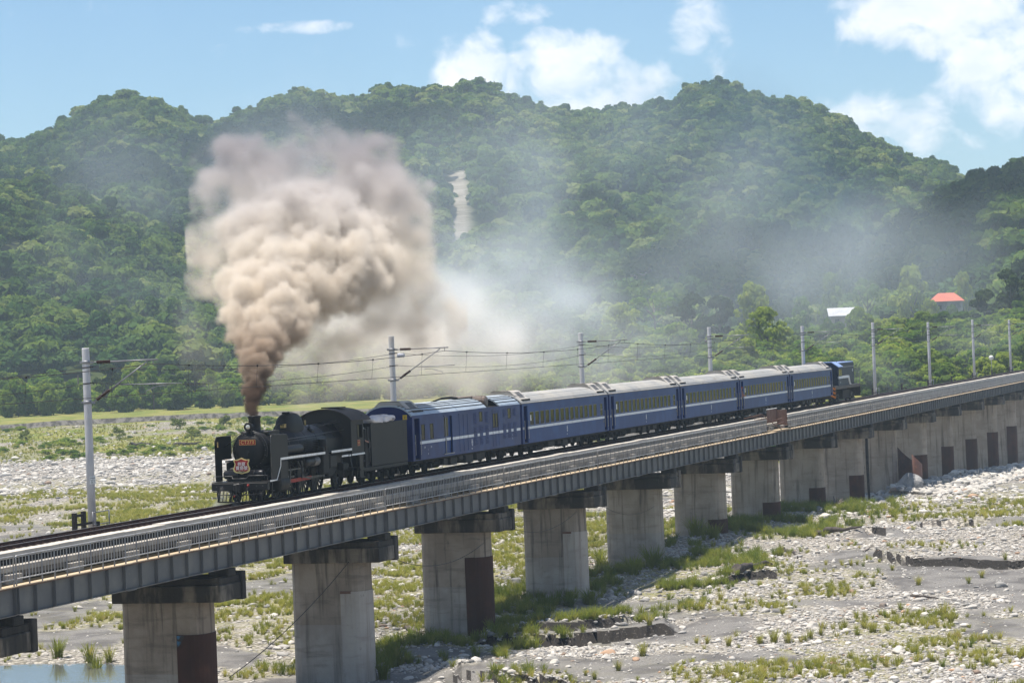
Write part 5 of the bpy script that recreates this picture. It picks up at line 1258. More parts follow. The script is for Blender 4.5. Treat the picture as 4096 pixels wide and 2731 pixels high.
# side stripe that steps down to the deck, on the wide lower casing
lc = MB().prism([(4.6, 1.645), (4.6, 2.52), (8.0, 2.52), (8.35, 2.4), (8.9, 1.75), (9.2, 1.645)], 'y', -1.3, 1.3).build('lower_casing', 'diesel_dark', D)
MB().prism([(2.6, 2.32), (8.0, 2.32), (8.15, 2.25), (8.75, 1.66), (9.3, 1.66), (9.3, 1.76), (8.9, 1.78), (8.42, 2.46), (8.1, 2.54), (2.6, 2.54)], 'y', -1.395, -1.301).build('pale_stripe', 'stripe_white', D)
text('diesel_number', 'R123', .2, 'stripe_white', D, face_mat((3.6, -1.386, 1.95), (1, 0, 0), (0, 0, 1)), .001)
MB().tube([(14.25, -1.35, 1.64), (14.25, -1.35, 2.65), (13.6, -1.35, 2.68)], .03, 6).tube([(14.3, 1.3, 1.64), (14.3, 1.3, 2.65), (13.6, 1.3, 2.68)], .03, 6).tube([(14.3, -1.3, 2.0), (14.3, 1.3, 2.0)], .025, 6).build('end_railing', 'galvanised', D)
e = MB().bbox(.72, .9, -1.38, 1.38, .45, 1.63, .02).build('end_plate', 'soot', D)
for i in range(3): MB().prism([(-1.36, .5+i*.38), (-.9, .75+i*.38), (-.9, .95+i*.38), (-1.36, .70+i*.38)], 'x', .70, .7185).prism([(.74, .5+i*.38), (.9, .62+i*.38), (.9, .82+i*.38), (.74, .7+i*.38)], 'y', -1.392, -1.3815).build('warning_stripe', 'orange_paint', e)
MB().bbox(14.3, 14.45, -1.36, 1.36, .4, 1.6, .02).build('end_plate', 'soot', D)
bogie(D, (2.2, 4.2), .46, mt='under_dark'); bogie(D, (10.6, 12.6), .46, mt='under_dark')
MB().bbox(5.6, 9.2, -1.2, 1.2, .35, 1.2, .06).build('fuel_tank', 'under_dark', D)
MB().box(9.6, 10.4, -1.25, -1.0, .55, .95).build('battery_box', 'under_box', D)
# ------------------------------------------------------------------ leaves, grass, stones
def leaf_mat(name, ca, cb, patch=.02, trans=.38, cc=None):
    m = bpy.data.materials.new(name); m.use_nodes = True; nt = m.node_tree; nt.nodes.clear()
    o = nt.nodes.new('ShaderNodeOutputMaterial')
    oi = nt.nodes.new('ShaderNodeObjectInfo')
    P = posn(nt)
    f = math_(nt, 'ADD', math_(nt, 'MULTIPLY', oi.outputs['Random'], .55), math_(nt, 'MULTIPLY', noise(nt, P, patch, 3.), .55))
    c = mixc(nt, sstep(nt, f, .25, .85), ca, cb)
    if cc: c = mixc(nt, math_(nt, 'MULTIPLY', sstep(nt, noise(nt, P, patch*9, 4.), .55, .72), .7), c, cc)
    d = nt.nodes.new('ShaderNodeBsdfDiffuse'); t = nt.nodes.new('ShaderNodeBsdfTranslucent')
    nt.links.new(c, d.inputs[0])
    nt.links.new(mixc(nt, 1., c, (1.25, 1.2, .7), 'MULTIPLY'), t.inputs[0])
    x = nt.nodes.new('ShaderNodeMixShader'); x.inputs[0].default_value = trans
    nt.links.new(d.outputs[0], x.inputs[1]); nt.links.new(t.outputs[0], x.inputs[2]); nt.links.new(x.outputs[0], o.inputs[0])
    return m
MT['leaf_hill'] = leaf_mat('hill_leaves', (.050, .102, .023), (.145, .21, .046), .012, .42, (.20, .22, .07))
MT['leaf_dark'] = leaf_mat('dark_leaves', (.020, .036, .012), (.044, .066, .02), .02, .25)
MT['leaf_bright'] = leaf_mat('bright_leaves', (.10, .185, .028), (.24, .30, .055), .05, .58, (.30, .31, .07))
MT['leaf_mid'] = leaf_mat('mid_leaves', (.075, .14, .026), (.165, .23, .045), .05, .54)
MT['leaf_hill_dark'] = leaf_mat('deep_green_leaves', (.036, .082, .024), (.085, .145, .04), .012, .36)
MT['leaf_hill_pale'] = leaf_mat('pale_hill_leaves', (.11, .16, .04), (.23, .27, .085), .012, .44)
MT['bark'] = mat('bark', (.10, .085, .07), .9, col2=(.16, .14, .12), nscale=3., stretch=(1, 1, .3))
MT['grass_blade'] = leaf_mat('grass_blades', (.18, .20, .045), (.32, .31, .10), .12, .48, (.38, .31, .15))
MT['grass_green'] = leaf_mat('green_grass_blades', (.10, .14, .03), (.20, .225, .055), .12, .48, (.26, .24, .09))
def stone_mat():
    m, nt, p, o = pbsdf('river_stone'); p.inputs['Roughness'].default_value = .85; p.inputs['Specular IOR Level'].default_value = .3
    oi = nt.nodes.new('ShaderNodeObjectInfo'); r = nt.nodes.new('ShaderNodeValToRGB'); nt.links.new(oi.outputs['Random'], r.inputs[0])
    e = r.color_ramp.elements
    for i, (ps, c) in enumerate([(0, (.17, .165, .16)), (.2, (.31, .295, .275)), (.5, (.48, .45, .405)), (.72, (.42, .39, .345)), (.93, (.60, .565, .51)), (.965, (.12, .115, .11)), (.992, (.40, .26, .17))]):
        if i < 2: el_ = e[i]; el_.position = ps
        else: el_ = e.new(ps)
        el_.color = (*c, 1)
    P = posn(nt)
    c = mixc(nt, math_(nt, 'MULTIPLY', sstep(nt, noise(nt, P, 5., 5., .7), .45, .7), .4), r.outputs[0], (.2, .19, .175))
    nt.links.new(c, p.inputs['Base Color']); bump(nt, p, noise(nt, P, 12., 4.), .02)
    return m
MT['stone'] = stone_mat()
HID = bpy.data.collections.new('templates')      # never linked to the scene: only instanced from
def np_mesh(name, v, f, m, smooth=False):
    v = np.asarray(v, np.float32); f = np.asarray(f, np.int32); k = f.shape[1]
    me = bpy.data.meshes.new(name); me.vertices.add(len(v)); me.vertices.foreach_set('co', v.ravel())
    me.loops.add(f.size); me.loops.foreach_set('vertex_index', f.ravel()); me.polygons.add(len(f))
    me.polygons.foreach_set('loop_start', np.arange(0, f.size, k, dtype=np.int32)); me.polygons.foreach_set('loop_total', np.full(len(f), k, np.int32))
    me.polygons.foreach_set('use_smooth', np.full(len(f), smooth)); me.update(); me.materials.append(MT[m] if isinstance(m, str) else m)
    return me
def crown_arrays(seed, rad, zc, hh, nl, nleaf, ls, flat=.6, lobe=(.34, .55), elo=-.25):
    """leaf clumps set on many small lobes that are spread through a dome"""
    g = np.random.default_rng(seed); V = []; Fc = []; n0 = 0
    for i in range(nl):
        a = g.uniform(0, 2*PI); q = g.uniform(0, 1)**.55; el_ = g.uniform(elo, 1)
        lr = rad*g.uniform(*lobe)*(1-.25*q)
        hx = math.sqrt(max(0, 1-abs(el_)**2))
        c = np.array([math.cos(a)*q*(rad-lr*.6)*max(hx, .25), math.sin(a)*q*(rad-lr*.6)*max(hx, .25), zc+el_*(hh-lr*flat*.6)])
        n = max(12, int(nleaf*(lr/rad)**2*3.2))
        d = g.normal(size=(n, 3)); d[:, 2] = np.abs(d[:, 2])*1.1-.32; d /= np.linalg.norm(d, axis=1)[:, None]
        p = c+d*lr*np.array([1, 1, flat])*g.uniform(.72, 1.06, (n, 1))
        nr = d+g.normal(size=(n, 3))*.55; nr[:, 2] += .5; nr /= np.linalg.norm(nr, axis=1)[:, None]
        t = np.cross(nr, g.normal(size=(n, 3))); t /= np.linalg.norm(t, axis=1)[:, None]; b = np.cross(nr, t)
        s = ls*g.uniform(.6, 1.35, (n, 1)); s2 = s*g.uniform(.5, .95, (n, 1))
        q4 = np.stack([p-t*s-b*s2*.4, p+t*s*.3-b*s2, p+t*s+b*s2*.35, p-t*s*.25+b*s2], 1).reshape(-1, 3)
        V.append(q4); Fc.append(np.arange(n*4).reshape(-1, 4)+n0); n0 += n*4
    return np.concatenate(V), np.concatenate(Fc)
def core_arrays(rad, zc, hh, seed):
    b = MB(); return b
def template(name, me):
    o = bpy.data.objects.new(name, me); HID.objects.link(o); return o
def gn_instances(name, pts, idx, scl, rot, coll, label, tilt=None):
    me = bpy.data.meshes.new(name); me.vertices.add(len(pts)); me.vertices.foreach_set('co', np.asarray(pts, np.float32).ravel())
    a = me.attributes.new('idx', 'INT', 'POINT'); a.data.foreach_set('value', np.asarray(idx, np.int32))
    a = me.attributes.new('scl', 'FLOAT_VECTOR', 'POINT'); a.data.foreach_set('vector', np.asarray(scl, np.float32).ravel())
    a = me.attributes.new('rot', 'FLOAT_VECTOR', 'POINT'); a.data.foreach_set('vector', np.asarray(rot, np.float32).ravel())
    o = put(name, me); tag(o, label, kind='stuff')
    ng = bpy.data.node_groups.new(name, 'GeometryNodeTree')
    ng.interface.new_socket('Geometry', in_out='INPUT', socket_type='NodeSocketGeometry'); ng.interface.new_socket('Geometry', in_out='OUTPUT', socket_type='NodeSocketGeometry')
    gi = ng.nodes.new('NodeGroupInput'); go = ng.nodes.new('NodeGroupOutput')
    ci = ng.nodes.new('GeometryNodeCollectionInfo'); ci.inputs['Collection'].default_value = coll; ci.inputs['Separate Children'].default_value = True; ci.inputs['Reset Children'].default_value = True
    ip = ng.nodes.new('GeometryNodeInstanceOnPoints')
    def at(nm, ty):
        n = ng.nodes.new('GeometryNodeInputNamedAttribute'); n.data_type = ty; n.inputs[0].default_value = nm
        return [s for s in n.outputs if s.enabled and s.name == 'Attribute'][0]
    ng.links.new(gi.outputs[0], ip.inputs['Points']); ng.links.new(ci.outputs[0], ip.inputs['Instance']); ip.inputs['Pick Instance'].default_value = True
    ng.links.new(at('idx', 'INT'), ip.inputs['Instance Index']); ng.links.new(at('rot', 'FLOAT_VECTOR'), ip.inputs['Rotation']); ng.links.new(at('scl', 'FLOAT_VECTOR'), ip.inputs['Scale'])
    ng.links.new(ip.outputs[0], go.inputs[0])
    md = o.modifiers.new('scatter', 'NODES'); md.node_group = ng
    return o
def subcoll(name, metas):
    c = bpy.data.collections.new(name); HID.children.link(c)
    for i, me in enumerate(metas):
        o = bpy.data.objects.new(f'{name}_{i:02d}', me); c.objects.link(o)
    return c
def polar(n, b0, b1, d0, d1, p=1.0):
    b = np.radians(NR.uniform(b0, b1, n)); t = NR.uniform(0, 1, n); d = (d0**p+(d1**p-d0**p)*t)**(1/p)
    return d*np.cos(b), d*np.sin(b)
# --- forest on the hills
kinds = []
for i in range(6):
    rad = [3.6, 3.1, 4.2, 2.7, 3.4, 3.9][i]; hh = [2.6, 3.1, 2.3, 2.9, 2.2, 3.0][i]
    v, f = crown_arrays(100+i, rad, 3.6, hh, [11, 10, 14, 9, 10, 13][i], 62, .62, .62)
    # thick inner foliage so that one does not look straight through
    g = np.random.default_rng(i); ico = []
    vs, fs = v, f
    kinds.append(np_mesh('hill_tree', vs, fs, 'leaf_hill_dark' if i in (1, 4) else 'leaf_hill_pale' if i == 5 else 'leaf_hill'))
cf = subcoll('hill_trees', kinds)
def forest(n, b0, b1, d0, d1, size, pw=2.):
    x, y = polar(n, b0, b1, d0, d1, pw)
    z = terrain(x, y); k = bare(x, y) < .35
    return x[k], y[k], z[k]
bx, by, bz = forest(17500, 4.0, 29.5, 775, 1700, 1., 1.6)
sc = NR.uniform(.75, 1.5, len(bx))*(.85+.5*fbm(bx/60, by/60, 14))
lk = fbm(bx/45, by/45, 15); idx = np.where(lk > .52, NR.choice([0, 2, 5, 3, 0], len(bx)), NR.choice([1, 3, 4, 2, 5], len(bx), p=[.3, .2, .25, .2, .05]))
dist = np.hypot(bx, by); bb = np.degrees(np.arctan2(by, bx))
gn_instances('forest', np.stack([bx, by, bz-.9], 1), idx, np.stack([sc, sc, sc*NR.uniform(.85, 1.25, len(bx))], 1), np.stack([NR.uniform(-.1, .1, len(bx)), NR.uniform(-.1, .1, len(bx)), NR.uniform(0, 6.28, len(bx))], 1), cf, 'dense green forest covering the hills')
# --- woodland on the low rise and behind the levee
kb = []
for i in range(5):
    v, f = crown_arrays(200+i, [3.3, 2.6, 3.8, 2.9, 3.1][i], 3.2, [2.8, 2.6, 2.6, 3.4, 2.2][i], [22, 19, 25, 20, 20][i], 150, .36, .6, (.26, .46), -.95)
    kb.append(np_mesh('wood_tree', v, f, 'leaf_bright' if i in (0, 2, 4) else 'leaf_mid'))
cb_ = subcoll('wood_trees', kb)
x, y = polar(3000, 4.0, 17.5, 462, 770, 2.); z = terrain(x, y)
k = ((np.degrees(np.arctan2(y, x)) < 13.2) | (np.hypot(x, y) > 560) | (z > -6.8)) & (NR.uniform(0, 1, len(x)) < .95); x, y, z = x[k], y[k], z[k]
x2, y2 = polar(700, 16.2, 29, 646, 775, 1.); z2 = terrain(x2, y2); x, y, z = np.append(x, x2), np.append(y, y2), np.append(z, z2)
sc = NR.uniform(.6, 1.15, len(x))
gn_instances('woodland', np.stack([x, y, z-.8], 1), NR.integers(0, 5, len(x)), np.stack([sc, sc, sc*NR.uniform(.9, 1.2, len(x))], 1), np.stack([x*0, x*0, NR.uniform(0, 6.28, len(x))], 1), cb_, 'bright green woodland on the low rise behind the train')
# --- weeds and scrub on the levee slope
kw = []
for i in range(3):
    v, f = crown_arrays(250+i, 1.0, .7, .7, 16, 60, .16, .7, (.3, .5), -.9); kw.append(np_mesh('scrub_bush', v, f, 'leaf_bright' if i < 2 else 'leaf_mid'))
x, y = polar(3000, 13.5, 28.8, 455, 577, 1.); k_ = sm(fbm(x/13, y/13, 64, 4), .45, .66)*.55 > NR.uniform(.1, 1, len(x)); x, y = x[k_], y[k_]; s_v = NR.uniform(.25, .95, len(x))
gn_instances('scrub', np.stack([x, y, terrain(x, y)-.05], 1), NR.integers(0, 3, len(x)), np.stack([s_v*1.3, s_v*1.3, s_v*.7], 1), np.stack([x*0, x*0, NR.uniform(0, 6.28, len(x))], 1), subcoll('scrub_bushes', kw), 'yellow-green scrub and weeds on the levee slope')
# --- single trees one can tell apart
def make_crown(seed, rad, hh, zc, nl, nleaf, ls, m, flat=.6, elo=-.6):
    v, f = crown_arrays(seed, rad, zc, hh, nl, nleaf, ls, flat, (.24, .42), elo); return np_mesh('crown', v, f, m)
def trunk_mesh(seed, h, r, spread):
    g = random.Random(seed); b = MB(); b.tube([(0, 0, -1.2), (.1, .05, h*.3), (-.05, .1, h*.62), (.1, 0, h)], [r*1.25, r, r*.8, r*.45], 8)
    for i in range(6):
        a = g.uniform(0, 6.28); z0 = h*g.uniform(.45, .85); e = spread*g.uniform(.5, .95)
        b.tube([(0, 0, z0), (math.cos(a)*e*.5, math.sin(a)*e*.5, z0+h*.14), (math.cos(a)*e, math.sin(a)*e, z0+h*.34)], [r*.5, r*.35, r*.14], 6)
    return b.mesh('trunk', 'bark')
CROWNS = {'broad': [make_crown(301+i, 4.3, 3.0, 4.6, 22, 260, .30, 'leaf_bright') for i in range(2)], 'tall': [make_crown(311+i, 3.2, 4.4, 5.4, 22, 260, .30, 'leaf_mid') for i in range(2)],
          'dark': [make_crown(321+i, 4.0, 3.4, 4.8, 22, 260, .32, 'leaf_dark') for i in range(2)], 'airy': [make_crown(331+i, 4.2, 2.6, 6.0, 13, 190, .28, 'leaf_bright', .4) for i in range(2)],
          'bush': [make_crown(341+i, 3.2, 2.3, 2.1, 60, 300, .26, 'leaf_mid', .7, -1.) for i in range(2)], 'scrubby': [make_crown(361+i, 3.0, 1.9, 1.6, 15, 130, .30, 'grass_green', .7, -.7) for i in range(3)],
          'bright_bush': [make_crown(351+i, 3.0, 2.0, 1.8, 60, 300, .26, 'leaf_bright', .7, -1.) for i in range(2)]}
TRUNKS = {k: trunk_mesh(400+i, {'broad': 5.2, 'tall': 6.2, 'dark': 5.6, 'airy': 6.4, 'bush': 3., 'bright_bush': 2.6, 'scrubby': 2.2}[k], {'bush': .1, 'bright_bush': .1, 'scrubby': .08}.get(k, .2), 2.8) for i, k in enumerate(CROWNS)}
TOP = {'broad': 7.5, 'tall': 9.6, 'dark': 8.1, 'airy': 8.5, 'bush': 4.7, 'bright_bush': 4.0, 'scrubby': 3.5}
K_ = 4096/2352
def tree(xd, yd, dist, kind, wpx, label, cat='tree', group=None, name='tree'):
    """a tree whose top stands at this bearing and height; its foot is on the ground there"""
    p = at_dist(xd*K_, yd*K_, dist); g = float(terrain(p.x, p.y)); h = max(2.2, p.z-g)
    t = thing(name, (p.x, p.y, g), label, cat, group, R.uniform(0, 6.28))
    s = h/TOP[kind]; w_ = wpx*dist/6648/2/{'broad': 4.3, 'tall': 3.2, 'dark': 4., 'airy': 4.2, 'bush': 3.2, 'bright_bush': 3., 'scrubby': 3.}[kind]
    t.scale = (w_, w_, s)
    put('crown', R.choice(CROWNS[kind]), t); put('trunk', TRUNKS[kind], t)
    return t
GT = 'trees on the low rise behind the train'
for a in [(1725, 655, 615, 'broad', 108, 'large round tree standing alone above the low woodland behind the third catenary pole'),
          (1500, 672, 640, 'airy', 120, 'flat-topped yellowish tree crowning the left end of the low rise'),
          (1585, 678, 600, 'dark', 130, 'wide dark-leaved tree along the top of the low rise'),
          (1650, 684, 610, 'dark', 100, 'dark-leaved tree just left of the large round tree'),
          (1905, 628, 690, 'tall', 62, 'tall narrow dark green tree left of the white-roofed shed'),
          (1990, 640, 700, 'airy', 85, 'flat layered tree between the tall narrow tree and the orange-roofed house'),
          (2090, 620, 700, 'broad', 110, 'big pale green tree just left of the orange-roofed house'),
          (2210, 634, 745, 'broad', 70, 'round tree just right of the orange-roofed house'),
          (2320, 622, 640, 'dark', 110, 'dark tree at the right edge of the picture, above the poles'),
          (2352, 600, 690, 'dark', 110, 'dark tree cut off by the right edge'),
          (1840, 688, 650, 'broad', 80, 'low green tree in front of the white-roofed shed on its left'),
          (1760, 712, 570, 'broad', 120, 'pale yellow-green tree below the large round tree'),
          (1430, 700, 600, 'broad', 110, 'hazy tree at the edge of the thin smoke'),
          (1395, 742, 560, 'bush', 90, 'smoke-veiled bushy tree behind the third catenary pole'),
          (1560, 745, 540, 'broad', 120, 'bright tree behind the arm of the third catenary pole'),
          (1690, 760, 530, 'bright_bush', 110, 'bright bushy tree right of the fourth catenary pole'),
          (1970, 705, 620, 'bright_bush', 80, 'bushy tree right of the white-roofed shed'),
          (2260, 668, 640, 'dark', 90, 'dark bushy tree right of the orange-roofed house')]: tree(*a, group=GT)
GL = 'trees along the top of the levee'
for a in [(40, 868, 638, 'bright_bush', 80, 'bright bushy tree on the levee at the left edge of the picture'), (105, 880, 636, 'bright_bush', 62, 'low bright bush on the levee left of the first catenary pole'),
          (160, 872, 638, 'bush', 60, 'mid green bush on the levee just left of the first catenary pole'), (247, 838, 646, 'dark', 75, 'dark spreading tree right of the first catenary pole'),
          (300, 850, 646, 'broad', 70, 'spreading tree under the bracket arm of the first catenary pole'), (285, 885, 633, 'bright_bush', 80, 'bright low bush in front of the dark trees on the levee'),
          (350, 848, 642, 'broad', 70, 'sunny green tree on the levee below the end of the first bracket arm'), (395, 838, 646, 'tall', 60, 'taller green tree on the levee right of the bracket arm'),
          (445, 830, 648, 'dark', 80, 'dark tree on the levee beside the edge of the smoke'), (478, 850, 642, 'tall', 50, 'narrow tree on the levee half veiled by smoke'),
          (400, 878, 633, 'bush', 80, 'leafy bush at the foot of the taller levee trees'), (470, 888, 632, 'bush', 60, 'small bush beside the smoke at the levee edge'),
          (520, 880, 636, 'bush', 50, 'last bush on the levee before the smoke column'), (15, 895, 632, 'bush', 50, 'small bush at the very left edge of the levee')]: tree(*a, group=GL)
GS = 'shrubs on the levee slope'
for (xd, yd, dist, kd, w_, lab) in [(405, 962, 545, 'scrubby', 46, 'green shrub on the levee slope left of the locomotive'), (268, 992, 520, 'scrubby', 40, 'shrub low on the levee slope beside the first catenary pole'),
          (520, 962, 550, 'scrubby', 44, 'shrub on the levee slope just above the left smoke deflector'), (60, 1000, 530, 'scrubby', 34, 'small shrub low on the levee slope at the left edge'), (440, 1000, 505, 'scrubby', 52, 'yellow-green shrub on the shingle below the levee')]:
    tree(xd, yd, dist, kd, w_, lab, 'shrub', GS, 'shrub')
# --- grass
def tuft_mesh(seed, n, h, spread, w_, m):
    g = np.random.default_rng(seed); V = []; Fq = []; k = 0
    for i in range(n):
        a = g.uniform(0, 2*PI); r = spread*g.uniform(0, .35); b0 = np.array([math.cos(a)*r, math.sin(a)*r, -.04]); L_ = h*g.uniform(.55, 1.0); ln_ = g.uniform(.1, .65)*spread*1.6
        a2 = a+g.normal()*.5; dr = np.array([math.cos(a2), math.sin(a2), 0]); sd = np.array([-dr[1], dr[0], 0])*w_*g.uniform(.6, 1.2)
        for j, t in enumerate((0, .4, .75, 1.)):
            c = b0+dr*ln_*t**1.9+np.array([0, 0, L_*(t-.16*t*t*g.uniform(.3, 1.5))]); ww = (1, .9, .6, .12)[j]
            V += [c-sd*ww, c+sd*ww]
        for j in range(3): Fq.append((k+2*j, k+2*j+1, k+2*j+3, k+2*j+2))
        k += 8
    return np_mesh('tuft', V, Fq, m)
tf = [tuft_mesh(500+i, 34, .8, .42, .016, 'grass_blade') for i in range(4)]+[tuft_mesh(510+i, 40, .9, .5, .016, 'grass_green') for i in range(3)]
ct_ = subcoll('tufts', tf)
def scatter_grass(n, b0, b1, d0, d1, p, thr, ymax=None, yfn=None):
    x, y = polar(n, b0, b1, d0, d1, p); g = grassy(x, y); q = fbm(x/3.1, y/3.1, 71, 3)
    k = (g*1.15*sm(q, .30, .62) > NR.uniform(thr, 1, n))
    if yfn is not None: k &= yfn(y)
    k &= ~((y > 47.9) & (y < 52.2) & (np.abs(((x-J0+10) % 20)-10) < 1.2))
    return x[k], y[k], g[k]
X1, Y1, G1 = scatter_grass(88000, 4.5, 28.5, 112, 350, 1.15, .08)
Z1 = terrain(X1, Y1); wet = Z1 > -9.36; X1, Y1, Z1, G1 = X1[wet], Y1[wet], Z1[wet], G1[wet]
n = len(X1); belt = sm(Y1, 37, 42)*sm(-Y1, -58, -50)
X4, Y4 = polar(9000, 13.5, 28.8, 440, 577, 1.); k_ = grassy(X4, Y4) > NR.uniform(.15, 1, len(X4)); X4, Y4 = X4[k_], Y4[k_]
X1 = np.append(X1, X4); Y1 = np.append(Y1, Y4); Z1 = np.append(Z1, terrain(X4, Y4)); n = len(X1); belt = sm(Y1, 37, 42)*sm(-Y1, -58, -50)
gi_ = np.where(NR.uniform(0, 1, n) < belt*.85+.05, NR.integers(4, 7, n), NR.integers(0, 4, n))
s = NR.uniform(.45, 1.0, n)*(.75+.35*belt); s = s*np.where(np.hypot(X1, Y1) > 210, 1.15, 1)
gn_instances('grass', np.stack([X1, Y1, Z1], 1), gi_, np.stack([s*1.1, s*1.1, s], 1), np.stack([0*s, 0*s, NR.uniform(0, 6.28, n)], 1), ct_, 'yellow-green grass tufts growing between the river stones')
# --- stones
def rock_mesh(seed, sub=2, m='stone', amp=.22, sq=.62, smooth=True):
    import bmesh
    bm = bmesh.new(); bmesh.ops.create_icosphere(bm, subdivisions=sub, radius=1); g = np.random.default_rng(seed); ph = g.uniform(0, 6, 9); dr = g.normal(size=(5, 3)); dr /= np.linalg.norm(dr, axis=1)[:, None]; lv = g.uniform(.6, .95, 5)
    for v in bm.verts:
        p = np.array(v.co); 
        for d, l in zip(dr, lv):
            e = p@d
            if e > l: p = p-d*(e-l)*.85
        p = p*(1+amp*.5*math.sin(3*p[0]+ph[0])*math.sin(2.4*p[1]+ph[1])+amp*.4*math.sin(4*p[2]+ph[2]))
        v.co = Vector(p*np.array([1, .8, sq]))
    me = bpy.data.meshes.new('stone'); bm.to_mesh(me); bm.free(); me.polygons.foreach_set('use_smooth', np.full(len(me.polygons), smooth)); me.materials.append(MT[m]); return me
rk = [rock_mesh(600+i, 1 if i < 3 else 2) for i in range(6)]
cr_ = subcoll('river_stones', rk)
def scatter_stones(n, b0, b1, d0, d1, p, s0, s1, pw=2.6):
    x, y = polar(n, b0, b1, d0, d1, p); k = NR.uniform(0, 1, n) > sandy(x, y)*.90; k &= NR.uniform(0, 1, n) > grassy(x, y)*.55
    k &= fbm(x/5, y/5, 83, 3)+NR.uniform(-.2, .2, n) > .28
    x, y = x[k], y[k]; u = NR.uniform(0, 1, len(x)); s = s0*(1-u*(1-(s0/s1)**pw))**(-1/pw)
    return x, y, s
S = [scatter_stones(150000, 4.5, 21, 112, 270, .6, .045, .34, 2.2), scatter_stones(14000, 4.5, 14, 240, 420, .8, .16, .70), scatter_stones(24000, 14, 28.5, 120, 330, .9, .07, .45), scatter_stones(24000, 14, 28.5, 325, 462, 1.2, .14, .75, 2.6)]
S.append(scatter_stones(9000, 14, 28.8, 455, 575, 1., .12, .6, 2.6))
x = np.concatenate([q[0] for q in S]); y = np.concatenate([q[1] for q in S]); s = np.concatenate([q[2] for q in S])
k = ~((y > 47.9) & (y < 52.1) & (np.abs(((x-J0+10) % 20)-10) < 1.1)); x, y, s = x[k], y[k], s[k]
# rubble heaped against the far piers
xr = NR.uniform(285, 440, 2600); yr = 47.8-NR.uniform(0, 1, 2600)**1.3*7; sr = NR.uniform(.18, .62, 2600)
x, y, s = np.append(x, xr), np.append(y, yr), np.append(s, sr); z = terrain(x, y); z[-2600:] += np.clip((yr-43)/5, 0, 1)*.9*NR.uniform(.3, 1, 2600)
n = len(x)
gn_instances('river_stones', np.stack([x, y, z+s*.12], 1), NR.integers(0, 6, n), np.stack([s*NR.uniform(.8, 1.35, n), s*NR.uniform(.7, 1.1, n), s*NR.uniform(.6, 1.05, n)], 1), np.stack([NR.uniform(-.3, .3, n), NR.uniform(-.3, .3, n), NR.uniform(0, 6.28, n)], 1), cr_, 'pale rounded river stones strewn over the bed')
# ------------------------------------------------------------------ single boulders, grass clumps, driftwood, houses
def ground_at(xd, yd):
    """point of the ground seen at this place (display px of the photograph)"""
    u, v = xd*K_, yd*K_; a, b_ = u-2048, v-1365.5; q = c_*a-s_*b_; w_ = -(s_*a+c_*b_)
    d = F*11576+RT*q+UP*w_; d = d/math.hypot(d.x, d.y)
    D = np.arange(70, 900, .5); zz = CAM_H+D*d.z; tt = terrain(D*d.x, D*d.y); k = np.nonzero(zz <= tt)[0]
    D0 = D[k[0]] if len(k) else 400.
    return Vector((D0*d.x, D0*d.y, float(terrain(D0*d.x, D0*d.y)))), D0
BM = [rock_mesh(700+i, 3, amp=.3, sq=.7) for i in range(5)]
def boulder(xd, yd, wpx, label, group='boulders on the riverbed', hgt=.75, off=0):
    p, D0 = ground_at(xd, yd); r = wpx*D0/6648/2
    o = put('boulder', R.choice(BM)); o.location = (p.x, p.y, p.z+r*.25+off); o.scale = (r*R.uniform(.9, 1.2), r, r*hgt); o.rotation_euler = (R.uniform(-.2, .2), R.uniform(-.2, .2), R.uniform(0, 6.28))
    return tag(o, label, 'boulder', group)
o = put('boulder', rock_mesh(777, 3, 'stone_grey', .35, .8, False)); o.location = (joint(10)-3.0, 46.2, float(terrain(joint(10)-3, 46.2))+.8); o.scale = (1.5, 1.45, 1.5); o.rotation_euler = (.3, -.35, .5); tag(o, 'big angular grey boulder leaning in front of the curved rusty sheet', 'boulder', 'boulders on the riverbed')
boulder(2030, 1160, 20, 'grey boulder just left of the big angular boulder, in the shade'); boulder(1995, 1168, 24, 'rounded boulder at the foot of the ninth pier'); boulder(1640, 1340, 28, 'white boulder standing alone on the sand right of the dark pier shade', hgt=1.1)
boulder(518, 1040, 30, 'tan boulder on the far shingle left of the locomotive, larger of the pair'); boulder(470, 1034, 20, 'dark boulder on the far shingle next to the tan one'); boulder(590, 1042, 22, 'cream boulder on the far shingle seen under the smoke deflector')
boulder(35, 1058, 24, 'dark rounded boulder on the far shingle at the left edge'); boulder(1705, 1385, 24, 'pale boulder among stones below the dark log'); boulder(975, 1515, 20, 'grey boulder in the shade beside the patched pier'); boulder(1010, 1520, 14, 'dark boulder beside the patched pier')
for i in range(70):
    D0 = 120+150*R.random()**1.3; b = math.radians(R.uniform(6.5, 19 if D0 > 135 else 17)); x, y = D0*math.cos(b), D0*math.sin(b)
    if 47 < y < 53: continue
    r = R.uniform(.16, .34)*(1 if R.random() < .85 else 1.4); o = put('boulder', R.choice(BM)); o.location = (x, y, float(terrain(x, y))+r*.2); o.scale = (r*1.15, r, r*R.uniform(.6, .9)); o.rotation_euler.z = R.uniform(0, 6.28)
    tag(o, 'pale rounded boulder lying among the smaller river stones', 'boulder', 'boulders among the river stones')
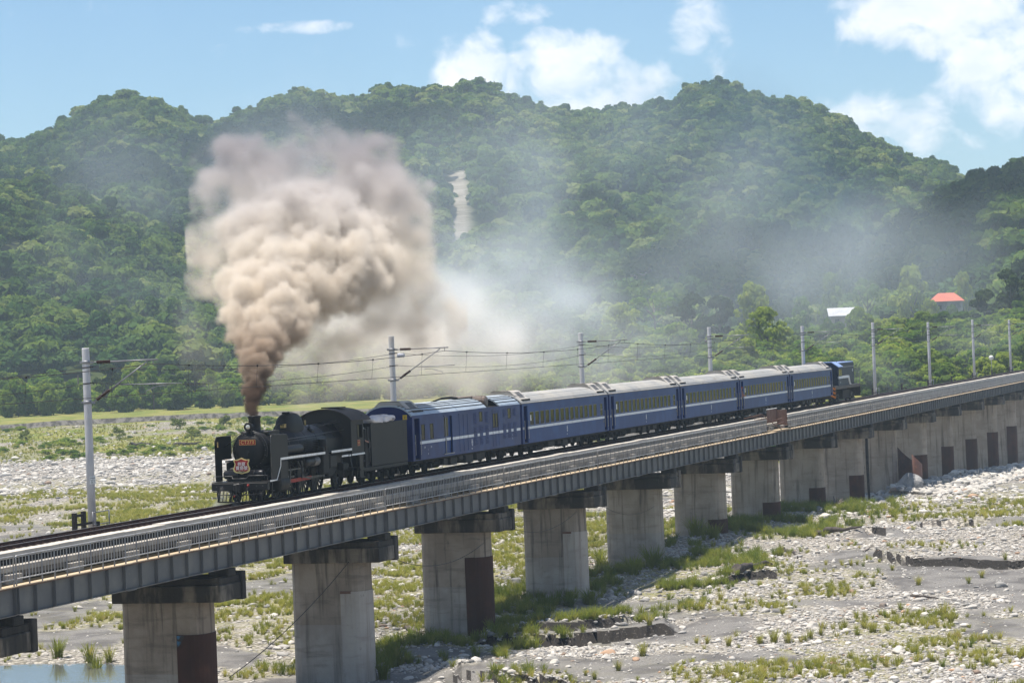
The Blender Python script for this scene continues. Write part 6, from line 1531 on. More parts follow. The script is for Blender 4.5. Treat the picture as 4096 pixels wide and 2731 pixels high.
# single grass clumps
CLM = [tuft_mesh(800+i, 90, 1.0, .5, .013, 'grass_blade') for i in range(3)]+[tuft_mesh(810+i, 110, 1.0, .55, .014, 'grass_green') for i in range(2)]
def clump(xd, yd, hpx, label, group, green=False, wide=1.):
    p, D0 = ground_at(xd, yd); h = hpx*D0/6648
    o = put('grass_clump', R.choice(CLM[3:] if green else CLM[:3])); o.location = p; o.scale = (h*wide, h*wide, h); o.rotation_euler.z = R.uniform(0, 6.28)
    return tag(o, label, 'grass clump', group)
clump(133, 1512, 68, 'big dark green grass clump on the sand left of the first full pier', 'large grass clumps by the pool', True, .85)
clump(205, 1520, 60, 'loose yellowish grass clump between the dark clump and the pier', 'large grass clumps by the pool', False, 1.1)
clump(222, 1556, 75, 'tall upright grass clump at the edge of the pool', 'large grass clumps by the pool', True, .7)
clump(252, 1524, 52, 'grass clump touching the left side of the first full pier', 'large grass clumps by the pool')
CLUMPS = [(1477, 1508, 44), (1492, 1462, 40), (1625, 1478, 26), (1673, 1484, 34), (1692, 1468, 30), (1745, 1480, 34), (1778, 1478, 46), (1810, 1476, 38), (1862, 1468, 32), (1885, 1462, 28), (1940, 1446, 34), (1985, 1440, 40), (2008, 1452, 30), (1600, 1478, 24), (1850, 1366, 40), (1905, 1368, 34), (1945, 1362, 28), (2005, 1348, 26), (2110, 1344, 30), (2225, 1342, 24), (2070, 1404, 30), (2170, 1420, 50), (2185, 1430, 36), (1420, 1540, 34), (1365, 1562, 30), (1345, 1552, 22), (1310, 1568, 24), (1560, 1405, 26), (1610, 1398, 22), (1655, 1378, 30), (1720, 1400, 26), (1798, 1412, 28), (2255, 1328, 26), (2310, 1300, 24), (2050, 1310, 20), (1955, 1300, 22), (2160, 1265, 20)]
ROWS = [(1500, 'along the bottom edge of the picture'), (1395, 'on the sandbank in the lower right'), (1335, 'on the shingle above the lower right sandbank'), (0, 'on the far sunlit shingle at the right')]
for lo_, place in ROWS:
    q = sorted(c for c in CLUMPS if c[1] >= lo_); CLUMPS = [c for c in CLUMPS if c[1] < lo_]
    for i, (xd, yd, h) in enumerate(q): clump(xd, yd, h, f'upright grass clump {place}, {ORD[i]} from the left', 'grass clumps on the sandy riverbed')
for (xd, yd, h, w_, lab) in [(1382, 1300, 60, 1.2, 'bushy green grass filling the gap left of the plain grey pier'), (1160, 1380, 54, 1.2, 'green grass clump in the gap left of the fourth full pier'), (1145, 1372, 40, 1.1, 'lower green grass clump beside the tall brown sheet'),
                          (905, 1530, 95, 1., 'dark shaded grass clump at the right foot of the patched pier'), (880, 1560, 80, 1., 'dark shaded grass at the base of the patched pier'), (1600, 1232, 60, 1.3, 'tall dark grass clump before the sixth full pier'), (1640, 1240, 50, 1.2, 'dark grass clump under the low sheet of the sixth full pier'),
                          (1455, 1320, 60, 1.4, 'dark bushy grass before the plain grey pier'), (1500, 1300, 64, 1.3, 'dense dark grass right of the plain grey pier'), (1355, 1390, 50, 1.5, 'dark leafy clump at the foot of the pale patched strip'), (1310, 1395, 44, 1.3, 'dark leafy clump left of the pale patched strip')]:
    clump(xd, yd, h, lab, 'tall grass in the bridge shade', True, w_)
# driftwood
MT['drift'] = mat('driftwood', (.10, .08, .068), .9, col2=(.22, .19, .165), nscale=2.5, stretch=(1, 1, 2)); MT['drift_dark'] = mat('dark_driftwood', (.045, .038, .034), .9, col2=(.09, .075, .065), nscale=2.5)
def log(p0, p1, r, label, m='drift_dark', root=False):
    a, _ = ground_at(*p0); b, _ = ground_at(*p1); mid = (a+b)/2; n = 7
    o = MB(); pts = [a.lerp(b, i/n)-mid+Vector((R.uniform(-r, r)*1.3, R.uniform(-r, r)*1.3, r*.3+R.uniform(0, r)*.9)) for i in range(n+1)]
    o.tube(pts, [r*(1.1-.8*i/n)*R.uniform(.6, 1.2) for i in range(n+1)], 8)
    if root:
        for i in range(9):
            q = Vector((R.uniform(-1, 1), R.uniform(-1, 1), R.uniform(-.3, 1))).normalized()*r*4; o.tube([pts[0], pts[0]+q*.5, pts[0]+q+Vector((0, 0, R.uniform(-.2, .2)))], [r*.6, r*.4, r*.1], 5)
    o = o.build('driftwood', m); o.location = mid; return tag(o, label, 'driftwood', 'driftwood on the riverbed')
log((1925, 1170), (1862, 1150), .26, 'driftwood log with a torn root stump in front of the far piers', 'drift', True)
log((1690, 1318), (1760, 1300), .30, 'thick dark log half buried in the sand below the sixth full pier'); log((1880, 1228), (1975, 1226), .22, 'long dark log lying on the sunlit shingle'); log((1795, 1262), (1835, 1282), .16, 'dark forked log in the sparse grass'); log((2090, 1372), (2150, 1376), .12, 'thin dark branch lying on the sand at the right'); log((930, 1448), (985, 1462), .14, 'pale broken log in front of the tall brown sheet pier', 'drift'); log((1985, 1268), (2008, 1252), .06, 'thin curved pale branch sticking up from the stones', 'drift')
log((300, 1024), (355, 1022), .35, 'dark log on the far shingle behind the first catenary pole'); log((405, 1024), (462, 1020), .35, 'dark driftwood heap on the far shingle right of the first catenary pole'); log((140, 1024), (215, 1020), .2, 'thin log on the far shingle left of the first catenary pole')
# curved rusty sheet that has peeled away
b = MB(); n = 14; cx, cy0 = joint(10)-1.6, 46.35
arc_ = [(cx-.2+1.9*math.cos(math.radians(t)), cy0+1.7*math.sin(math.radians(t))+.6) for t in np.linspace(215, 395, n)]
zb_ = float(terrain(cx, cy0))-.4
tops = [zb_+3.2+1.0*abs(i/(n-1)-.45)**2*6 for i in range(n)]
vs = [(x, y, zb_) for x, y in arc_]+[(x+.25*(i/n), y, z) for i, ((x, y), z) in enumerate(zip(arc_, tops))]
b.add(vs+[(x+.03, y+.03, z) for x, y, z in vs], [(i, i+1, n+i+1, n+i) for i in range(n-1)]+[(2*n+i, 3*n+i, 3*n+i+1, 2*n+i+1) for i in range(n-1)]+[(n+i, n+i+1, 3*n+i+1, 3*n+i) for i in range(n-1)]+[(0, n, 3*n, 2*n), (n-1, 2*n-1, 4*n-1, 3*n-1)], True)
tag(b.build('curved_sheet', 'rust_curved'), 'curved rusty steel sheet peeled away and leaning before the far piers', 'steel sheet')
# houses
def on_hill(u, v, d0=480, d1=1640):
    bb, ee = pix(u, v); D = np.arange(d0, d1, 2.); c, s = math.cos(math.radians(bb)), math.sin(math.radians(bb)); e = np.degrees(np.arctan2(terrain(D*c, D*s)+3-CAM_H, D))
    k = np.nonzero(e >= ee)[0]; D0 = D[k[0]] if len(k) else 1200; return D0*c, D0*s, float(terrain(D0*c, D0*s)), D0
def house(loc, rz, lx, ly, wall_h, rise, roof_m, wall_m, label, shed=False):
    t = thing('shed' if shed else 'house', loc, label, 'shed' if shed else 'house', rz=rz)
    MB().box(-lx/2, lx/2, -ly/2, ly/2, -3, wall_h).build('wall', wall_m, t)
    o = .5; r = MB()
    if shed: r.prism([(-ly/2-o, wall_h-.1+.02), (ly/2+o, wall_h+rise), (ly/2+o, wall_h+rise+.15), (-ly/2-o, wall_h+.07)], 'x', -lx/2-o, lx/2+o)
    else:
        a, b_ = lx/2+o, ly/2+o; q = lx/2-ly*.32
        vs = [(-a, -b_, wall_h), (a, -b_, wall_h), (a, b_, wall_h), (-a, b_, wall_h), (-q, 0, wall_h+rise), (q, 0, wall_h+rise)]; r.add(vs, [(0, 1, 5, 4), (1, 2, 5), (2, 3, 4, 5), (3, 0, 4), (3, 2, 1, 0)])
    rf = r.build('roof', roof_m, t)
    if not shed:
        s = MB()
        for i in range(15):
            x = -lx/2+lx*i/14; k = min(1, max(0, (lx/2+o-abs(x))/(lx/2+o-q))); s.add([(x-.05, -b_, wall_h+.02), (x+.05, -b_, wall_h+.02), (x+.05, -b_*(1-k), wall_h+.05+rise*k), (x-.05, -b_*(1-k), wall_h+.05+rise*k)], [(0, 1, 2, 3)])
        s.build('roof_rib', 'roof_orange2', rf)
    for x in (-lx*.25, lx*.2):
        w_ = MB().box(x-.5, x+.5, -ly/2-.04, -ly/2+.02, wall_h*.35, wall_h*.75).build('window', 'window_frame', t); MB().box(x-.42, x+.42, -ly/2-.05, -ly/2-.041, wall_h*.4, wall_h*.7).build('pane', 'glass_dark', w_)
    return t
MT['roof_orange'] = mat('roof_orange', (.50, .13, .075), .6, col2=(.42, .11, .07), nscale=.6); MT['roof_orange2'] = mat('roof_orange_rib', (.36, .09, .06), .6); MT['roof_white'] = mat('roof_white', (.46, .46, .47), .5, col2=(.38, .38, .39), nscale=.5); MT['house_wall'] = mat('house_wall', (.13, .125, .12), .9, col2=(.30, .28, .26), nscale=.4); MT['wall_pink'] = mat('wall_pink', (.36, .28, .25), .9)
def gz(p): return float(terrain(p.x, p.y))
p = at_dist(3785, 1205, 735); house((p.x, p.y, p.z-3.2), math.radians(-76), 7.6, 5.6, 3.2, 2.1, 'roof_orange', 'house_wall', 'house with an orange-red hipped roof among trees on the rise')
p = at_dist(3370, 1262, 640); house((p.x, p.y, p.z-2.5), math.radians(-76), 5.4, 3.8, 2.4, 1.7, 'roof_white', 'wall_pink', 'small shed with a sloping white roof among trees on the rise', True)
x, y, z, D0 = on_hill(2552, 1116); house((x, y, z+2.0), math.radians(-70), 5.0, 2.6, 2.0, .5, 'roof_white', 'wall_pink', 'tiny white-roofed shed on the distant wooded slope', True)
for (xd, yd, dd, kd, w_, lab) in [(2130, 690, 715, 'broad', 60, 'leafy tree in front of the left half of the orange-roofed house'), (2185, 700, 715, 'bush', 60, 'dark bush right in front of the orange-roofed house'), (1925, 738, 625, 'bush', 60, 'bush hiding the foot of the white-roofed shed'), (1900, 730, 622, 'bright_bush', 44, 'bright bush at the left foot of the white-roofed shed')]: tree(xd, yd, dd, kd, w_, lab, group=GT)
# round sign and distant power pole
t = thing('round_sign', (418, 54.2, 0), 'small round white sign on a post beyond the track at the right', 'sign')
MB().tube([(0, 0, -1.2), (0, 0, 2.4)], .04, 6).build('post', 'galvanised', t)
MB().lathe([(.02, -.02), (.34, -.02), (.34, .02), (.02, .02)], (-.06, 0, 2.1), 'x', 20).build('disc', 'white_paint', t)
text('sign_digits', '110', .32, 'under_box', t, face_mat((-.085, 0, 2.1), (0, -1, 0), (0, 0, 1)), .001)
p = at_dist(312, 1520, 690); tag(MB().tube([(0, 0, -8), (0, 0, 1.2)], .16, 8).box(-.1, .1, -.9, .9, .5, .65).build('utility_pole', 'old_timber', None, (p.x, p.y, p.z)), 'dark utility pole among the bushes on the levee', 'utility pole')
# ------------------------------------------------------------------ haze
m = bpy.data.materials.new('haze'); m.use_nodes = True; nt = m.node_tree; nt.nodes.clear()
o = nt.nodes.new('ShaderNodeOutputMaterial'); v = nt.nodes.new('ShaderNodeVolumePrincipled')
v.inputs['Color'].default_value = (.66, .84, 1.0, 1); v.inputs['Density'].default_value = HAZE_DENSITY; v.inputs['Anisotropy'].default_value = .0
nt.links.new(v.outputs[0], o.inputs['Volume'])
hz = MB().box(-3750, 3750, -3750, 3750, -17, 195).build('haze', m); tag(hz, 'thin blue-white summer haze filling the valley', kind='stuff')

# clouds standing high over the hills, out of the picture; the photograph shows their shade on the slopes
mc, nt, p, o = pbsdf('cloud_white'); p.inputs['Base Color'].default_value = (.9, .9, .9, 1); p.inputs['Roughness'].default_value = 1; p.inputs['Specular IOR Level'].default_value = 0
def cloud(over, h, sx, sy, seed, label):
    import bmesh
    g_ = random.Random(seed); z0 = float(terrain(over[0], over[1])); k = (h-z0)/SUN_DIR.z; c = Vector((over[0], over[1], z0))+SUN_DIR*k
    bm = bmesh.new()
    for i in range(26):
        a = g_.uniform(0, 6.28); q = g_.random()**.6; r_ = min(sx, sy)*g_.uniform(.28, .5)*(1.1-.5*q); mt_ = Matrix.Translation((math.cos(a)*q*sx, math.sin(a)*q*sy, g_.uniform(0, .3)*min(sx, sy)))
        bmesh.ops.create_icosphere(bm, subdivisions=3, radius=r_, matrix=mt_)
    for v in bm.verts:
        v.co.x += 6*math.sin(v.co.y*.11+v.co.z*.09); v.co.y += 6*math.sin(v.co.x*.1+1); v.co.z += 5*math.sin(v.co.x*.13+v.co.y*.12); v.co.z = max(v.co.z, -8+2*math.sin(v.co.x*.05))
    me = bpy.data.meshes.new('cloud'); bm.to_mesh(me); bm.free(); me.polygons.foreach_set('use_smooth', np.ones(len(me.polygons), bool)); me.materials.append(mc)
    o = put('cloud', me, None, c); tag(o, label, kind='stuff')
def pb(b, d): return (d*math.cos(math.radians(b)), d*math.sin(math.radians(b)))
cloud(pb(8.2, 935), 820, 120, 85, 1, 'white cumulus cloud high over the shaded hill at the right')
cloud(pb(23.6, 1330), 900, 90, 110, 2, 'white cumulus cloud high over the left hills')
cloud(pb(20.5, 1500), 900, 60, 70, 3, 'small white cumulus cloud high over the middle ridge')
# ------------------------------------------------------------------ smoke
def h3(ix, iy, iz, seed):
    n = (ix*374761393+iy*668265263+iz*2147483+seed*974711) & 0x7fffffff
    n = ((n ^ (n >> 13))*1274126177) & 0x7fffffff
    return ((n ^ (n >> 16)) & 0xffff).astype(np.float32)/65535.
def n3d(x, y, z, seed=0):
    ix, iy, iz = np.floor(x).astype(np.int64), np.floor(y).astype(np.int64), np.floor(z).astype(np.int64)
    u, v, w_ = (x-ix), (y-iy), (z-iz); u = u*u*(3-2*u); v = v*v*(3-2*v); w_ = w_*w_*(3-2*w_)
    r = 0
    for a in (0, 1):
        for b_ in (0, 1):
            for c in (0, 1):
                r = r+h3(ix+a, iy+b_, iz+c, seed)*(u if a else 1-u)*(v if b_ else 1-v)*(w_ if c else 1-w_)
    return r
def smoke_object(name, origin, size, res, dens, m, label):
    """a block of air whose density was worked out above; local x runs along the sight line's bearing, y to its left, z up"""
    nx, ny, nz_ = res; me = bpy.data.meshes.new(name); n = nx*ny*nz_
    me.vertices.add(n); a = me.attributes.new('dens', 'FLOAT', 'POINT'); a.data.foreach_set('value', dens.astype(np.float32).ravel())
    o = put(name, me); o.location = origin; o.rotation_euler.z = SMOKE_AZ; tag(o, label, kind='stuff')
    ng = bpy.data.node_groups.new(name, 'GeometryNodeTree')
    ng.interface.new_socket('Geometry', in_out='INPUT', socket_type='NodeSocketGeometry'); ng.interface.new_socket('Geometry', in_out='OUTPUT', socket_type='NodeSocketGeometry')
    gi = ng.nodes.new('NodeGroupInput'); go = ng.nodes.new('NodeGroupOutput')
    vc = ng.nodes.new('GeometryNodeVolumeCube')
    vc.inputs['Min'].default_value = (0, 0, 0); vc.inputs['Max'].default_value = size
    for k, v in zip(('Resolution X', 'Resolution Y', 'Resolution Z'), res): vc.inputs[k].default_value = v
    ps = ng.nodes.new('GeometryNodeInputPosition'); sx = ng.nodes.new('ShaderNodeSeparateXYZ'); ng.links.new(ps.outputs[0], sx.inputs[0])
    ids = []
    for i in range(3):
        q = math_(ng, 'ROUND', math_(ng, 'MULTIPLY', sx.outputs[i], (res[i]-1)/size[i]))
        ids.append(math_(ng, 'MINIMUM', math_(ng, 'MAXIMUM', q, 0.), res[i]-1.))
    idx = math_(ng, 'ADD', math_(ng, 'ADD', math_(ng, 'MULTIPLY', ids[0], float(ny*nz_)), math_(ng, 'MULTIPLY', ids[1], float(nz_))), ids[2])
    fi = ng.nodes.new('FunctionNodeFloatToInt'); fi.rounding_mode = 'ROUND'; ng.links.new(idx, fi.inputs[0])
    si = ng.nodes.new('GeometryNodeSampleIndex'); si.data_type = 'FLOAT'; si.domain = 'POINT'; si.clamp = True
    na = ng.nodes.new('GeometryNodeInputNamedAttribute'); na.data_type = 'FLOAT'; na.inputs[0].default_value = 'dens'
    ng.links.new(gi.outputs[0], si.inputs['Geometry']); ng.links.new([s for s in na.outputs if s.enabled and s.name == 'Attribute'][0], [s for s in si.inputs if s.enabled and s.name == 'Value'][0])
    ng.links.new(fi.outputs[0], si.inputs['Index']); ng.links.new([s for s in si.outputs if s.enabled][0], vc.inputs['Density'])
    sm_ = ng.nodes.new('GeometryNodeSetMaterial'); sm_.inputs['Material'].default_value = m
    ng.links.new(vc.outputs[0], sm_.inputs[0]); ng.links.new(sm_.outputs[0], go.inputs[0])
    me.materials.append(m)
    md = o.modifiers.new('density', 'NODES'); md.node_group = ng
    return o
def smoke_mat(name, stops, aniso=.1, step=1., xs=0.):
    m = bpy.data.materials.new(name); m.use_nodes = True; nt = m.node_tree; nt.nodes.clear()
    o = nt.nodes.new('ShaderNodeOutputMaterial'); v = nt.nodes.new('ShaderNodeVolumePrincipled')
    v.inputs['Density'].default_value = 1.; v.inputs['Density Attribute'].default_value = 'density'; v.inputs['Anisotropy'].default_value = aniso
    sp = nt.nodes.new('ShaderNodeSeparateXYZ'); nt.links.new(posn(nt), sp.inputs[0])
    zz = math_(nt, 'ADD', math_(nt, 'ADD', sp.outputs[2], math_(nt, 'MULTIPLY', math_(nt, 'MAXIMUM', math_(nt, 'SUBTRACT', sp.outputs[0], 158.), 0.), xs)), math_(nt, 'MULTIPLY', math_(nt, 'SUBTRACT', noise(nt, posn(nt), .5, 3.), .5), 3.))
    r = nt.nodes.new('ShaderNodeValToRGB'); nt.links.new(math_(nt, 'MULTIPLY', zz, 1/26.), r.inputs[0]); e = r.color_ramp.elements
    for i, (z, c) in enumerate(stops):
        q = e[i] if i < 2 else e.new(z/26.); q.position = z/26.; q.color = (*c, 1)
    nt.links.new(r.outputs[0], v.inputs['Color']); nt.links.new(v.outputs[0], o.inputs['Volume'])
    m.cycles.volume_step_rate = step
    return m
SMOKE_AZ = math.radians(20.6)
SA, SB = math.cos(SMOKE_AZ), math.sin(SMOKE_AZ)
def local(p, o): d = Vector(p)-Vector(o); return np.array([d.x*SA+d.y*SB, -d.x*SB+d.y*SA, d.z])
def puff_field(shape, size, puffs, g_noise=0):
    nx, ny, nz_ = shape; st = np.array(size)/(np.array(shape)-1); S = np.full(shape, -3., np.float32)
    ax_ = [np.arange(n)*s for n, s in zip(shape, st)]
    for (c, r, ex) in puffs:
        R_ = r*1.6+.6; lo = [max(0, int((c[i]-R_*(ex if i == 0 else 1))/st[i])) for i in range(3)]; hi = [min(shape[i], int((c[i]+R_*(ex if i == 0 else 1))/st[i])+2) for i in range(3)]
        if any(l >= h for l, h in zip(lo, hi)): continue
        X = (ax_[0][lo[0]:hi[0], None, None]-c[0])/ex; Y = ax_[1][None, lo[1]:hi[1], None]-c[1]; Z = ax_[2][None, None, lo[2]:hi[2]]-c[2]
        d = r-np.sqrt(X*X+Y*Y+Z*Z); b = S[lo[0]:hi[0], lo[1]:hi[1], lo[2]:hi[2]]; np.maximum(b, d, out=b)
    return S, ax_
O1 = np.array([0, 0, 0.]); g = np.random.default_rng(5)
def mk(lst, jit=.5, base=None):
    out = []
    for (u, v, rp, dd) in lst:
        D0 = 137.2+max(0, 945-v)*.020+dd; p = at_dist(u*K_, v*K_, D0); out.append((p, rp*D0/6648))
    return out
DENSE = [(583,948,12,0),(582,932,17,0),(580,914,22,0),(578,893,27,0),(592,876,26,0),(584,858,34,0),(604,846,30,-.3),(592,826,42,0),(570,820,30,.3),(612,806,40,-.2),(588,790,50,.2),(560,775,42,.4),(620,770,52,0),(596,745,62,.4),(650,760,48,.3),(550,735,44,.8),(682,762,30,.6),(640,722,62,.6),(690,728,42,.8),(570,700,62,1.2),(620,690,72,1.2),(545,690,45,1.4),
         (670,672,74,1.8),(740,668,70,2.4),(800,655,66,3.0),(845,640,44,3.5),(580,640,70,2.),(530,650,36,2.4),(640,620,92,2.4),(720,605,100,3.),(800,600,86,3.4),(560,590,60,2.6),(855,590,48,4.),(620,560,90,3.2),(700,540,100,4.),(780,540,92,4.4),(840,545,56,4.8),(560,545,52,3.2),(880,610,36,4.6),(660,505,80,4.6),(740,490,76,5.2)]
SOFT = [(560,510,62,4.),(600,470,86,5.),(680,450,98,6.),(770,450,100,7.),(850,480,82,7.5),(540,450,52,5.),(520,545,46,4.5),(505,610,44,5.),(495,660,36,5.),(640,395,72,7.),(710,385,76,8.),(800,395,82,8.5),(860,400,54,9.),(700,335,54,8.5),(690,296,34,9.),(740,330,40,9.),(905,540,76,8.5),(950,580,50,9.),(900,470,54,9.),(930,640,62,9.5),(880,690,72,8.),(960,665,60,10.),(860,735,64,9.),(810,775,56,9.),(935,745,66,11.),(745,800,48,8.),(1000,720,60,13.),(690,775,44,6.),(560,400,40,6.),(530,370,34,6.),(500,400,30,6.),(480,560,32,6.)]
d0 = mk(DENSE); s0 = mk(SOFT)
allp = [q[0] for q in d0+s0]
# block around the plume
org = Vector((126.2, 50.0, 3.4))
loc_all = np.array([local(p, org) for p in allp])
rad_all = np.array([q[1] for q in d0+s0])
mn = (loc_all-rad_all[:, None]*np.array([1.5, 1.15, 1.15])).min(0)-.2; mx = (loc_all+rad_all[:, None]*np.array([1.5, 1.15, 1.15])).max(0)+.4
mn[2] = max(mn[2], -.0)
wo = org+Vector((mn[0]*SA-mn[1]*SB, mn[0]*SB+mn[1]*SA, mn[2])); size = tuple(float(v) for v in mx-mn)
res = (int(size[0]/.15), int(size[1]/.095), int(size[2]/.095))
pd, ps_ = [], []
def hemi(): 
    d = g.normal(size=3); return d/np.linalg.norm(d)
for (p, r) in d0:
    c = local(p, wo); pd.append((c, r*.86, 1.15))
    for i in range(16):
        d = hemi(); r2 = r*g.uniform(.26, .48); c2 = c+d*(r*.86-r2*.25)*np.array([1.1, 1, 1]); pd.append((c2, r2, 1.))
        for j in range(7):
            d2 = hemi(); 
            if d2@d < -.1: d2 = -d2
            r3 = r2*g.uniform(.28, .5); pd.append((c2+d2*(r2*.9-r3*.2), r3, 1.))
for (p, r) in s0:
    c = local(p, wo); ps_.append((c, r*.9, 1.4))
    for i in range(9):
        d = hemi(); r2 = r*g.uniform(.35, .6); ps_.append((c+d*(r*.8-r2*.15), r2, 1.2))
Sd, axs = puff_field(res, size, pd); Ss, _ = puff_field(res, size, ps_)
X, Y, Z = np.meshgrid(*[a.astype(np.float32) for a in axs], indexing='ij')
zw = Z+wo.z
act = (Sd > -.7) | (Ss > -1.6)
x, y, z = X[act], Y[act], Z[act]; h = zw[act]
na = n3d(x*1.1, y*1.1, z*1.1, 1); nb_ = n3d(x*2.6, y*2.6, z*2.6, 2); nc = n3d(x*6., y*6., z*6., 3); nl = n3d(x*.42, y*.42, z*.42, 4)
t = np.clip((h-4)/12, 0, 1)
soft = .07+.30*t**1.3
dd = Sd[act]+(nb_-.5)*(.18+.55*t)+(nc-.5)*(.12+.26*t)+(na-.5)*(.1+.8*t)+(nl-.5)*.9*t
den = np.clip(dd/soft*.5+.35, 0, 1); den = den*den*(3-2*den)*(11.*(1-np.clip((h-4)/4, 0, 1))+2.4*np.clip((h-4)/4, 0, 1)-1.2*np.clip((h-9)/9, 0, 1))
ds_ = Ss[act]+(na-.5)*1.5+(nl-.5)*2.6+(nb_-.5)*.6
dsf = np.clip((ds_+.35)/1.5, 0, 1); dsf = dsf*dsf*(3-2*dsf)*(.17+.85*nl*na*1.6)
D3 = np.zeros(res, np.float32); D3[act] = np.maximum(den*(1-.55*t*(1-nl)), dsf)
for a in range(3):
    for e in (0, -1):
        sl_ = [slice(None)]*3; sl_[a] = e; D3[tuple(sl_)] = 0
ms_ = smoke_mat('plume', [(3.5, (.10, .065, .05)), (5.0, (.20, .14, .105)), (7.0, (.60, .49, .39)), (9.0, (.86, .775, .67)), (12.5, (.91, .845, .76)), (14.6, (.78, .735, .70)), (17.5, (.52, .49, .50))], .0, SMOKE_STEP)
smoke_object('smoke_plume', wo, size, res, D3, ms_, 'billowing brown-grey coal smoke rising from the locomotive chimney')
# thin smoke drifting back over the train
THIN = [(690,790,60,27,.08),(760,760,85,29,.12),(840,740,105,32,.12),(920,710,115,36,.11),(790,830,70,31,.10),(720,850,50,30,.07),(1010,690,115,48,.045),(890,830,105,40,.05),(990,800,125,46,.055),(800,850,70,36,.045),(1090,760,125,56,.042),(1160,800,125,62,.035),(1080,860,90,56,.035),(960,880,75,46,.04),(1080,640,110,60,.026),
        (1150,600,105,68,.020),(1190,660,130,72,.024),(1260,720,130,80,.02),(1330,690,100,88,.014),(1400,720,90,95,.011),(1310,800,130,85,.016),(1140,545,80,68,.014),(1010,560,70,54,.016),(1450,790,120,100,.009),(1550,800,120,115,.006),(1400,860,120,95,.012),(490,740,55,28,.03),(470,800,55,28,.022),(520,830,50,28,.03),(500,880,40,28,.018),(660,850,60,30,.045),(720,890,60,34,.035)]
pt = []; org2 = Vector((150, 50, 1.5))
for (u, v, rp, dd_, q) in THIN:
    D0 = 137+dd_; p = at_dist(u*K_, v*K_, D0); pt.append((local(p, org2), rp*D0/6648, q))
C = np.array([q[0] for q in pt]); RR = np.array([q[1] for q in pt]); mn2 = (C-RR[:, None]*np.array([2.6, 1.4, 1.4])).min(0); mx2 = (C+RR[:, None]*np.array([2.6, 1.4, 1.4])).max(0)
mn2[2] = max(mn2[2], -1.0)
wo2 = org2+Vector((mn2[0]*SA-mn2[1]*SB, mn2[0]*SB+mn2[1]*SA, mn2[2])); size2 = tuple(float(v) for v in mx2-mn2)
res2 = (int(size2[0]/1.2), int(size2[1]/.34), int(size2[2]/.34))
ax2 = [np.linspace(0, s, n).astype(np.float32) for s, n in zip(size2, res2)]
X, Y, Z = np.meshgrid(*ax2, indexing='ij'); T = np.zeros(res2, np.float32)
n1_ = n3d(X*.22, Y*.32, Z*.32, 11); n2_ = n3d(X*.5, Y*.85, Z*.85, 12); n4_ = n3d(X*.9, Y*2., Z*2., 13)
wx = (n1_-.5)*4.5+(n2_-.5)*1.3
for (c, r, q) in pt:
    c = c-mn2; d = np.sqrt(((X-c[0])/2.4)**2+(Y-c[1]+wx*.8)**2+(Z-c[2]+(n2_-.5)*2.)**2)/r
    T = np.maximum(T, 1.9*q*np.clip(1.25-d, 0, 1)**1.2)
T = T*(.35+1.3*n2_*n1_*2.)*(.7+.6*n4_)
for a in range(3):
    for e in (0, -1):
        sl_ = [slice(None)]*3; sl_[a] = e; T[tuple(sl_)] = 0
mt_ = smoke_mat('thin_smoke', [(1, (.93, .85, .74)), (7., (.92, .845, .75)), (11., (.93, .92, .90)), (16, (.86, .93, .98))], .0, SMOKE_STEP, .13)
smoke_object('thin_smoke', wo2, size2, res2, T, mt_, 'thin tan and bluish smoke drifting back behind the coaches')
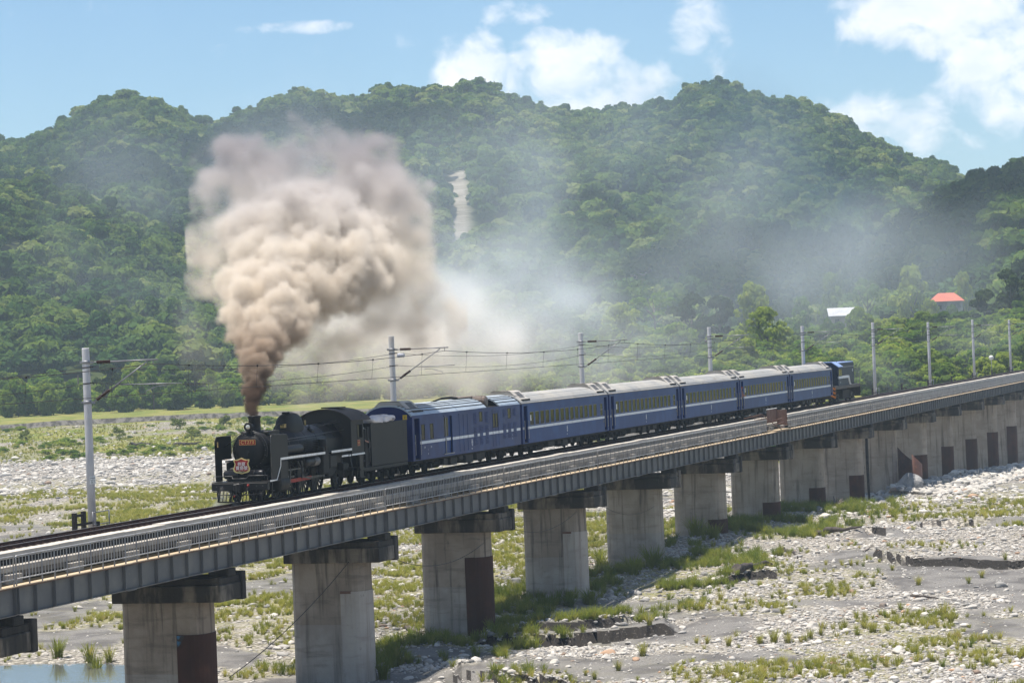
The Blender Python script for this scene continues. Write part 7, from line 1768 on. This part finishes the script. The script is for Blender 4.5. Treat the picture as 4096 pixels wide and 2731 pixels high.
# old smoke hanging in the side valley
def far_smoke():
    P_ = [(1500, 640, 520, 150, 1.0), (1650, 560, 560, 170, .8), (1800, 640, 600, 170, 1.1), (1950, 600, 640, 180, 1.2), (1400, 560, 500, 120, .6), (1900, 720, 520, 120, 1.1), (2050, 560, 660, 160, .9), (1650, 740, 480, 130, 1.), (2150, 640, 660, 150, 1.0), (1700, 430, 620, 170, .6), (2250, 560, 680, 120, .7), (2000, 820, 450, 90, 1.0), (1750, 850, 420, 90, .7), (2200, 780, 500, 110, .8), (120, 600, 900, 190, .22), (330, 700, 860, 160, .25), (260, 400, 1050, 190, .30), (560, 380, 1000, 190, .34), (700, 350, 900, 200, .4), (1000, 420, 850, 200, .55), (1250, 500, 800, 180, .8), (1200, 330, 950, 160, .6), (1480, 330, 950, 170, .8), (1700, 300, 950, 170, .75), (1850, 420, 900, 170, .8)]
    q = []; og = Vector((300, 40, -5))
    for (u, v, D0, rp, w_) in P_: q.append((local(at_dist(u*K_, v*K_, D0), og), rp*D0/6648, w_))
    C = np.array([a[0] for a in q]); RR = np.array([a[1] for a in q]); mn = (C-RR[:, None]*np.array([3.4, 1.4, 1.4])).min(0); mx = (C+RR[:, None]*np.array([3.4, 1.4, 1.4])).max(0); mn[2] = max(mn[2], -8)
    w0 = og+Vector((mn[0]*SA-mn[1]*SB, mn[0]*SB+mn[1]*SA, mn[2])); sz = tuple(float(v) for v in mx-mn); rs = (int(sz[0]/5), int(sz[1]/1.6), int(sz[2]/1.6))
    A = [np.linspace(0, s_, n_).astype(np.float32) for s_, n_ in zip(sz, rs)]; X, Y, Z = np.meshgrid(*A, indexing='ij'); T = np.zeros(rs, np.float32)
    a = n3d(X*.03, Y*.055, Z*.06, 31); b_ = n3d(X*.08, Y*.14, Z*.16, 32)
    for (c, r, w_) in q:
        c = c-mn; d = np.sqrt(((X-c[0])/2.6)**2+(Y-c[1]+(a-.5)*16)**2+(Z-c[2]+(b_-.5)*7)**2)/r; T = np.maximum(T, w_*np.clip(1.2-d, 0, 1)**1.3)
    T *= FAR_SMOKE*(.3+1.4*a)*(.6+.8*b_)
    for k in range(3):
        for e in (0, -1):
            sl_ = [slice(None)]*3; sl_[k] = e; T[tuple(sl_)] = 0
    smoke_object('drifting_smoke', w0, sz, rs, T, smoke_mat('drifting_smoke', [(-5, (.84, .91, .97)), (30, (.84, .92, 1.))], 0, SMOKE_STEP*1.5), 'pale bluish smoke hanging in front of the right hills')
far_smoke()
# steam from the cylinder drain at the front
st_ = [(local(at_dist(u*K_, v*K_, D0), Vector((120, 50, -3)) ), r) for (u, v, D0, r) in ((513,1148,135.5,.16),(508,1160,135.7,.24),(516,1135,135.3,.10),(520,1168,135.9,.24),(500,1172,136,.2),(535,1166,135.6,.16))]
C = np.array([q[0] for q in st_]); mn4 = C.min(0)-.9; mx4 = C.max(0)+.9; w3 = Vector((120, 50, -3))+Vector((mn4[0]*SA-mn4[1]*SB, mn4[0]*SB+mn4[1]*SA, mn4[2]))
s3 = tuple(float(v) for v in mx4-mn4); r3_ = tuple(int(v/.06) for v in s3); S3, a3_ = puff_field(r3_, s3, [(c-mn4, r, 1.) for c, r in st_])
X, Y, Z = np.meshgrid(*[a.astype(np.float32) for a in a3_], indexing='ij')
q3 = np.clip((S3+.2+(n3d(X*5, Y*5, Z*5, 21)-.5)*.4)/.45, 0, 1)*1.8
for a in range(3):
    for e in (0, -1):
        sl_ = [slice(None)]*3; sl_[a] = e; q3[tuple(sl_)] = 0
smoke_object('steam', w3, s3, r3_, q3, smoke_mat('steam', [(-5, (.98, .98, .98)), (20, (.98, .98, .98))], 0, SMOKE_STEP), 'small white steam wisp beside the front of the locomotive')
